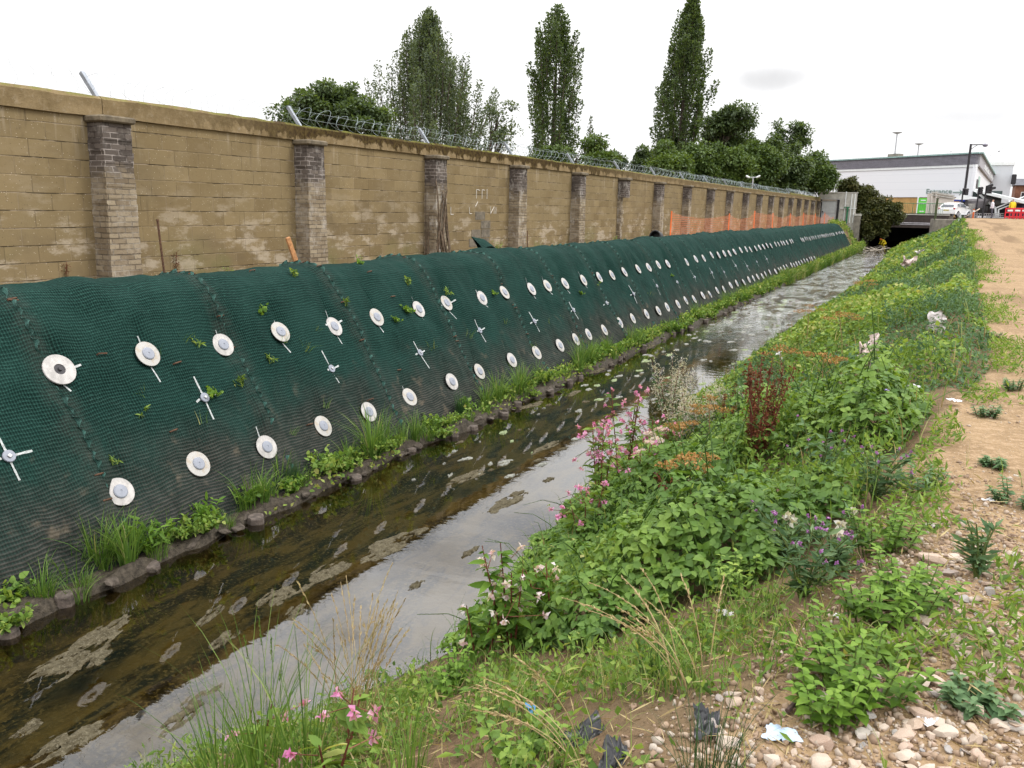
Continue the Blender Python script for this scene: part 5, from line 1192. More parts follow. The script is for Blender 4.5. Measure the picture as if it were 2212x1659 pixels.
def white_car():
    PAINTW = simple('car_white', (.72, .72, .72), .22, 0, .02, 2, spec=.6); GL = simple('car_glass', (.03, .035, .045), .08, spec=.7); TY = simple('tyre', (.02, .02, .02), .85); RIM = simple('rim', (.45, .45, .46), .35, .7); TL = simple('tail_light', (.35, .01, .02), .25)
    a = aty(2060, 468, 93.5); o = thing('parked_car', 'white hatchback parked with its back to the stream', 'car', (a.x + .05, 93.2, 3.14), R_(66)); o.scale = (.97, .97, .97)
    # local +X forward; length 4, half width .84
    side = [(-1.95, .32), (-2.0, .55), (-1.98, .78), (-1.90, .95), (-1.2, 1.0), (0, .98), (.85, .93), (1.5, .84), (1.88, .70), (1.98, .5), (1.95, .28)]
    arch = []
    for cx in (1.22, -1.2): arch.append([(cx + .36 * math.cos(t), .24 + max(.0, .36 * math.sin(t)) + .04) for t in np.linspace(0, math.pi, 9)])
    poly = side + arch[0] + arch[1]
    secs = [(-.80, .93), (-.85, 1.0), (.85, 1.0), (.80, .93)]
    mb = MB(); n = len(poly); V = []
    for (y, k) in secs: V += [(u * (1 - .02 * (1 - k) * 10), y, .55 + (v - .55) * k) for u, v in poly]
    F = [(i * n + j, i * n + (j + 1) % n, (i + 1) * n + (j + 1) % n, (i + 1) * n + j) for i in range(3) for j in range(n)] + [tuple(range(n - 1, -1, -1)), tuple(3 * n + j for j in range(n))]
    mb.add(V, F)
    top = [(-1.90, .93, .78), (-1.58, 1.24, .66), (-1.28, 1.38, .60), (-.4, 1.45, .58), (.25, 1.40, .60), (1.05, .93, .76)]
    V = []
    for x, z, hw in top: V += [(x, -hw, z), (x, hw, z)]
    F = [(2 * i, 2 * i + 1, 2 * i + 3, 2 * i + 2) for i in range(5)] + [tuple(range(0, 12, 2)), tuple(range(11, 0, -2))]
    mb.add(V, F); mb.build('body', PAINTW, o)
    mb = MB(); mb.add([(-1.888, -.62, .985), (-1.888, .62, .985), (-1.60, .54, 1.255), (-1.60, -.54, 1.255)], [(0, 3, 2, 1)]); mb.build('rear_window', GL, o)
    mb = MB(); mb.add([(.99, -.64, .985), (.99, .64, .985), (.40, .54, 1.385), (.40, -.54, 1.385)], [(0, 1, 2, 3)]); mb.build('windscreen', GL, o)
    for sg in (-1, 1):
        for (q0, q1, q2, q3) in ((((-1.35, 1.04), (-.62, 1.02), (-.66, 1.36), (-1.12, 1.31))), (((-.52, 1.02), (.78, .99), (.28, 1.36), (-.55, 1.39)))):
            def hw(x, z): return .775 - (z - .93) * .36 + .012
            mb = MB(); v = [(x, sg * hw(x, z), z) for x, z in (q0, q1, q2, q3)]; mb.add(v, [(0, 1, 2, 3)] if sg < 0 else [(3, 2, 1, 0)]); mb.build('side_window', GL, o)
        mb = MB(); mb.box((-1.90, sg * .70, .82), (.14, .26, .22), rz=sg * .5, bev=.03); mb.build('tail_light', TL, o)
        mb = MB(); mb.box((.6, sg * .90, 1.0), (.16, .18, .12), bev=.03); mb.build('mirror', PAINTW, o)
        mb = MB(); mb.box((-.42, sg * .852, .88), (.16, .02, .03)); mb.build('door_handle', PAINTW, o)
        for cx in (1.22, -1.2):
            M = Matrix.Translation((cx, sg * .76, .30)) @ Matrix.Rotation(R_(90), 4, 'X')
            w = MB().lathe([(.0, -.09), (.28, -.09), (.305, -.06), (.305, .06), (.28, .09), (0, .09)], 20, M).build('wheel', TY, o); MB().lathe([(0, -.098), (.19, -.096), (.19, .096), (0, .098)], 14, M).build('rim', RIM, w)
    MB().box((-1.985, 0, .42), (.06, 1.55, .22), bev=.02).build('bumper', PAINTW, o); MB().box((-2.005, 0, .68), (.02, .52, .11)).build('number_plate', simple('plate_yellow', (.5, .42, .12), .5), o)
white_car()

def person(label, loc, rz, joints, edges, radii, cols, z_split, name='person', cat='person'):
    """one skinned body; cols: (skin, top, trousers) chosen by height through a material"""
    me = bpy.data.meshes.new('body'); me.from_pydata(joints, edges, []); o = bpy.data.objects.new(name, me); COL.objects.link(o)
    sk = o.modifiers.new('skin', 'SKIN'); ss = o.modifiers.new('sub', 'SUBSURF'); ss.levels = 2; ss.render_levels = 2
    sv = me.skin_vertices[0].data
    for i, r in enumerate(radii): sv[i].radius = (r, r)
    sv[0].use_root = True
    dg = bpy.context.evaluated_depsgraph_get(); m2 = bpy.data.meshes.new_from_object(o.evaluated_get(dg)); bpy.data.objects.remove(o)
    m = Mat('clothing'); z = m.xyz(m.obj())[2]; c = m.mix(m.rng(z, z_split[0] - .01, z_split[0] + .01, smooth=False), cols[2], cols[1]); c = m.mix(m.rng(z, z_split[1] - .01, z_split[1] + .01, smooth=False), c, cols[0])
    c = m.mix(m.rng(z, z_split[1] + .17, z_split[1] + .2), c, cols[3] if len(cols) > 3 else (.03, .02, .015))
    m2.materials.clear(); m2.materials.append(m.done(m.pbr(c, .8))); o = bpy.data.objects.new(name, m2); COL.objects.link(o); o.location = loc; o.rotation_euler = (0, 0, rz)
    for p in m2.polygons: p.use_smooth = True
    return tag(o, label, cat)
def people():
    J = [(0, 0, .95), (0, 0, 1.2), (0, 0, 1.42), (0, .02, 1.52), (0, .02, 1.62), (0, 0, 1.74), (.19, 0, 1.40), (.25, .02, 1.12), (.24, .12, .88), (-.19, 0, 1.40), (-.25, .02, 1.12), (-.24, .10, .88), (.10, 0, .9), (.11, .03, .48), (.11, -.02, .08), (.11, .12, .04), (-.10, 0, .9), (-.11, -.05, .48), (-.11, -.12, .08), (-.11, .02, .04)]
    E = [(0, 1), (1, 2), (2, 3), (3, 4), (4, 5), (2, 6), (6, 7), (7, 8), (2, 9), (9, 10), (10, 11), (0, 12), (12, 13), (13, 14), (14, 15), (0, 16), (16, 17), (17, 18), (18, 19)]
    Rr = [.15, .14, .15, .06, .09, .085, .07, .05, .04, .07, .05, .04, .085, .06, .045, .04, .085, .06, .045, .04]
    q = aty(2141, 469, 91); person('person in a pale top walking before the glass entrance', (q.x, 91, 3.12), 1.2, J, E, Rr, [(.45, .28, .2), (.62, .60, .66), (.05, .05, .07)], (.92, 1.50))
    q = aty(2184, 469, 89); person('person in a yellow high visibility jacket behind the red barriers', (q.x, 89, 3.12), .2, J, E, Rr, [(.45, .28, .2), (.75, .55, .02), (.05, .05, .07)], (.8, 1.50))
    # somebody in high visibility clothing stooping in the mouth of the culvert
    J2 = [(0, 0, .42), (0, -.12, .62), (0, -.30, .78), (0, -.42, .80), (0, -.50, .80), (0, -.60, .84), (.17, -.30, .74), (.2, -.42, .50), (.14, -.55, .32), (-.17, -.30, .74), (-.2, -.42, .50), (-.14, -.55, .32), (.12, .02, .40), (.15, -.28, .34), (.15, -.02, -.02), (.15, -.14, -.06), (-.12, .02, .40), (-.15, -.28, .34), (-.15, -.02, -.02), (-.15, -.14, -.06)]
    q = aty(1912, 523, 91.0); person('person in a yellow jacket stooping in the mouth of the dark culvert', (q.x, 90.6, .05), -.9, J2, E, Rr, [(.75, .58, .02), (.75, .58, .02), (.75, .58, .02), (.7, .12, .02)], (.30, .60))
people()
# driftwood caught at the culvert mouth
DRIFT = simple('bleached_wood', (.38, .33, .27), .85, 0, .3, 5)
for i, (x, y, l, r, rz, lab) in enumerate(((-6.0, 83, 2.6, .07, .5, 'long bleached branch stranded before the culvert'), (-5.2, 85, 2.2, .06, -.3, 'bleached branch lying across the stream before the bridge'), (-4.7, 86.5, 1.8, .08, .1, 'short thick pale branch nearest the culvert mouth'), (-5.6, 88, 1.5, .05, -.6, 'thin pale stick in the culvert mouth'))):
    mb = MB(); pts = [(l * (k / 8 - .5), .12 * math.sin(k + i), .04 + .10 * math.sin(k * .8 + i)) for k in range(9)]; mb.tube(pts, [r * (1 - .07 * k) for k in range(9)], 7); mb.tube([pts[4], (pts[4][0] + .4, .45, .25), (pts[4][0] + .6, .8, .3)], [r * .6, r * .4, .01], 5)
    o = mb.build('driftwood', DRIFT, None, True, (x, y, .02)); o.rotation_euler = (0, 0, rz); tag(o, lab, 'driftwood', 'branches stranded by the culvert')
# ================================================================== PLANTS AND THE RIGHT BANK
HI, LO_ = leaf_tpl(.78, .09, .16, True), leaf_tpl(.74, .08, .14, False)
LANCE, SLIM = leaf_tpl(.30, .05, .22, True), leaf_tpl(.26, .04, .2, False)
BRAMBLE = leafmat('bramble_leaf', [(.058, .115, .026), (.100, .185, .036), (.160, .260, .050), (.24, .35, .065), (.36, .42, .09)], .22, .38, .45)
WEED = leafmat('weed_leaf', [(.080, .145, .032), (.13, .215, .045), (.195, .295, .06), (.28, .37, .085), (.42, .41, .15)], .15, .38, .55)
GREY = leafmat('grey_leaf', [(.060, .115, .055), (.09, .16, .075), (.13, .21, .10), (.18, .26, .13)], .12, .3, .6)
GRASS = leafmat('grass_blade', [(.05, .105, .02), (.085, .165, .03), (.13, .23, .045), (.20, .29, .07), (.36, .34, .15)], .18, .32, .5)
RUSH = leafmat('rush_blade', [(.018, .048, .016), (.03, .075, .022), (.05, .105, .03)], .4, .2, .45)
NETTLE = leafmat('nettle_leaf', [(.06, .13, .02), (.105, .20, .028), (.165, .28, .04), (.24, .36, .06)], .18, .42, .5)
DRY = leafmat('dry_stalk', [(.22, .15, .075), (.36, .26, .13), (.50, .39, .22)], .2, .25, .7)
DOCK = leafmat('dock_seed', [(.085, .026, .014), (.15, .045, .022), (.23, .085, .035)], .2, .15, .8)
ORANGE = leafmat('dead_umbel', [(.24, .11, .035), (.40, .21, .075), (.52, .32, .14)], .2, .2, .8)
PINK = leafmat('pink_petal', [(.58, .16, .40), (.68, .28, .52), (.78, .46, .64)], .3, .4, .5)
PALEP = leafmat('pale_petal', [(.66, .44, .52), (.76, .62, .68), (.82, .78, .80)], .3, .4, .5)
PURPLE = leafmat('thistle_head', [(.22, .07, .24), (.36, .15, .40), (.52, .28, .55)], .2, .25, .7)
FLUFF = leafmat('seed_fluff', [(.38, .34, .33), (.52, .48, .46), (.66, .63, .62)], .1, .45, .9)
STEM = leafmat('stem', [(.075, .06, .025), (.10, .13, .035), (.13, .19, .05)], .3, .05, .6)
REDSTEM = leafmat('red_stem', [(.12, .03, .025), (.18, .05, .035), (.24, .09, .06)], .3, .05, .6)

EDGE_PX = [(1030, 1415), (1120, 1450), (1260, 1440), (1400, 1370), (1540, 1310), (1680, 1280), (1800, 1200), (1920, 1090), (1975, 985), (2060, 880), (2140, 800), (2135, 720), (2118, 650), (2108, 580), (2098, 540), (2088, 508)]
EDGE = [at(*p) for p in EDGE_PX]
POLY = [(float(xr(EDGE[0].y)) - .1, EDGE[0].y - .1)] + [(p.x, p.y) for p in EDGE] + [(EDGE[-1].x + .3, 88), (-4.1, 88), (float(xr(67)) - .15, 67), (float(xr(40)) - .12, 40), (float(xr(28)) - .12, 28)] + [(float(xr(y)) - .12, y) for y in (20, 12, 9, 7.5, 6.5, 5.6, 5.0, 4.6)]
def inside(X, Y):
    r = np.zeros(X.shape, bool); n = len(POLY)
    for i in range(n):
        (xa, ya), (xb, yb) = POLY[i], POLY[(i + 1) % n]
        c = ((ya > Y) != (yb > Y)) & (X < (xb - xa) * (Y - ya) / ((yb - ya) if abs(yb - ya) > 1e-9 else 1e-9) + xa); r ^= c
    return r
def edge_dist(X, Y):
    d = np.full(X.shape, 9.0); m = len(EDGE_PX)
    for i in range(m):
        (xa, ya), (xb, yb) = POLY[i], POLY[i + 1]; L = max((xb - xa) ** 2 + (yb - ya) ** 2, 1e-9)
        t = np.clip(((X - xa) * (xb - xa) + (Y - ya) * (yb - ya)) / L, 0, 1); d = np.minimum(d, np.hypot(X - xa - t * (xb - xa), Y - ya - t * (yb - ya)))
    return d
def canopy(X, Y):
    e = edge_dist(X, Y); h = .03 + 1.15 * np.clip(fbm(X * 1.5 + 3, Y * 1.5, 4, 61) - .27, 0, 1) ** 1.0
    return h * sstep(0, .55, e) * (1 - .35 * sstep(10, 30, Y)) * (.30 + .70 * sstep(0, .9, X - xr(Y))) + .03
def sample(n, y0, y1, x0=-4.7, x1=2.4, pow_=1.0):
    X = rng.uniform(x0, x1, n); Y = y0 + (y1 - y0) * rng.uniform(0, 1, n) ** pow_
    k = inside(X, Y); return X[k], Y[k]
def surf_normal(f, X, Y, e=.06):
    dx = (f(X + e, Y) - f(X - e, Y)) / (2 * e); dy = (f(X, Y + e) - f(X, Y - e)) / (2 * e); return unit(np.stack([-dx, -dy, np.ones_like(dx)], -1))
TOPF = lambda X, Y: H(X, Y) + canopy(X, Y)
def trifoliate(g, X, Y, Z, Nn, size, tpl, r):
    k = len(X); P = np.stack([X, Y, Z], 1); N = unit(Nn + rng.normal(size=(k, 3)) * .38)
    a = randdir(k); A = unit(np.cross(N, a)); B = np.cross(N, A); S = size * rng.uniform(.65, 1.25, k)
    for ang, f in ((0, 1.1), (1.25, .92), (-1.25, .92)):
        D = A * math.cos(ang) + B * math.sin(ang) + N * rng.uniform(-.25, .1, (k, 1))
        place(g, tpl, P + D * (S * .12)[:, None], D, N, S * f, np.clip(r + rng.normal(0, .06, k), 0, 1))
def thicket():
    # near brambles, leaflet by leaflet
    g = Geo(); 
    X, Y = sample(40000, 3.2, 9.5); keep = canopy(X, Y) > .10; X, Y = X[keep], Y[keep]
    kind = fbm(X * .9, Y * .9, 3, 90)
    br = kind < .55; n = int(br.sum()); c = canopy(X[br], Y[br]); f = 1 - .62 * rng.uniform(0, 1, n) ** 1.8
    nn = surf_normal(TOPF, X[br], Y[br]); tone = np.clip(.22 + .62 * (fbm(X[br] * 1.6, Y[br] * 1.6, 3, 71) - .15) + rng.normal(0, .10, n), 0, 1)
    idx = rng.permutation(n)[:8200]
    trifoliate(g, X[br][idx], Y[br][idx], (H(X[br], Y[br]) + c * f)[idx] + .02, nn[idx] * .8 + [0, 0, .5], .054, HI, tone[idx])
    i2 = rng.permutation(n)[:9000]; k2 = len(i2); place(g, leaf_tpl(.8, .09, .16, False), np.stack([X[br][i2], Y[br][i2], (H(X[br], Y[br]) + c * .75 * rng.uniform(.02, 1, n))[i2]], 1), randdir(k2, .1), unit(nn[i2] + rng.normal(0, .5, (k2, 3))), rng.uniform(.04, .065, k2), np.clip(rng.normal(.12, .1, k2), 0, 1))  # lower leaf layer, toned darker to put the thicket's inner shade into colour
    for q in range(170):
        i = rng.integers(0, n); x, y = X[br][i], Y[br][i]; d = rng.uniform(0, 6.28); L = rng.uniform(.25, .6); z = H(x, y)
        pts = [(x + math.cos(d) * L * t, y + math.sin(d) * L * t, float(z) + canopy(np.array([x]), np.array([y]))[0] * (.4 + 1.1 * math.sin(t * 2.2))) for t in (0, .3, .6, 1)]
        gtube(g, pts, [.005, .004, .003, .002], 4, rng.uniform(.0, .15))
    o = g.build('bramble_thicket', BRAMBLE); tag(o, 'tangle of brambles covering the near right bank', 'brambles', kind='stuff')
    # finer weeds among and beyond them
    g = Geo(); g2 = Geo()
    ot = ~br | (rng.uniform(0, 1, len(X)) < .16); xs, ys = X[ot], Y[ot]; n = len(xs); idx = rng.permutation(n)[:11000]; xs, ys = xs[idx], ys[idx]; n = len(xs)
    for rep in range(2):
        z = H(xs, ys) + canopy(xs, ys) * (1 - .7 * rng.uniform(0, 1, n) ** 1.5); P = np.stack([xs + rng.normal(0, .03, n), ys + rng.normal(0, .03, n), z], 1)
        D = randdir(n, .35); place(g, leaf_tpl(.5, .05, .2, False) if rep else LANCE, P, D, unit(randdir(n, 1.0)), rng.uniform(.035, .075, n), np.clip(rng.normal(.42, .2, n), 0, 1))
    def band(y0, y1, cnt, size, pw=1.0):
        X, Y = sample(cnt, y0, y1, pow_=pw); k = len(X); c = canopy(X, Y); z = H(X, Y) + c * (1 - .75 * rng.uniform(0, 1, k) ** 1.7)
        s = fbm(X * .8, Y * .5, 3, 95) + .10 * (X + 2.0) / 2; grey = s > .60
        tone = np.clip(.25 + .75 * (fbm(X * .55 + 9, Y * .35, 3, 98) - .2) + rng.normal(0, .27, k), 0, 1)
        nn = unit(surf_normal(TOPF, X, Y, .12) + rng.normal(size=(k, 3)) * .45); D = unit(np.cross(nn, randdir(k)) + randdir(k, .2) * .3)
        P = np.stack([X, Y, z], 1); sz = size * rng.uniform(.6, 1.4, k) * (1 + .02 * (Y - y0))
        m = ~grey; place(g, LO_, P[m], D[m], nn[m], sz[m], tone[m]); m = grey; place(g2, leaf_tpl(.45, .05, .15, False), P[m], unit(D[m] + [0, 0, .4]), nn[m], sz[m] * .9, np.clip(tone[m] - .1, 0, 1))
    band(8.5, 18, 42000, .062); band(16, 36, 46000, .090); band(34, 88, 42000, .14)
    tag(g.build('bank_weeds', WEED), 'thick green weeds all along the right bank', 'weeds', kind='stuff'); tag(g2.build('grey_green_weeds', GREY), 'fine grey-green weeds along the top of the right bank', 'weeds', kind='stuff')
    # thin blades and seed stalks poking out of the mass
    X, Y = sample(5200, 4.5, 60, pow_=1.5); k = len(X); g = Geo()
    blades(g, np.stack([X, Y, H(X, Y) + canopy(X, Y) * .55], 1), rng.uniform(.15, .42, k), rng.uniform(.2, .9, k), .006 * (1 + Y * .05), np.clip(rng.normal(.55, .25, k), 0, 1), 3)
    tag(g.build('grass_blades', GRASS), 'thin grass blades poking out of the bank weeds', 'grass', kind='stuff')
    X, Y = sample(900, 5.5, 70, pow_=1.4); k = len(X); g = Geo(); 
    blades(g, np.stack([X, Y, H(X, Y) + canopy(X, Y) * .6], 1), rng.uniform(.12, .38, k), rng.uniform(.1, .6, k), .008 * (1 + Y * .06), rng.uniform(0, 1, k), 3)
    tag(g.build('dry_stalks', DRY), 'dry straw coloured stalks scattered through the bank weeds', 'weeds', kind='stuff')
thicket()

def ground_cover():
    """thin low leaves and short grass over bare soil: foreground, and creeping out over the edge of the track"""
    g = Geo(); gg = Geo(); pts = []
    n = 90000; X = rng.uniform(-4.0, 1.4, n); Y = rng.uniform(1.5, 6.0, n); k = ~inside(X, Y) & (X > xr(Y) + .02); X, Y = X[k], Y[k]
    # density: thick on the left of the foreground, thinning to stones on the right
    d = X - np.interp(Y, [1.5, 2.2, 3, 4, 6], [-.75, -.62, -.35, -.25, -.15]); p = .62 * np.clip(.75 - 1.9 * (d + .16), .02, .9) * sstep(.46, .64, fbm(X * 3.4, Y * 3.4, 4, 17) + .10 * sstep(.1, -.5, d)); k = rng.uniform(0, 1, len(X)) < p; X, Y = X[k], Y[k]; n = len(X)
    P = np.stack([X, Y, H(X, Y) + rng.uniform(.01, .22, n) * rng.uniform(.1, 1, n) * (.35 + .65 * sstep(.0, -.5, d[k]))], 1)
    h = n // 2; place(g, LO_, P[:h], randdir(h, .15), unit(randdir(h, 1.6)), rng.uniform(.016, .042, h), np.clip(rng.normal(.33, .26, h), 0, 1))
    place(g, SLIM, P[h:], randdir(n - h, .5), unit(randdir(n - h, 1.0)), rng.uniform(.03, .07, n - h), np.clip(rng.normal(.4, .28, n - h), 0, 1))
    k = rng.permutation(n)[:5200]; blades(gg, P[k] * [1, 1, 0] + np.stack([0 * X[k], 0 * X[k], H(X[k], Y[k])], 1) - [0, 0, .02], rng.uniform(.07, .26, len(k)), rng.uniform(.2, 1.1, len(k)), rng.uniform(.003, .006, len(k)), np.clip(rng.normal(.66, .33, len(k)), 0, 1), 3)
    m_ = 2600; Xs = rng.uniform(-3.0, .6, m_); Ys = rng.uniform(1.6, 5.5, m_); kk = ~inside(Xs, Ys) & (Xs > xr(Ys) + .05); Xs, Ys = Xs[kk], Ys[kk]; gd = Geo(); place(gd, leaf_tpl(.06, .0, .05, False), np.stack([Xs, Ys, H(Xs, Ys) + rng.uniform(.004, .05, len(Xs))], 1), randdir(len(Xs)) * [1, 1, .25], randdir(len(Xs), 1.5), rng.uniform(.05, .16, len(Xs)), rng.uniform(0, 1, len(Xs))); tag(gd.build('straw_litter', DRY), 'dead straw and stalk litter on the foreground soil', 'straw', kind='stuff')
    # creeping edge along the track
    n = 26000; Y = 3 + 45 * rng.uniform(0, 1, n) ** 1.7; X = xp(Y) + rng.normal(-.05, .32, n); cl = fbm(X * 1.9, Y * 1.3, 3, 33) - .16 * np.clip(X - xp(Y), -.5, 2); k = (cl > .50) & ~inside(X, Y); X, Y = X[k], Y[k]; n = len(X)
    P = np.stack([X, Y, H(X, Y) + rng.uniform(.005, .09, n)], 1); place(g, SLIM, P, randdir(n, .35), unit(randdir(n, 1.2)), rng.uniform(.03, .07, n) * (1 + Y * .03), np.clip(rng.normal(.4, .2, n), 0, 1))
    tag(g.build('low_weeds', WEED), 'low creeping weeds on the bare soil of the foreground and track edge', 'weeds', kind='stuff'); tag(gg.build('short_grass', GRASS), 'short thin grass on the foreground soil', 'grass', kind='stuff')
ground_cover()

# ------------------------------------------------------------------ single plants
def put(root, p, rz=0.0, s=1.0, label=None, group=None):
    root.location = p; root.rotation_euler = (0, 0, rz); root.scale = (s, s, s)
    if label: root['label'] = label
    if group: root['group'] = group
    return root
def part(g, name, mat, par): return g.build(name, mat, par)
def single(g, name, mat): return g.build(name, mat, None)
def grass_proto(n, hmin, hmax, lean, w, mat, name, rad=.07):
    g = Geo(); a = rng.uniform(0, 6.28, n); r = rad * np.sqrt(rng.uniform(0, 1, n)); P = np.stack([r * np.cos(a), r * np.sin(a), np.full(n, -.03)], 1)
    blades(g, P, rng.uniform(hmin, hmax, n), rng.uniform(.15, lean, n), rng.uniform(.6, 1.1, n) * w, np.clip(rng.normal(.45, .25, n), 0, 1), 5, az=a + rng.normal(0, .5, n)); return g.build(name, mat)
def leafy_proto(n, h, r, size, mat, name, tpl=None):
    g = Geo()
    for k in range(n):
        a = rng.uniform(0, 6.28); rr = r * rng.uniform(.1, 1); tip = np.array([rr * math.cos(a), rr * math.sin(a), h * rng.uniform(.45, 1)]); m = rng.integers(5, 9)
        base = tip * [.15, .15, 0]; gtube(g, [base, (base + tip) / 2 + [0, 0, h * .12], tip], [.004, .003, .002], 4, .1)
        t = rng.uniform(.25, 1, m); P = base + (tip - base) * t[:, None] + [0, 0, .02]; D = unit(randdir(m, .2) + np.array([math.cos(a), math.sin(a), .2]) * .4)
        place(g, tpl or LANCE, P, D, unit(randdir(m, 1.4)), size * rng.uniform(.6, 1.25, m), np.clip(rng.normal(.5, .2, m), 0, 1))
    return g.build(name, mat)
def left_edge():
    TALL = grass_proto(90, .25, .60, 1.3, .013, GRASS, 'grass_tuft'); SHORT = grass_proto(60, .14, .34, 1.3, .009, GRASS, 'grass_tuft', .10); IRIS = grass_proto(14, .28, .5, .5, .022, GRASS, 'reed_tuft', .05)
    RSH = grass_proto(120, .22, .42, .55, .005, RUSH, 'rush_tuft', .06); BL = leafy_proto(26, .22, .20, .075, NETTLE, 'leafy_plant'); CR = leafy_proto(34, .16, .22, .045, WEED, 'cress_plant', HI); DK = leafy_proto(18, .20, .18, .06, BRAMBLE, 'leafy_plant', HI)
    protos = dict(T=TALL, S=SHORT, I=IRIS, R=RSH, B=BL, C=CR, D=DK); used = set()
    LAB = dict(T=('tall arching grass tuft on the muddy left water edge', 'grass'), S=('short grass tuft on the muddy left water edge', 'grass'), I=('clump of broad upright reed blades on the left water edge', 'reeds'), R=('dark fine rush tuft on the left water edge', 'rush'), B=('bright green leafy plant on the left water edge', 'plant'), C=('low cress-like plant trailing over the mud edge', 'plant'), D=('dark leafy plant on the left water edge', 'plant'))
    def add(k, x, y, s, lab=None):
        o = protos[k] if k not in used else protos[k].copy()
        if k in used: COL.objects.link(o)
        used.add(k); put(o, (x, y, max(float(H(x, y)), .02)), random.uniform(0, 6.28), s); tag(o, lab or LAB[k][0], LAB[k][1], 'plants along the left water edge: ' + {'T': 'tall grass', 'S': 'short grass', 'I': 'reeds', 'R': 'rushes', 'B': 'leafy plants', 'C': 'cress', 'D': 'dark leafy plants'}[k]); return o
    L = [(20, 1370, 'C', .8, 'cress cascading over the mud at the left edge of the photo'), (90, 1285, 'S', .9, 'short grass at the far left above the nearest stakes'), (150, 1255, 'S', 1.0, None), (215, 1215, 'T', .85, 'arching grass left of the bright nettle-like plant nearest us'), (255, 1200, 'T', .7, None), (322, 1192, 'B', 1.0, 'bright green bushy plant nearest us on the left water edge'), (375, 1165, 'S', .9, None), (442, 1140, 'B', .95, 'second bright green bushy plant on the left water edge'), (400, 1165, 'C', .7, None),
         (545, 1085, 'S', 1.2, 'spiky grass tuft beside the reed blades'), (597, 1060, 'I', .85, 'few broad reed blades standing alone by the mud'), (632, 1055, 'R', .9, 'nearest dark rush tuft on the left water edge'), (712, 1020, 'C', 1.15, 'low cress cushion on the mud left of the big grass'), (745, 1015, 'C', .8, None), (805, 985, 'T', 1.0, 'biggest arching grass tuft under the white plates'), (830, 975, 'T', .8, None), (850, 970, 'C', .7, None), (885, 945, 'R', .7, None), (935, 930, 'D', .9, None), (955, 950, 'C', .8, None),
         (995, 895, 'R', .9, None), (1005, 890, 'B', .7, None), (1050, 880, 'T', .75, None), (1075, 865, 'T', .8, None), (1098, 860, 'S', 1.0, None), (1125, 845, 'T', .8, None), (1155, 830, 'T', .75, None), (1180, 825, 'C', 1.0, None), (1250, 790, 'T', .9, None), (1272, 785, 'T', .8, None), (1290, 775, 'B', .9, None), (1312, 765, 'T', .7, None)]
    for px, py, k, s, lab in L:
        p = at(px, py, .0, 2.0); 
        if p.x < -6.5: p = at(px, py + 14, .0, 2.0)
        add(k, min(max(p.x, -6.42), -6.0), p.y, s * (1.45 if k in 'TSIR' else 1.3), lab)
    y = 3.0
    while y < 15.5:
        k = random.choice('TSSBCCDSTCS'); add(k, random.uniform(-6.40, -6.05), y, random.uniform(.7, 1.2)); y += random.uniform(.10, .36)
    while y < 44:
        k = random.choice('TTTSSBCDRTSB'); add(k, random.uniform(-6.42, -6.02), y, random.uniform(.75, 1.35)); y += random.uniform(.09, .24)
    g = Geo(); n = 11000; Y = 40 + 46 * rng.uniform(0, 1, n) ** 1.2; X = rng.uniform(-6.5, -5.95, n); P = np.stack([X, Y, np.maximum(H(X, Y), .0)], 1); cl_ = fbm(Y * .9, X * 2.5, 3, 88); blades(g, P, rng.uniform(.2, .75, n) * (.35 + 1.2 * cl_), rng.uniform(.2, 1.2, n), rng.uniform(.025, .06, n), np.clip(rng.normal(.25, .22, n) + 1.2 * (fbm(Y * .6, X * 2, 3, 89) - .25), 0, 1), 3)
    tag(g.build('bank_grass', GRASS), 'strip of bright grass along the far left water edge', 'grass', kind='stuff')
    g = Geo(); n = 12000; Y = 6.2 + 80 * rng.uniform(0, 1, n); X = rng.uniform(-6.4, -6.0, n); k = fbm(Y * 1.2, X * 3, 3, 7) > .47 - .006 * (Y - 6); X, Y = X[k], Y[k]; n = len(X); P = np.stack([X, Y, np.maximum(H(X, Y), .0) + rng.uniform(0, .12, n) * (1 + Y * .05)], 1); place(g, LO_, P, randdir(n, .3), unit(randdir(n, 1.2)), rng.uniform(.03, .06, n) * (1 + Y * .03), np.clip(rng.normal(.55, .3, n), 0, 1))
    tag(g.build('edge_weeds', WEED), 'small leaves along the muddy left edge', 'weeds', kind='stuff')
    g = Geo(); n = 2600; Y = rng.uniform(77.2, 86, n); X = -6.5 - 2.2 * rng.uniform(0, 1, n) ** 1.3; k = fbm(X * 1.2, Y * .7, 3, 44) > .40; X, Y = X[k], Y[k]; n = len(X); place(g, LO_, np.stack([X, Y, H(X, Y) + rng.uniform(.02, .5, n)], 1), randdir(n, .3), unit(randdir(n, 1)), rng.uniform(.1, .2, n), rng.uniform(0, 1, n)); tag(g.build('slope_weeds', WEED), 'weeds on the bare earth slope past the end of the matting', 'weeds', kind='stuff')
    # roots, clods and trash of the mud edge
    CLOD = simple('mud_clod', (.075, .062, .050), .9, 0, .5, 14, .8, 40, .1)
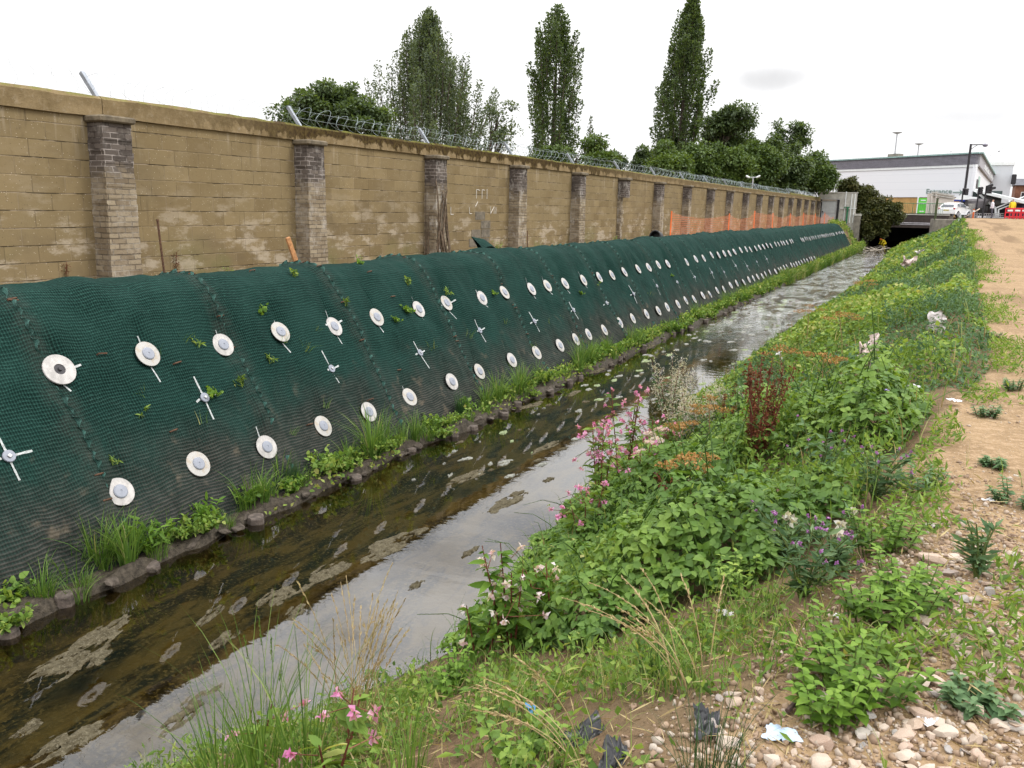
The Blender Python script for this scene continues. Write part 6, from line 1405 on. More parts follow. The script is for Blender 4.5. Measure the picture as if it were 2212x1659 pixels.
    for k in range(48):
        y = 2.9 + k * .32 + random.uniform(-.2, .2); x = float(xl(y)) + random.uniform(-.12, .04); r = random.uniform(.05, .11)
        import bmesh
        bm = bmesh.new(); bmesh.ops.create_icosphere(bm, subdivisions=2, radius=1); cuts = [(unit(rng.normal(size=3)), rng.uniform(.4, .75)) for _ in range(9)]; me = bpy.data.meshes.new('mud_clod'); r = random.uniform(.035, .095); sx, sy, sz = r, r * random.uniform(1, 1.7), r * random.uniform(.5, .85)
        for v in bm.verts:
            c = np.array(v.co)
            for nr, d in cuts: kk = c @ nr - d; c = c - nr * max(kk, 0) * .95
            c = c * (1 + .3 * (rng.uniform() - .5)); v.co = Vector((c[0] * sx, c[1] * sy, c[2] * sz))
        bm.to_mesh(me); bm.free(); me.materials.append(CLOD); o = link(bpy.data.objects.new('mud_clod', me)); o.location = (x, y, random.uniform(.0, .07)); o.rotation_euler = (random.uniform(-.4, .4), 0, random.uniform(-.5, .5)); tag(o, 'rough lump of dark earth at the left water edge', 'earth', 'rough lumps along the water edge')
    # seedlings growing through the matting
    SP = [leafy_proto(5, .07, .07, .05, WEED, 'weed_sprout'), grass_proto(12, .06, .2, 1.2, .006, GRASS, 'grass_sprout', .05), leafy_proto(9, .06, .10, .035, NETTLE, 'weed_sprout', HI)]
    px = [(565, 685, 2), (390, 745, 1), (415, 757, 0), (335, 770, 1), (455, 862, 2), (430, 915, 1), (710, 800, 1), (635, 608, 0), (660, 760, 1), (745, 670, 0), (850, 700, 2), (875, 680, 2), (680, 720, 1), (610, 740, 1), (930, 755, 1), (960, 640, 0), (775, 575, 2), (630, 940, 1), (305, 905, 0), (240, 1010, 0), (1065, 640, 2), (1010, 730, 1), (880, 620, 0), (1090, 700, 1), (1180, 700, 1), (1210, 690, 1), (580, 790, 0), (700, 880, 1), (1150, 750, 1), (1250, 640, 2), (520, 840, 0), (300, 860, 1), (1330, 690, 1), (1290, 620, 0), (1400, 640, 1), (1450, 600, 2)]
    zf = lambda X, Y: np.interp(X, [q[0] for q in _P], [q[1] for q in _P]) + np.where((X < -6.3) & (X > -8.6), 0, -9)
    us = [0, 0, 0]
    for a, b, k in px:
        p = at(a, b, 0, 2.0, 90, zf); z = float(np.interp(p.x, [q[0] for q in _P], [q[1] for q in _P]))
        o = SP[k] if not us[k] else SP[k].copy()
        if us[k]: COL.objects.link(o)
        us[k] = 1; put(o, (p.x + .03, p.y, z + .03), random.uniform(0, 6.28), random.uniform(.8, 1.5)); o.rotation_euler = (0, .55, o.rotation_euler[2]); tag(o, ['leafy seedling growing through the green matting', 'wisp of grass growing through the green matting', 'bright leafy seedling growing through the green matting'][k], 'seedling', ['leafy seedlings on the matting', 'grass wisps on the matting', 'bright seedlings on the matting'][k])
    # stragglers at the foot of the wall
    WALLW = [leafy_proto(9, .55, .12, .07, WEED, 'wall_weed'), grass_proto(26, .2, .55, .8, .006, GRASS, 'wall_weed', .10)]
    first = [True, True]
    for a, b, k, s, lab in ((495, 605, 0, .55, 'small weed at the wall foot in the bay after the nearest pier'), (775, 588, 0, .7, 'straggling weed near the orange peg'), (880, 560, 1, .7, 'grass wisps left of the ivy-clad pier'), (950, 570, 1, .6, 'grass at the foot of the ivy-clad pier'), (1075, 545, 0, .95, 'tall leafy weed beside the matting flap'), (1160, 530, 1, 1.0, 'tall dry grass below the chalk marks'), (1205, 525, 1, .8, 'grass tuft before the patched blocks'), (1330, 512, 0, .8, 'leafy weed at the wall foot before the broken pier'), (1390, 510, 0, .7, 'low weed beside the broken pier'), (1420, 506, 1, .9, 'grass near the black pipe end')):
        p = aty(a, b, 10); Y = 10.0
        d = pray(a, b); q = d * (-9.0 / d.x); o = WALLW[k] if first[k] else WALLW[k].copy()
        if not first[k]: COL.objects.link(o)
        first[k] = False; put(o, (-9.0, q.y, float(H(-9.0, q.y))), random.uniform(0, 6), s); tag(o, lab, 'weed')
    IV = leafmat('red_creeper', [(.10, .035, .02), (.16, .05, .03), (.13, .08, .03)], .2, .2, .8)
    for (px_, y0, y1, lab) in ((143, 570, 628, 'thin reddish dead creeper on the first bay of wall'), (380, 545, 610, 'reddish dead creeper beside the rusty rod')):
        d = pray(px_, y1); q0 = d * (-10.47 / d.x); d = pray(px_, y0); q1 = d * (-10.47 / d.x); g = Geo(); n = 120; t = rng.uniform(0, 1, n); P = np.array(q0)[None] * (1 - t)[:, None] + np.array(q1)[None] * t[:, None] + [0, 0, CAMZ] + rng.normal(0, .025, (n, 3)) * [.2, 1, .3]
        place(g, SLIM, P, randdir(n), randdir(n), rng.uniform(.02, .05, n), rng.uniform(0, 1, n)); gtube(g, [P.min(0) * [1, 0, 1] + [0, q0.y, 0], P.max(0) * [1, 0, 1] + [0, q1.y, 0]], .006, 4, .2); tag(g.build('dead_creeper', IV), lab, 'creeper')
left_edge()

def petals(g, c, s, n, r=.5):
    c = np.asarray(c, float); P = np.repeat(c[None], n, 0) + rng.normal(0, s * .15, (n, 3)); D = randdir(n, -.1); place(g, leaf_tpl(.8, .12, .3, False), P, D, randdir(n, .5), s * rng.uniform(.6, 1.1, n), rng.uniform(0, 1, n))
def balsam(name, label, p, h, flowers, mat, group=None, stems=3, spread=.16, leafn=34):
    t = thing(name, label, 'flowering plant', p, random.uniform(0, 6), group); gs = Geo(); gl = Geo(); gf = Geo()
    for s in range(stems):
        a = rng.uniform(0, 6.28); tip = np.array([spread * math.cos(a) * rng.uniform(.3, 1.2), spread * math.sin(a) * rng.uniform(.3, 1.2), h * rng.uniform(.72, 1)]); b = tip * [.2, .2, 0]
        gtube(gs, [b - [0, 0, .05], b * .5 + tip * .5, tip], [.008, .006, .003], 6, rng.uniform(0, 1))
        n = int(leafn * rng.uniform(.7, 1.2)); tt = rng.uniform(.15, .95, n); P = b + (tip - b) * tt[:, None]; az = rng.uniform(0, 6.28, n); D = unit(np.stack([np.cos(az), np.sin(az), rng.uniform(-.2, .5, n)], 1)); place(gl, leaf_tpl(.36, .05, .3, True), P, D, unit(randdir(n, 1.8)), rng.uniform(.08, .16, n) * (1.1 - .4 * tt), np.clip(rng.normal(.4, .18, n), 0, 1))
        for f in range(int(flowers / stems)):
            c = tip + np.array([rng.normal(0, .09), rng.normal(0, .09), rng.uniform(-.42, .06) * h]); gtube(gs, [tip * .8 + b * .2 + (c - tip) * .1, c], [.003, .002], 3, .9); petals(gf, c, .036, 9)
            if f % 2: petals(gl, c + rng.normal(0, .04, 3), .02, 3)
    gs.build('stem', REDSTEM, t); gl.build('foliage', NETTLE if mat is PALEP else WEED, t); gf.build('blossom', mat, t); return t
def umbel(label, p, h, mat, r=.09, n=5, lean=.15):
    t = thing('umbel_plant', label, 'plant', p, random.uniform(0, 6)); gs = Geo(); top = np.array([lean * h, .05 * h, h]); gtube(gs, [[0, 0, -.1], top * [.4, .4, .55], top], [.009, .007, .005], 5, .3)
    for k in range(n):
        gf = Geo(); a = k * 2.4; br = top * rng.uniform(.62, .9); e = top + np.array([math.cos(a) * r * 1.9, math.sin(a) * r * 1.9, rng.uniform(-.10, .05)]) if k else top + [0, 0, .03]; gtube(gs, [br, (br + e) / 2, e], [.004, .003, .003], 4, .4)
        for q in range(13):
            b = q * 2.4; rr = r * math.sqrt((q + .5) / 13); c = e + np.array([math.cos(b) * rr, math.sin(b) * rr, .05 - rr * .25]); gtube(gf, [e, c], [.0016, .0014], 3, .4); petals(gf, c, .020, 7)
        gf.build('flower_head', mat, t)
    gs.build('stem', STEM if mat is not ORANGE else DRY, t); return t
def dock(label, p, h, n=9):
    t = thing('dock_plant', label, 'plant', p, 0); gs = Geo(); gf = Geo(); gl = Geo()
    for k in range(n):
        a = rng.uniform(0, 6.28); tip = np.array([math.cos(a) * .36 * rng.uniform(.2, 1), math.sin(a) * .36 * rng.uniform(.2, 1), h * rng.uniform(.55, 1)]); gtube(gs, [[0, 0, -.05], tip * .5 + [0, 0, .03], tip], [.007, .005, .003], 5, .2); m = 150; tt = rng.uniform(.3, 1, m); q = .5 + .5 * np.sin(tt * 34); P = tip * tt[:, None] + rng.normal(0, .016, (m, 3)) * (.5 + q)[:, None]; place(gf, LO_, P, randdir(m), randdir(m), rng.uniform(.014, .032, m), np.clip(rng.normal(.4, .25, m), 0, 1))
    m = 14; place(gl, LANCE, np.zeros((m, 3)) + [0, 0, .05], randdir(m, .5), unit(randdir(m, 1)), rng.uniform(.12, .25, m), rng.uniform(.2, .9, m)); gs.build('stem', REDSTEM, t); gf.build('seed_head', DOCK, t); gl.build('foliage', WEED, t); return t
def thistle(label, p, h, heads, r=.22, n=9, fluff=0):
    t = thing('thistle', label, 'thistle', p, random.uniform(0, 6), None); gs = Geo(); gl = Geo(); gf = Geo(); gw = Geo()
    for k in range(n):
        a = rng.uniform(0, 6.28); tip = np.array([math.cos(a) * r * rng.uniform(.2, 1), math.sin(a) * r * rng.uniform(.2, 1), h * rng.uniform(.55, 1)]); gtube(gs, [[0, 0, -.03], tip * .5 + [0, 0, .05], tip], [.006, .004, .003], 4, .5); m = 22; tt = rng.uniform(.1, .97, m); az = rng.uniform(0, 6.28, m); place(gl, SLIM, tip * tt[:, None], unit(np.stack([np.cos(az), np.sin(az), rng.uniform(.1, .8, m)], 1)), unit(randdir(m, 1)), rng.uniform(.04, .09, m), rng.uniform(0, 1, m))
        for q in range(max(1, heads // n) if heads else 0):
            c = tip + rng.normal(0, .02, 3) * [1, 1, .6]; petals(gl, c - [0, 0, .012], .018, 8); gh = Geo(); petals(gh, c + [0, 0, .01], .03 if k < fluff else .013, 16); gh.build('seed_head' if k < fluff else 'flower_head', FLUFF if k < fluff else PURPLE, t)
    gs.build('stem', STEM, t); gl.build('foliage', GREY, t)
    return t
def willowherb(label, p, h, n=12, r=.3):
    t = thing('willowherb', label, 'plant', p, random.uniform(0, 6)); gs = Geo(); gl = Geo()
    for k in range(n):
        gw = Geo(); a = rng.uniform(0, 6.28); tip = np.array([math.cos(a) * r * rng.uniform(.2, 1), math.sin(a) * r * rng.uniform(.2, 1), h * rng.uniform(.6, 1)]); gtube(gs, [[tip[0] * .3, tip[1] * .3, -.1], tip * .5, tip], [.006, .004, .002], 4, .2); m = 30; tt = rng.uniform(.15, .8, m); az = rng.uniform(0, 6.28, m); place(gl, SLIM, tip * tt[:, None], unit(np.stack([np.cos(az), np.sin(az), rng.uniform(-.1, .6, m)], 1)), unit(randdir(m, 1)), rng.uniform(.05, .10, m), rng.uniform(0, .8, m))
        m = 110; tt = rng.uniform(.50, 1.04, m); P = tip * tt[:, None] + rng.normal(0, .032, (m, 3)); place(gw, leaf_tpl(.35, .1, .3, False), P, randdir(m), randdir(m), rng.uniform(.018, .045, m), rng.uniform(0, 1, m)); gw.build('seed_fluff', FLUFF, t)
    gs.build('stem', REDSTEM, t); gl.build('foliage', GREY, t); return t
def nettle(label, p, h, r, n=14, mat=None, size=.058):
    t = thing('nettle', label, 'nettle', p, random.uniform(0, 6)); gs = Geo(); gl = Geo()
    for k in range(n):
        a = rng.uniform(0, 6.28); rr = r * math.sqrt(rng.uniform(0, 1)); b = np.array([math.cos(a) * rr * .6, math.sin(a) * rr * .6, 0]); tip = np.array([math.cos(a) * rr, math.sin(a) * rr, h * rng.uniform(.55, 1)]); gtube(gs, [b - [0, 0, .03], (b + tip) / 2, tip], [.005, .004, .002], 4, .8); lv = 7
        for q in range(lv):
            f = (q + 1) / lv; c = b + (tip - b) * f; az = (q % 2) * 1.57 + a
            for e in (0, math.pi): place(gl, leaf_tpl(.62, .07, .28, True), [c], [[math.cos(az + e), math.sin(az + e), .25 + rng.normal(0, .1)]], unit(np.array([[rng.normal(0, .15), rng.normal(0, .15), 1]])), size * (1.15 - .55 * f) * rng.uniform(.8, 1.2) * (1 if q else .6), np.clip(.25 + .5 * f + rng.normal(0, .1), 0, 1))
    gs.build('stem', STEM, t); gl.build('foliage', mat or NETTLE, t); return t
def seedgrass(label, p, n, h, lean, az, mat=DRY, name='seeding_grass', greenbase=True, spread=.5):
    t = thing(name, label, 'grass', p, 0); gs = Geo(); gg = Geo()
    for k in range(n):
        a = az + rng.normal(0, spread); L = h * rng.uniform(.7, 1.1); ln = lean * rng.uniform(.6, 1.3); pts = []; b = rng.normal(0, .04, 2)
        for i in range(11):
            f = i / 10; pts.append(np.array([b[0] + math.cos(a) * L * ln * f ** 1.7, b[1] + math.sin(a) * L * ln * f ** 1.7, L * (f - .42 * ln * f ** 2.4)]))
        gtube(gs, pts, [.0024 - .0012 * i / 10 for i in range(11)], 4, rng.uniform(.3, 1)); m = 26; tt = rng.uniform(6.2, 9.9, m); i0 = tt.astype(int); fr = (tt - i0)[:, None]; PP = np.array(pts); P = PP[i0] * (1 - fr) + PP[np.minimum(i0 + 1, 10)] * fr; D = unit(PP[np.minimum(i0 + 1, 10)] - PP[i0] + rng.normal(0, .012, (m, 3))); place(gs, leaf_tpl(.28, .1, .1, False), P, D, randdir(m), rng.uniform(.014, .026, m), rng.uniform(.3, 1, m))
    if greenbase: m = 44; blades(gg, np.stack([rng.normal(0, .05, m), rng.normal(0, .05, m), np.full(m, -.02)], 1), rng.uniform(.12, .34, m), rng.uniform(.3, 1.2, m), .005, np.clip(rng.normal(.5, .25, m), 0, 1), 4); gg.build('blades', GRASS, t)
    gs.build('seed_stalks', mat, t); return t
def on_bank(px, py): return at(px, py, 0, 1.4)
def bank_plants():
    # tall pink balsams leaning over the water
    for px, py, h, f, lab in ((1295, 1110, .85, 30, 'tall pink-flowered balsam at the water edge, fullest of blossom'), (1345, 1060, 1.0, 26, 'tallest pink balsam standing against the bright water'), (1262, 1190, .55, 12, 'lower pink balsam nearest us at the water edge'), (1420, 1030, .62, 14, 'pink balsam on the right of the tall ones beside the white umbels'), (1385, 1120, .6, 8, 'leafy balsam with few pink flowers inside the brambles')):
        p = on_bank(px, py); balsam('pink_balsam', lab, p, h * 1.2, f * 1.7, PINK, 'pink flowered balsams on the right bank', 4)
    for px, py, h, f, lab in ((1105, 1405, .72, 15, 'pale-flowered balsam with long leaves leaning over the water'), (1200, 1370, .55, 9, 'pale-flowered balsam to the right, half in the brambles'), (1035, 1425, .44, 6, 'lowest pale-flowered balsam with the broadest leaves')):
        p = on_bank(px, py); balsam('pale_balsam', lab, p, h, f, PALEP, 'pale flowered balsams on the right bank', 4, .20, 26)
    for px, py, h, f, lab in ((545, 1659, .42, 5, 'pink balsam in the long grass at the bottom edge'), (735, 1650, .40, 5, 'pink balsam low in the long grass to the right'), (715, 1690, .28, 3, 'small pink balsam at the very bottom in the grass')):
        p = on_bank(px, py + 10); balsam('pink_balsam', lab, p, h, f, PINK, 'pink flowered balsams on the right bank', 2, .10, 14)
    for px, py, h, r, m, lab in ((1500, 1210, .62, .075, ORANGE, 'dead orange umbel standing in the middle of the brambles'), (1450, 1040, .55, .07, ORANGE, 'dead orange umbels left of the red dock'), (1530, 1000, .6, .08, ORANGE, 'dead orange umbels just behind the left umbels'), (1690, 870, .7, .10, ORANGE, 'big dry umbel near the water below the far reach'), (1770, 900, .62, .09, ORANGE, 'yellowish dry umbel in the middle of the bank'), (1820, 790, .75, .12, ORANGE, 'dry umbel before the pale rags'), (1740, 760, .85, .12, ORANGE, 'tall dry umbel rising against the rippled water'), (1860, 680, .8, .14, ORANGE, 'far dry umbel at the bank edge'),
                            (1400, 1050, .55, .055, PALEP, 'white umbel between the pink balsams'), (1470, 990, .5, .05, PALEP, 'white umbel under the fluffy willowherb'), (1380, 1075, .5, .05, PALEP, 'creamy umbel lowest among the pink balsams')):
        p = on_bank(px, py); umbel(lab, p, h, m, r)
    p = on_bank(1625, 1040); dock('tall red-brown dock in seed on the near bank', p, 1.05, 16)
    p = on_bank(1480, 1130); dock('low dark red dock stems inside the brambles', p, .42, 5); p = on_bank(1555, 960); dock('thin dark dock at the water edge beyond the willowherb', p, .65, 4)
    p = on_bank(1445, 935); willowherb('fluffy white-seeded willowherb leaning over the stream', p, 1.1, 20, .40); p = on_bank(1495, 985); willowherb('lower grey fluffy willowherb beside the taller one', p, .75, 18, .36); p = on_bank(1555, 940); willowherb('green narrow-leaved willowherb before the bright water', p, .62, 9, .3)
    for px, py, h, hd, r, fl, lab in ((1730, 1290, .40, 30, .26, 1, 'thistle clump with many purple heads beside the bare soil'), (1800, 1240, .36, 18, .24, 3, 'thistle with pale fluffy seed heads'), (1890, 1080, .34, 10, .26, 0, 'grey-green thistle at the bank top'), (1760, 1080, .55, 10, .25, 0, 'tall dark feathery thistle within the brambles'), (1690, 1210, .34, 12, .2, 1, 'thistle half hidden by bramble leaves')):
        p = on_bank(px, py); thistle(lab, p, h, hd, r, 11, fl)
    for px, py, h, r, n, lab in ((1850, 1500, .22, .24, 20, 'bright green nettle patch on the stones at the right'), (1790, 1560, .18, .14, 12, 'smaller nettle in front of the bright patch'), (1900, 1190, .22, .2, 16, 'bright green nettles at the edge of the track'), (1960, 1310, .2, .24, 18, 'low green weed mound beside the stones'), (1890, 1330, .2, .2, 14, 'green weed mound left of the stones'), (1120, 1640, .16, .14, 8, 'broad-leaved bramble shoot at the bottom of the photo'), (1600, 1290, .2, .16, 10, 'leafy nettle in front of the brambles'), (985, 1500, .2, .2, 14, 'broad green leaves at the water edge right of the dry stalks')):
        p = on_bank(px, py); nettle(lab, p, h, r, n, None if 'bramble' not in lab else BRAMBLE)
    p = on_bank(2110, 1250); thistle('upright mugwort sapling alone among the stones', p, .27, 0, .10, 7)
    for px, py, s, lab in ((2140, 735, .14, 'weed tuft at the bank edge on the track'), (2190, 845, .12, 'dark low weed alone on the track at the right'), (2130, 900, .10, 'thin weed creeping on the track'), (2195, 1090, .13, 'bushy weed at the right edge of the photo'), (1990, 1060, .13, 'pale green weed on the bare track edge'), (2150, 1010, .07, 'tiny weed on the stony track'), (2110, 1530, .08, 'tiny weed among the near stones')):
        p = at(px, py, 0, 2); o = nettle(lab, p, s * 1.0, s * 1.4, 12, GREY, .05); o.name = 'track_weed'; o['category'] = 'weed'
    seedgrass('arching dry grass heads over the bare soil in the middle', on_bank(1480, 1490), 13, .40, 1.1, R_(150), spread=.55)
    seedgrass('dry seed stalks rising against the stream on the left', on_bank(770, 1620), 34, .78, .35, R_(90), spread=1.4)
    seedgrass('pale straw laid across the bottom foreground', on_bank(1240, 1650), 6, .32, 1.25, R_(170), spread=.35, greenbase=False)
    for px, py, n, h0, h1, ln, w, m, lab in ((560, 1700, 60, .45, .95, .8, .008, GRASS, 'long green grass at the bottom left bank edge'), (660, 1690, 50, .4, .8, .9, .008, GRASS, 'second long grass clump at the bottom edge'), (480, 1720, 40, .4, .7, .9, .008, GRASS, 'grass leaning out over the water at the bottom left'), (1530, 1690, 110, .18, .42, .9, .0035, RUSH, 'dark fine grass tuft at the bottom beside the black sheet'), (1420, 1470, 80, .12, .30, .8, .004, RUSH, 'fine green tuft under the arching dry grass'), (880, 1690, 60, .2, .45, .8, .006, GRASS, 'grass clump below the broad leaves'), (1060, 1560, 50, .12, .26, .9, .004, GRASS, 'short green grass in the middle foreground'), (1780, 905, 40, .15, .34, .9, .010, GRASS, 'bright arching grass clump on the bank'), (1880, 640, 60, .3, .6, 1.0, .02, GRASS, 'pale green grass clump far along the bank')):
        p = on_bank(px, py); o = grass_proto(n, h0, h1, ln, w, m, 'grass_clump', .09); put(o, p); tag(o, lab, 'grass')
    g = Geo(); p = on_bank(575, 1560)
    for k, (dx, hh) in enumerate(((0, .78), (.05, .66), (-.06, .60), (.10, .5))):
        a = np.array([dx, rng.normal(0, .03), 0]); b = a + [dx * 1.2 - .05, .02, hh]; gtube(g, [a, (a + b) / 2 + [.02, 0, 0], b], [.003, .0025, .002], 4, .4); m = 40; tt = rng.uniform(.72, 1, m); place(g, leaf_tpl(.3, .1, .1, False), a + (b - a) * tt[:, None], unit(np.array([[0, 0, 1.0]]) + rng.normal(0, .35, (m, 3))), randdir(m), rng.uniform(.016, .03, m), rng.uniform(.3, .9, m))
    o = g.build('seeding_grass', GRASS); put(o, p); tag(o, 'tall grass with upright green seed heads against the dark water', 'grass')
bank_plants()

# ------------------------------------------------------------------ stones and litter
import bmesh
def stone_mat():
    m = Mat('flint'); v = m.obj(); r = m.n('ShaderNodeObjectInfo').outputs['Random']; n1 = m.noise(v, 22, 5, .6)
    cr = m.n('ShaderNodeValToRGB', {0: r}); e = cr.color_ramp; e.elements[0].color = (.33, .22, .155, 1); e.elements[1].color = (.38, .34, .30, 1)
    for q, c in ((.25, (.40, .30, .225)), (.5, (.44, .36, .29)), (.75, (.35, .23, .165)), (.92, (.20, .195, .20))): x = e.elements.new(q); x.color = (*c, 1)
    c = m.mix(m.rng(n1, .4, .65), cr.outputs[0], m.mix(.5, cr.outputs[0], (.55, .48, .40)))
    return m.done(m.pbr(c, .7, 0, m.bump(m.noise(v, 40, 4), .35, .004), .35))
STONE = stone_mat()
def stone_mesh(seed, sub=3):
    bm = bmesh.new(); bmesh.ops.create_icosphere(bm, subdivisions=sub, radius=1); rr = np.random.default_rng(seed); cuts = [(unit(rr.normal(size=3)), rr.uniform(.42, .78)) for _ in range(12)]
    for v in bm.verts:
        c = np.array(v.co)
        for nrm, d in cuts:
            k = c @ nrm - d
            if k > 0: c = c - nrm * k * .96
        c = c * (1 + .10 * (float(fbm(c[0] * 2 + seed, c[1] * 2 + c[2], 2, seed)) - .5)); v.co = Vector(c)
    me = bpy.data.meshes.new('stone'); bm.to_mesh(me); bm.free(); me.materials.append(STONE)
    return me
def stones():
    ms = [stone_mesh(s) for s in range(9)]
    BIG = [(2020, 1215, .075, 'largest pale flat flint at the upper edge of the stones'), (2050, 1385, .062, 'long pink-grey flint beside the green weed mound'), (2105, 1545, .055, 'tan angular flint at the lower right'), (2040, 1590, .045, 'pale oval flint low at the right'), (1990, 1480, .05, 'rounded flint right of the nettle patch'), (2135, 1480, .038, 'pale flint in the middle of the right edge'), (1975, 1570, .045, 'long pale flint below the nettle patch'), (1770, 1650, .05, 'flint at the bottom edge beneath the nettles'), (2060, 1210, .045, 'flint right beside the mugwort'), (2010, 1140, .04, 'tan flint on the bare soil above the others'), (1590, 1280, .11, 'brown boulder half buried under the brambles'), (1960, 1640, .04, 'white-pink flint at the bottom right')]
    for i, (px, py, r, lab) in enumerate(BIG):
        p = at(px, py, 0, 1.4); o = link(bpy.data.objects.new('stone', ms[i % 9])); o.location = p + Vector((0, 0, r * .25)); o.scale = (r * 1.0, r * .75, r * .5); o.rotation_euler = (random.uniform(-.2, .2), random.uniform(-.2, .2), random.uniform(0, 6)); tag(o, lab, 'stone', 'stones beside the track')
    n = 0
    while n < 270:
        px = random.uniform(1500, 2215); py = random.uniform(1180, 1700)
        lim = np.interp(px, [1500, 1600, 1750, 1900, 2000, 2100, 2215], [1500, 1480, 1540, 1400, 1200, 1160, 1150])
        if py < lim or random.random() > np.interp(px, [1500, 1800, 1980, 2215], [.35, .45, 1, .8]): continue
        p = at(px, py, 0, 1.2); r = .010 + .026 * random.random() ** 2.0; o = link(bpy.data.objects.new('stone', random.choice(ms))); o.location = p + Vector((0, 0, r * .28)); o.scale = (r * random.uniform(.9, 1.5), r * random.uniform(.8, 1.1), r * random.uniform(.5, .8)); o.rotation_euler = (random.uniform(-.4, .4), random.uniform(-.4, .4), random.uniform(0, 6)); tag(o, 'small loose flint among the gravel at the lower right', 'stone', 'loose flints at the track edge'); n += 1
    # grit and pebbles
    bm = bmesh.new(); bmesh.ops.create_icosphere(bm, subdivisions=1, radius=1); T = np.array([v.co[:] for v in bm.verts]); F = np.array([[v.index for v in f.verts] for f in bm.faces]); bm.free()
    gm = Mat('gravel'); cr = gm.n('ShaderNodeValToRGB', {0: gm.attr('rnd')}); e = cr.color_ramp; e.elements[0].color = (.19, .125, .08, 1); e.elements[1].color = (.40, .34, .28, 1); x = e.elements.new(.5); x.color = (.30, .21, .14, 1); GRAV = gm.done(gm.pbr(cr.outputs[0], .8))
    n = 9000; Y = 1.5 + 14 * rng.uniform(0, 1, n) ** 1.7; X = xp(Y) + rng.normal(.25, .55, n); k = (fbm(X * 1.7, Y * 1.7, 3, 55) > .40 + .02 * Y) & ~inside(X, Y) & (X > -2.2); X, Y = X[k], Y[k]; n = len(X)
    n2 = 44000; X2 = rng.uniform(-1.3, 1.3, n2); Y2 = rng.uniform(1.5, 6.5, n2); d2 = X2 - np.interp(Y2, [1.5, 2.2, 3, 4, 6], [-.62, -.48, -.12, 0, .1]); k = (rng.uniform(0, 1, n2) < sstep(-.35, .2, d2) * .9 * sstep(6.3, 3.6, Y2)) & ~inside(X2, Y2); X = np.concatenate([X, X2[k]]); Y = np.concatenate([Y, Y2[k]]); n = len(X)
    r = (.0035 + .0125 * rng.uniform(0, 1, n) ** 3.0) * np.where(rng.uniform(0, 1, n) < .25, .6, 1); V = T[None] * (r[:, None] * rng.uniform(.55, 1.4, (n, 3)))[:, None, :] + rng.normal(0, .2, (n, len(T), 3)) * r[:, None, None]; V = V + np.stack([X, Y, H(X, Y) + r * .3], 1)[:, None, :]; g = Geo(); g.add(V.reshape(-1, 3), (F[None] + (np.arange(n) * len(T))[:, None, None]).reshape(-1, 3), np.repeat(rng.uniform(0, 1, n), len(T)))
    tag(g.build('gravel', GRAV), 'loose grit and pebbles along the edge of the track', 'gravel', kind='stuff')
stones()
def rag(name, label, cat, p, w, h, col, seed, drape=.5, rough=.6, rz=0.0, lift=.0, flat=False):
    n = 14; V = []; rr = np.random.default_rng(seed)
    for i in range(n + 1):
        for j in range(n + 1):
            u, v = i / n - .5, j / n - .5; q = float(fbm(u * 5 + seed, v * 5, 3, seed)) - .5; q2 = float(fbm(u * 4 + seed * 2, v * 4 + 7, 3, seed + 5)) - .5; ed = 1 + 1.1 * (float(fbm(math.atan2(v, u) * 1.2 + seed, 0 * u, 3, seed + 2)) - .5)
            if flat: V.append((u * w * ed + q2 * w * .2, v * h * ed, abs(q) * .55 * w + .010))
            else: V.append((u * w * ed + q2 * w * .4, q * w * .8 + q2 * .1, (v + .5) * h * ed + q2 * h * .25))
    F = [(i * (n + 1) + j, i * (n + 1) + j + 1, (i + 1) * (n + 1) + j + 1, (i + 1) * (n + 1) + j) for i in range(n) for j in range(n)]
    m = simple(name + '_film', col, rough, 0, .22, 12); o = MB().add(V, F).build(name, m, None, True, Vector(p) + Vector((0, 0, lift))); o.rotation_euler = (0, 0, rz); return tag(o, label, cat)
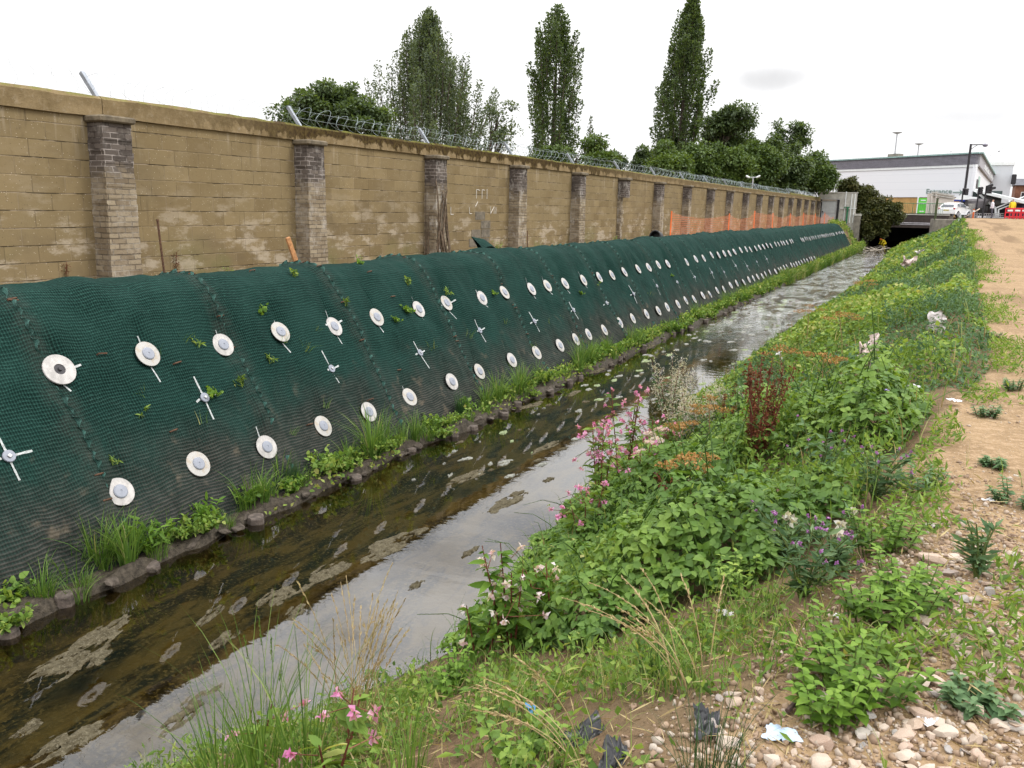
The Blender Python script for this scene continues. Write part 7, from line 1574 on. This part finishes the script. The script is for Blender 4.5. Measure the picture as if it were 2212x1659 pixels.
def litter():
    for px, py, w, h, c, lab, nm, cat in ((1890, 815, .24, .32, (.62, .50, .47), 'pinkish white torn plastic sheet snagged in the bank weeds', 'torn_sheet', 'litter'), (1860, 850, .16, .24, (.55, .42, .38), 'crumpled pink rag hanging below the torn sheet', 'rag', 'litter'), (2020, 745, .20, .24, (.60, .55, .53), 'pale rag on the weeds near the track', 'rag', 'litter'), (1985, 560, .6, .5, (.62, .58, .54), 'pale scrap of sheeting far along the bank', 'torn_sheet', 'litter'), (1690, 790, .18, .22, (.60, .58, .55), 'grey-white scrap near the water', 'rag', 'litter'), (1960, 590, .5, .45, (.58, .46, .42), 'far pinkish rag on the bank', 'rag', 'litter')):
        p = at(px, py); p.z += float(canopy(np.array([p.x]), np.array([p.y]))[0]) * .55; rag(nm, lab, cat, p, w, h, c, int(px) % 50, rz=random.uniform(-.6, .6))
    for px, py, w, h, c, lab, nm in ((1910, 893, .16, .10, (.30, .22, .55), 'purple and white wrapper lying in the weeds', 'wrapper'), (1955, 905, .13, .08, (.60, .58, .62), 'white wrapper beside the purple one', 'wrapper'), (2140, 1085, .07, .045, (.72, .70, .70), 'white paper scrap on the bare track', 'paper_scrap'), (1690, 1595, .07, .09, (.38, .48, .60), 'pale blue plastic scrap among the foreground stones', 'plastic_scrap'), (1155, 1545, .08, .05, (.10, .28, .50), 'blue plastic wrapper in the foreground grass', 'wrapper'), (1815, 1300 + 40, .06, .04, (.68, .66, .66), 'white scrap at the foot of the thistles', 'paper_scrap'), (2005, 1560, .065, .045, (.66, .64, .66), 'broken white shell of plastic on the stones', 'plastic_scrap'), (2060, 875, .10, .07, (.68, .66, .68), 'white cup fragment in the weeds near the track', 'plastic_scrap'), (1720, 1055, .10, .07, (.60, .62, .60), 'pale lid lying on the bramble leaves', 'plastic_disc'), (1570, 1330, .09, .05, (.70, .66, .66), 'white paper scrap below the brambles', 'paper_scrap')):
        p = at(px, py, 0, 1.4); p.z += (float(canopy(np.array([p.x]), np.array([p.y]))[0]) * .9 if inside(np.array([p.x]), np.array([p.y]))[0] else .0); rag(nm, lab, 'litter', p, w, h, c, int(px + py) % 60, rz=random.uniform(0, 3), flat=True)
    for px, py, w, h, lab in ((1530, 1570, .17, .09, 'black plastic sheeting half buried in the foreground'), (1260, 1600, .16, .08, 'crumpled black plastic in the foreground weeds'), (1330, 1640, .14, .07, 'black plastic scrap at the bottom edge')):
        p = at(px, py, 0, 1.2); rag('black_sheet', lab, 'plastic sheet', p, w, h, (.010, .010, .012), int(px), rough=.35, rz=random.uniform(0, 3), flat=True)
    m = simple('dead_stick', (.085, .055, .045), .85, 0, .35, 20)
    for (a, b, lab) in (((1870, 1535), (1930, 1490), 'short dark stick lying on the soil'), ((1275, 1139), (1200, 1133), 'black twig poking out over the water'), ((1700, 1545), (1790, 1470), 'crooked dead twig on the bare earth')):
        p, q = at(*a), at(*b)
        if 'water' in lab: p, q = water_at(*a), water_at(*b); p.z += .06; q.z += .04
        mb = MB(); mb.tube([p + Vector((0, 0, .015)), (p + q) / 2 + Vector((0, .01, .03)), q + Vector((0, 0, .015))], [.009, .008, .005], 6); tag(mb.build('stick', m), lab, 'stick')
litter()
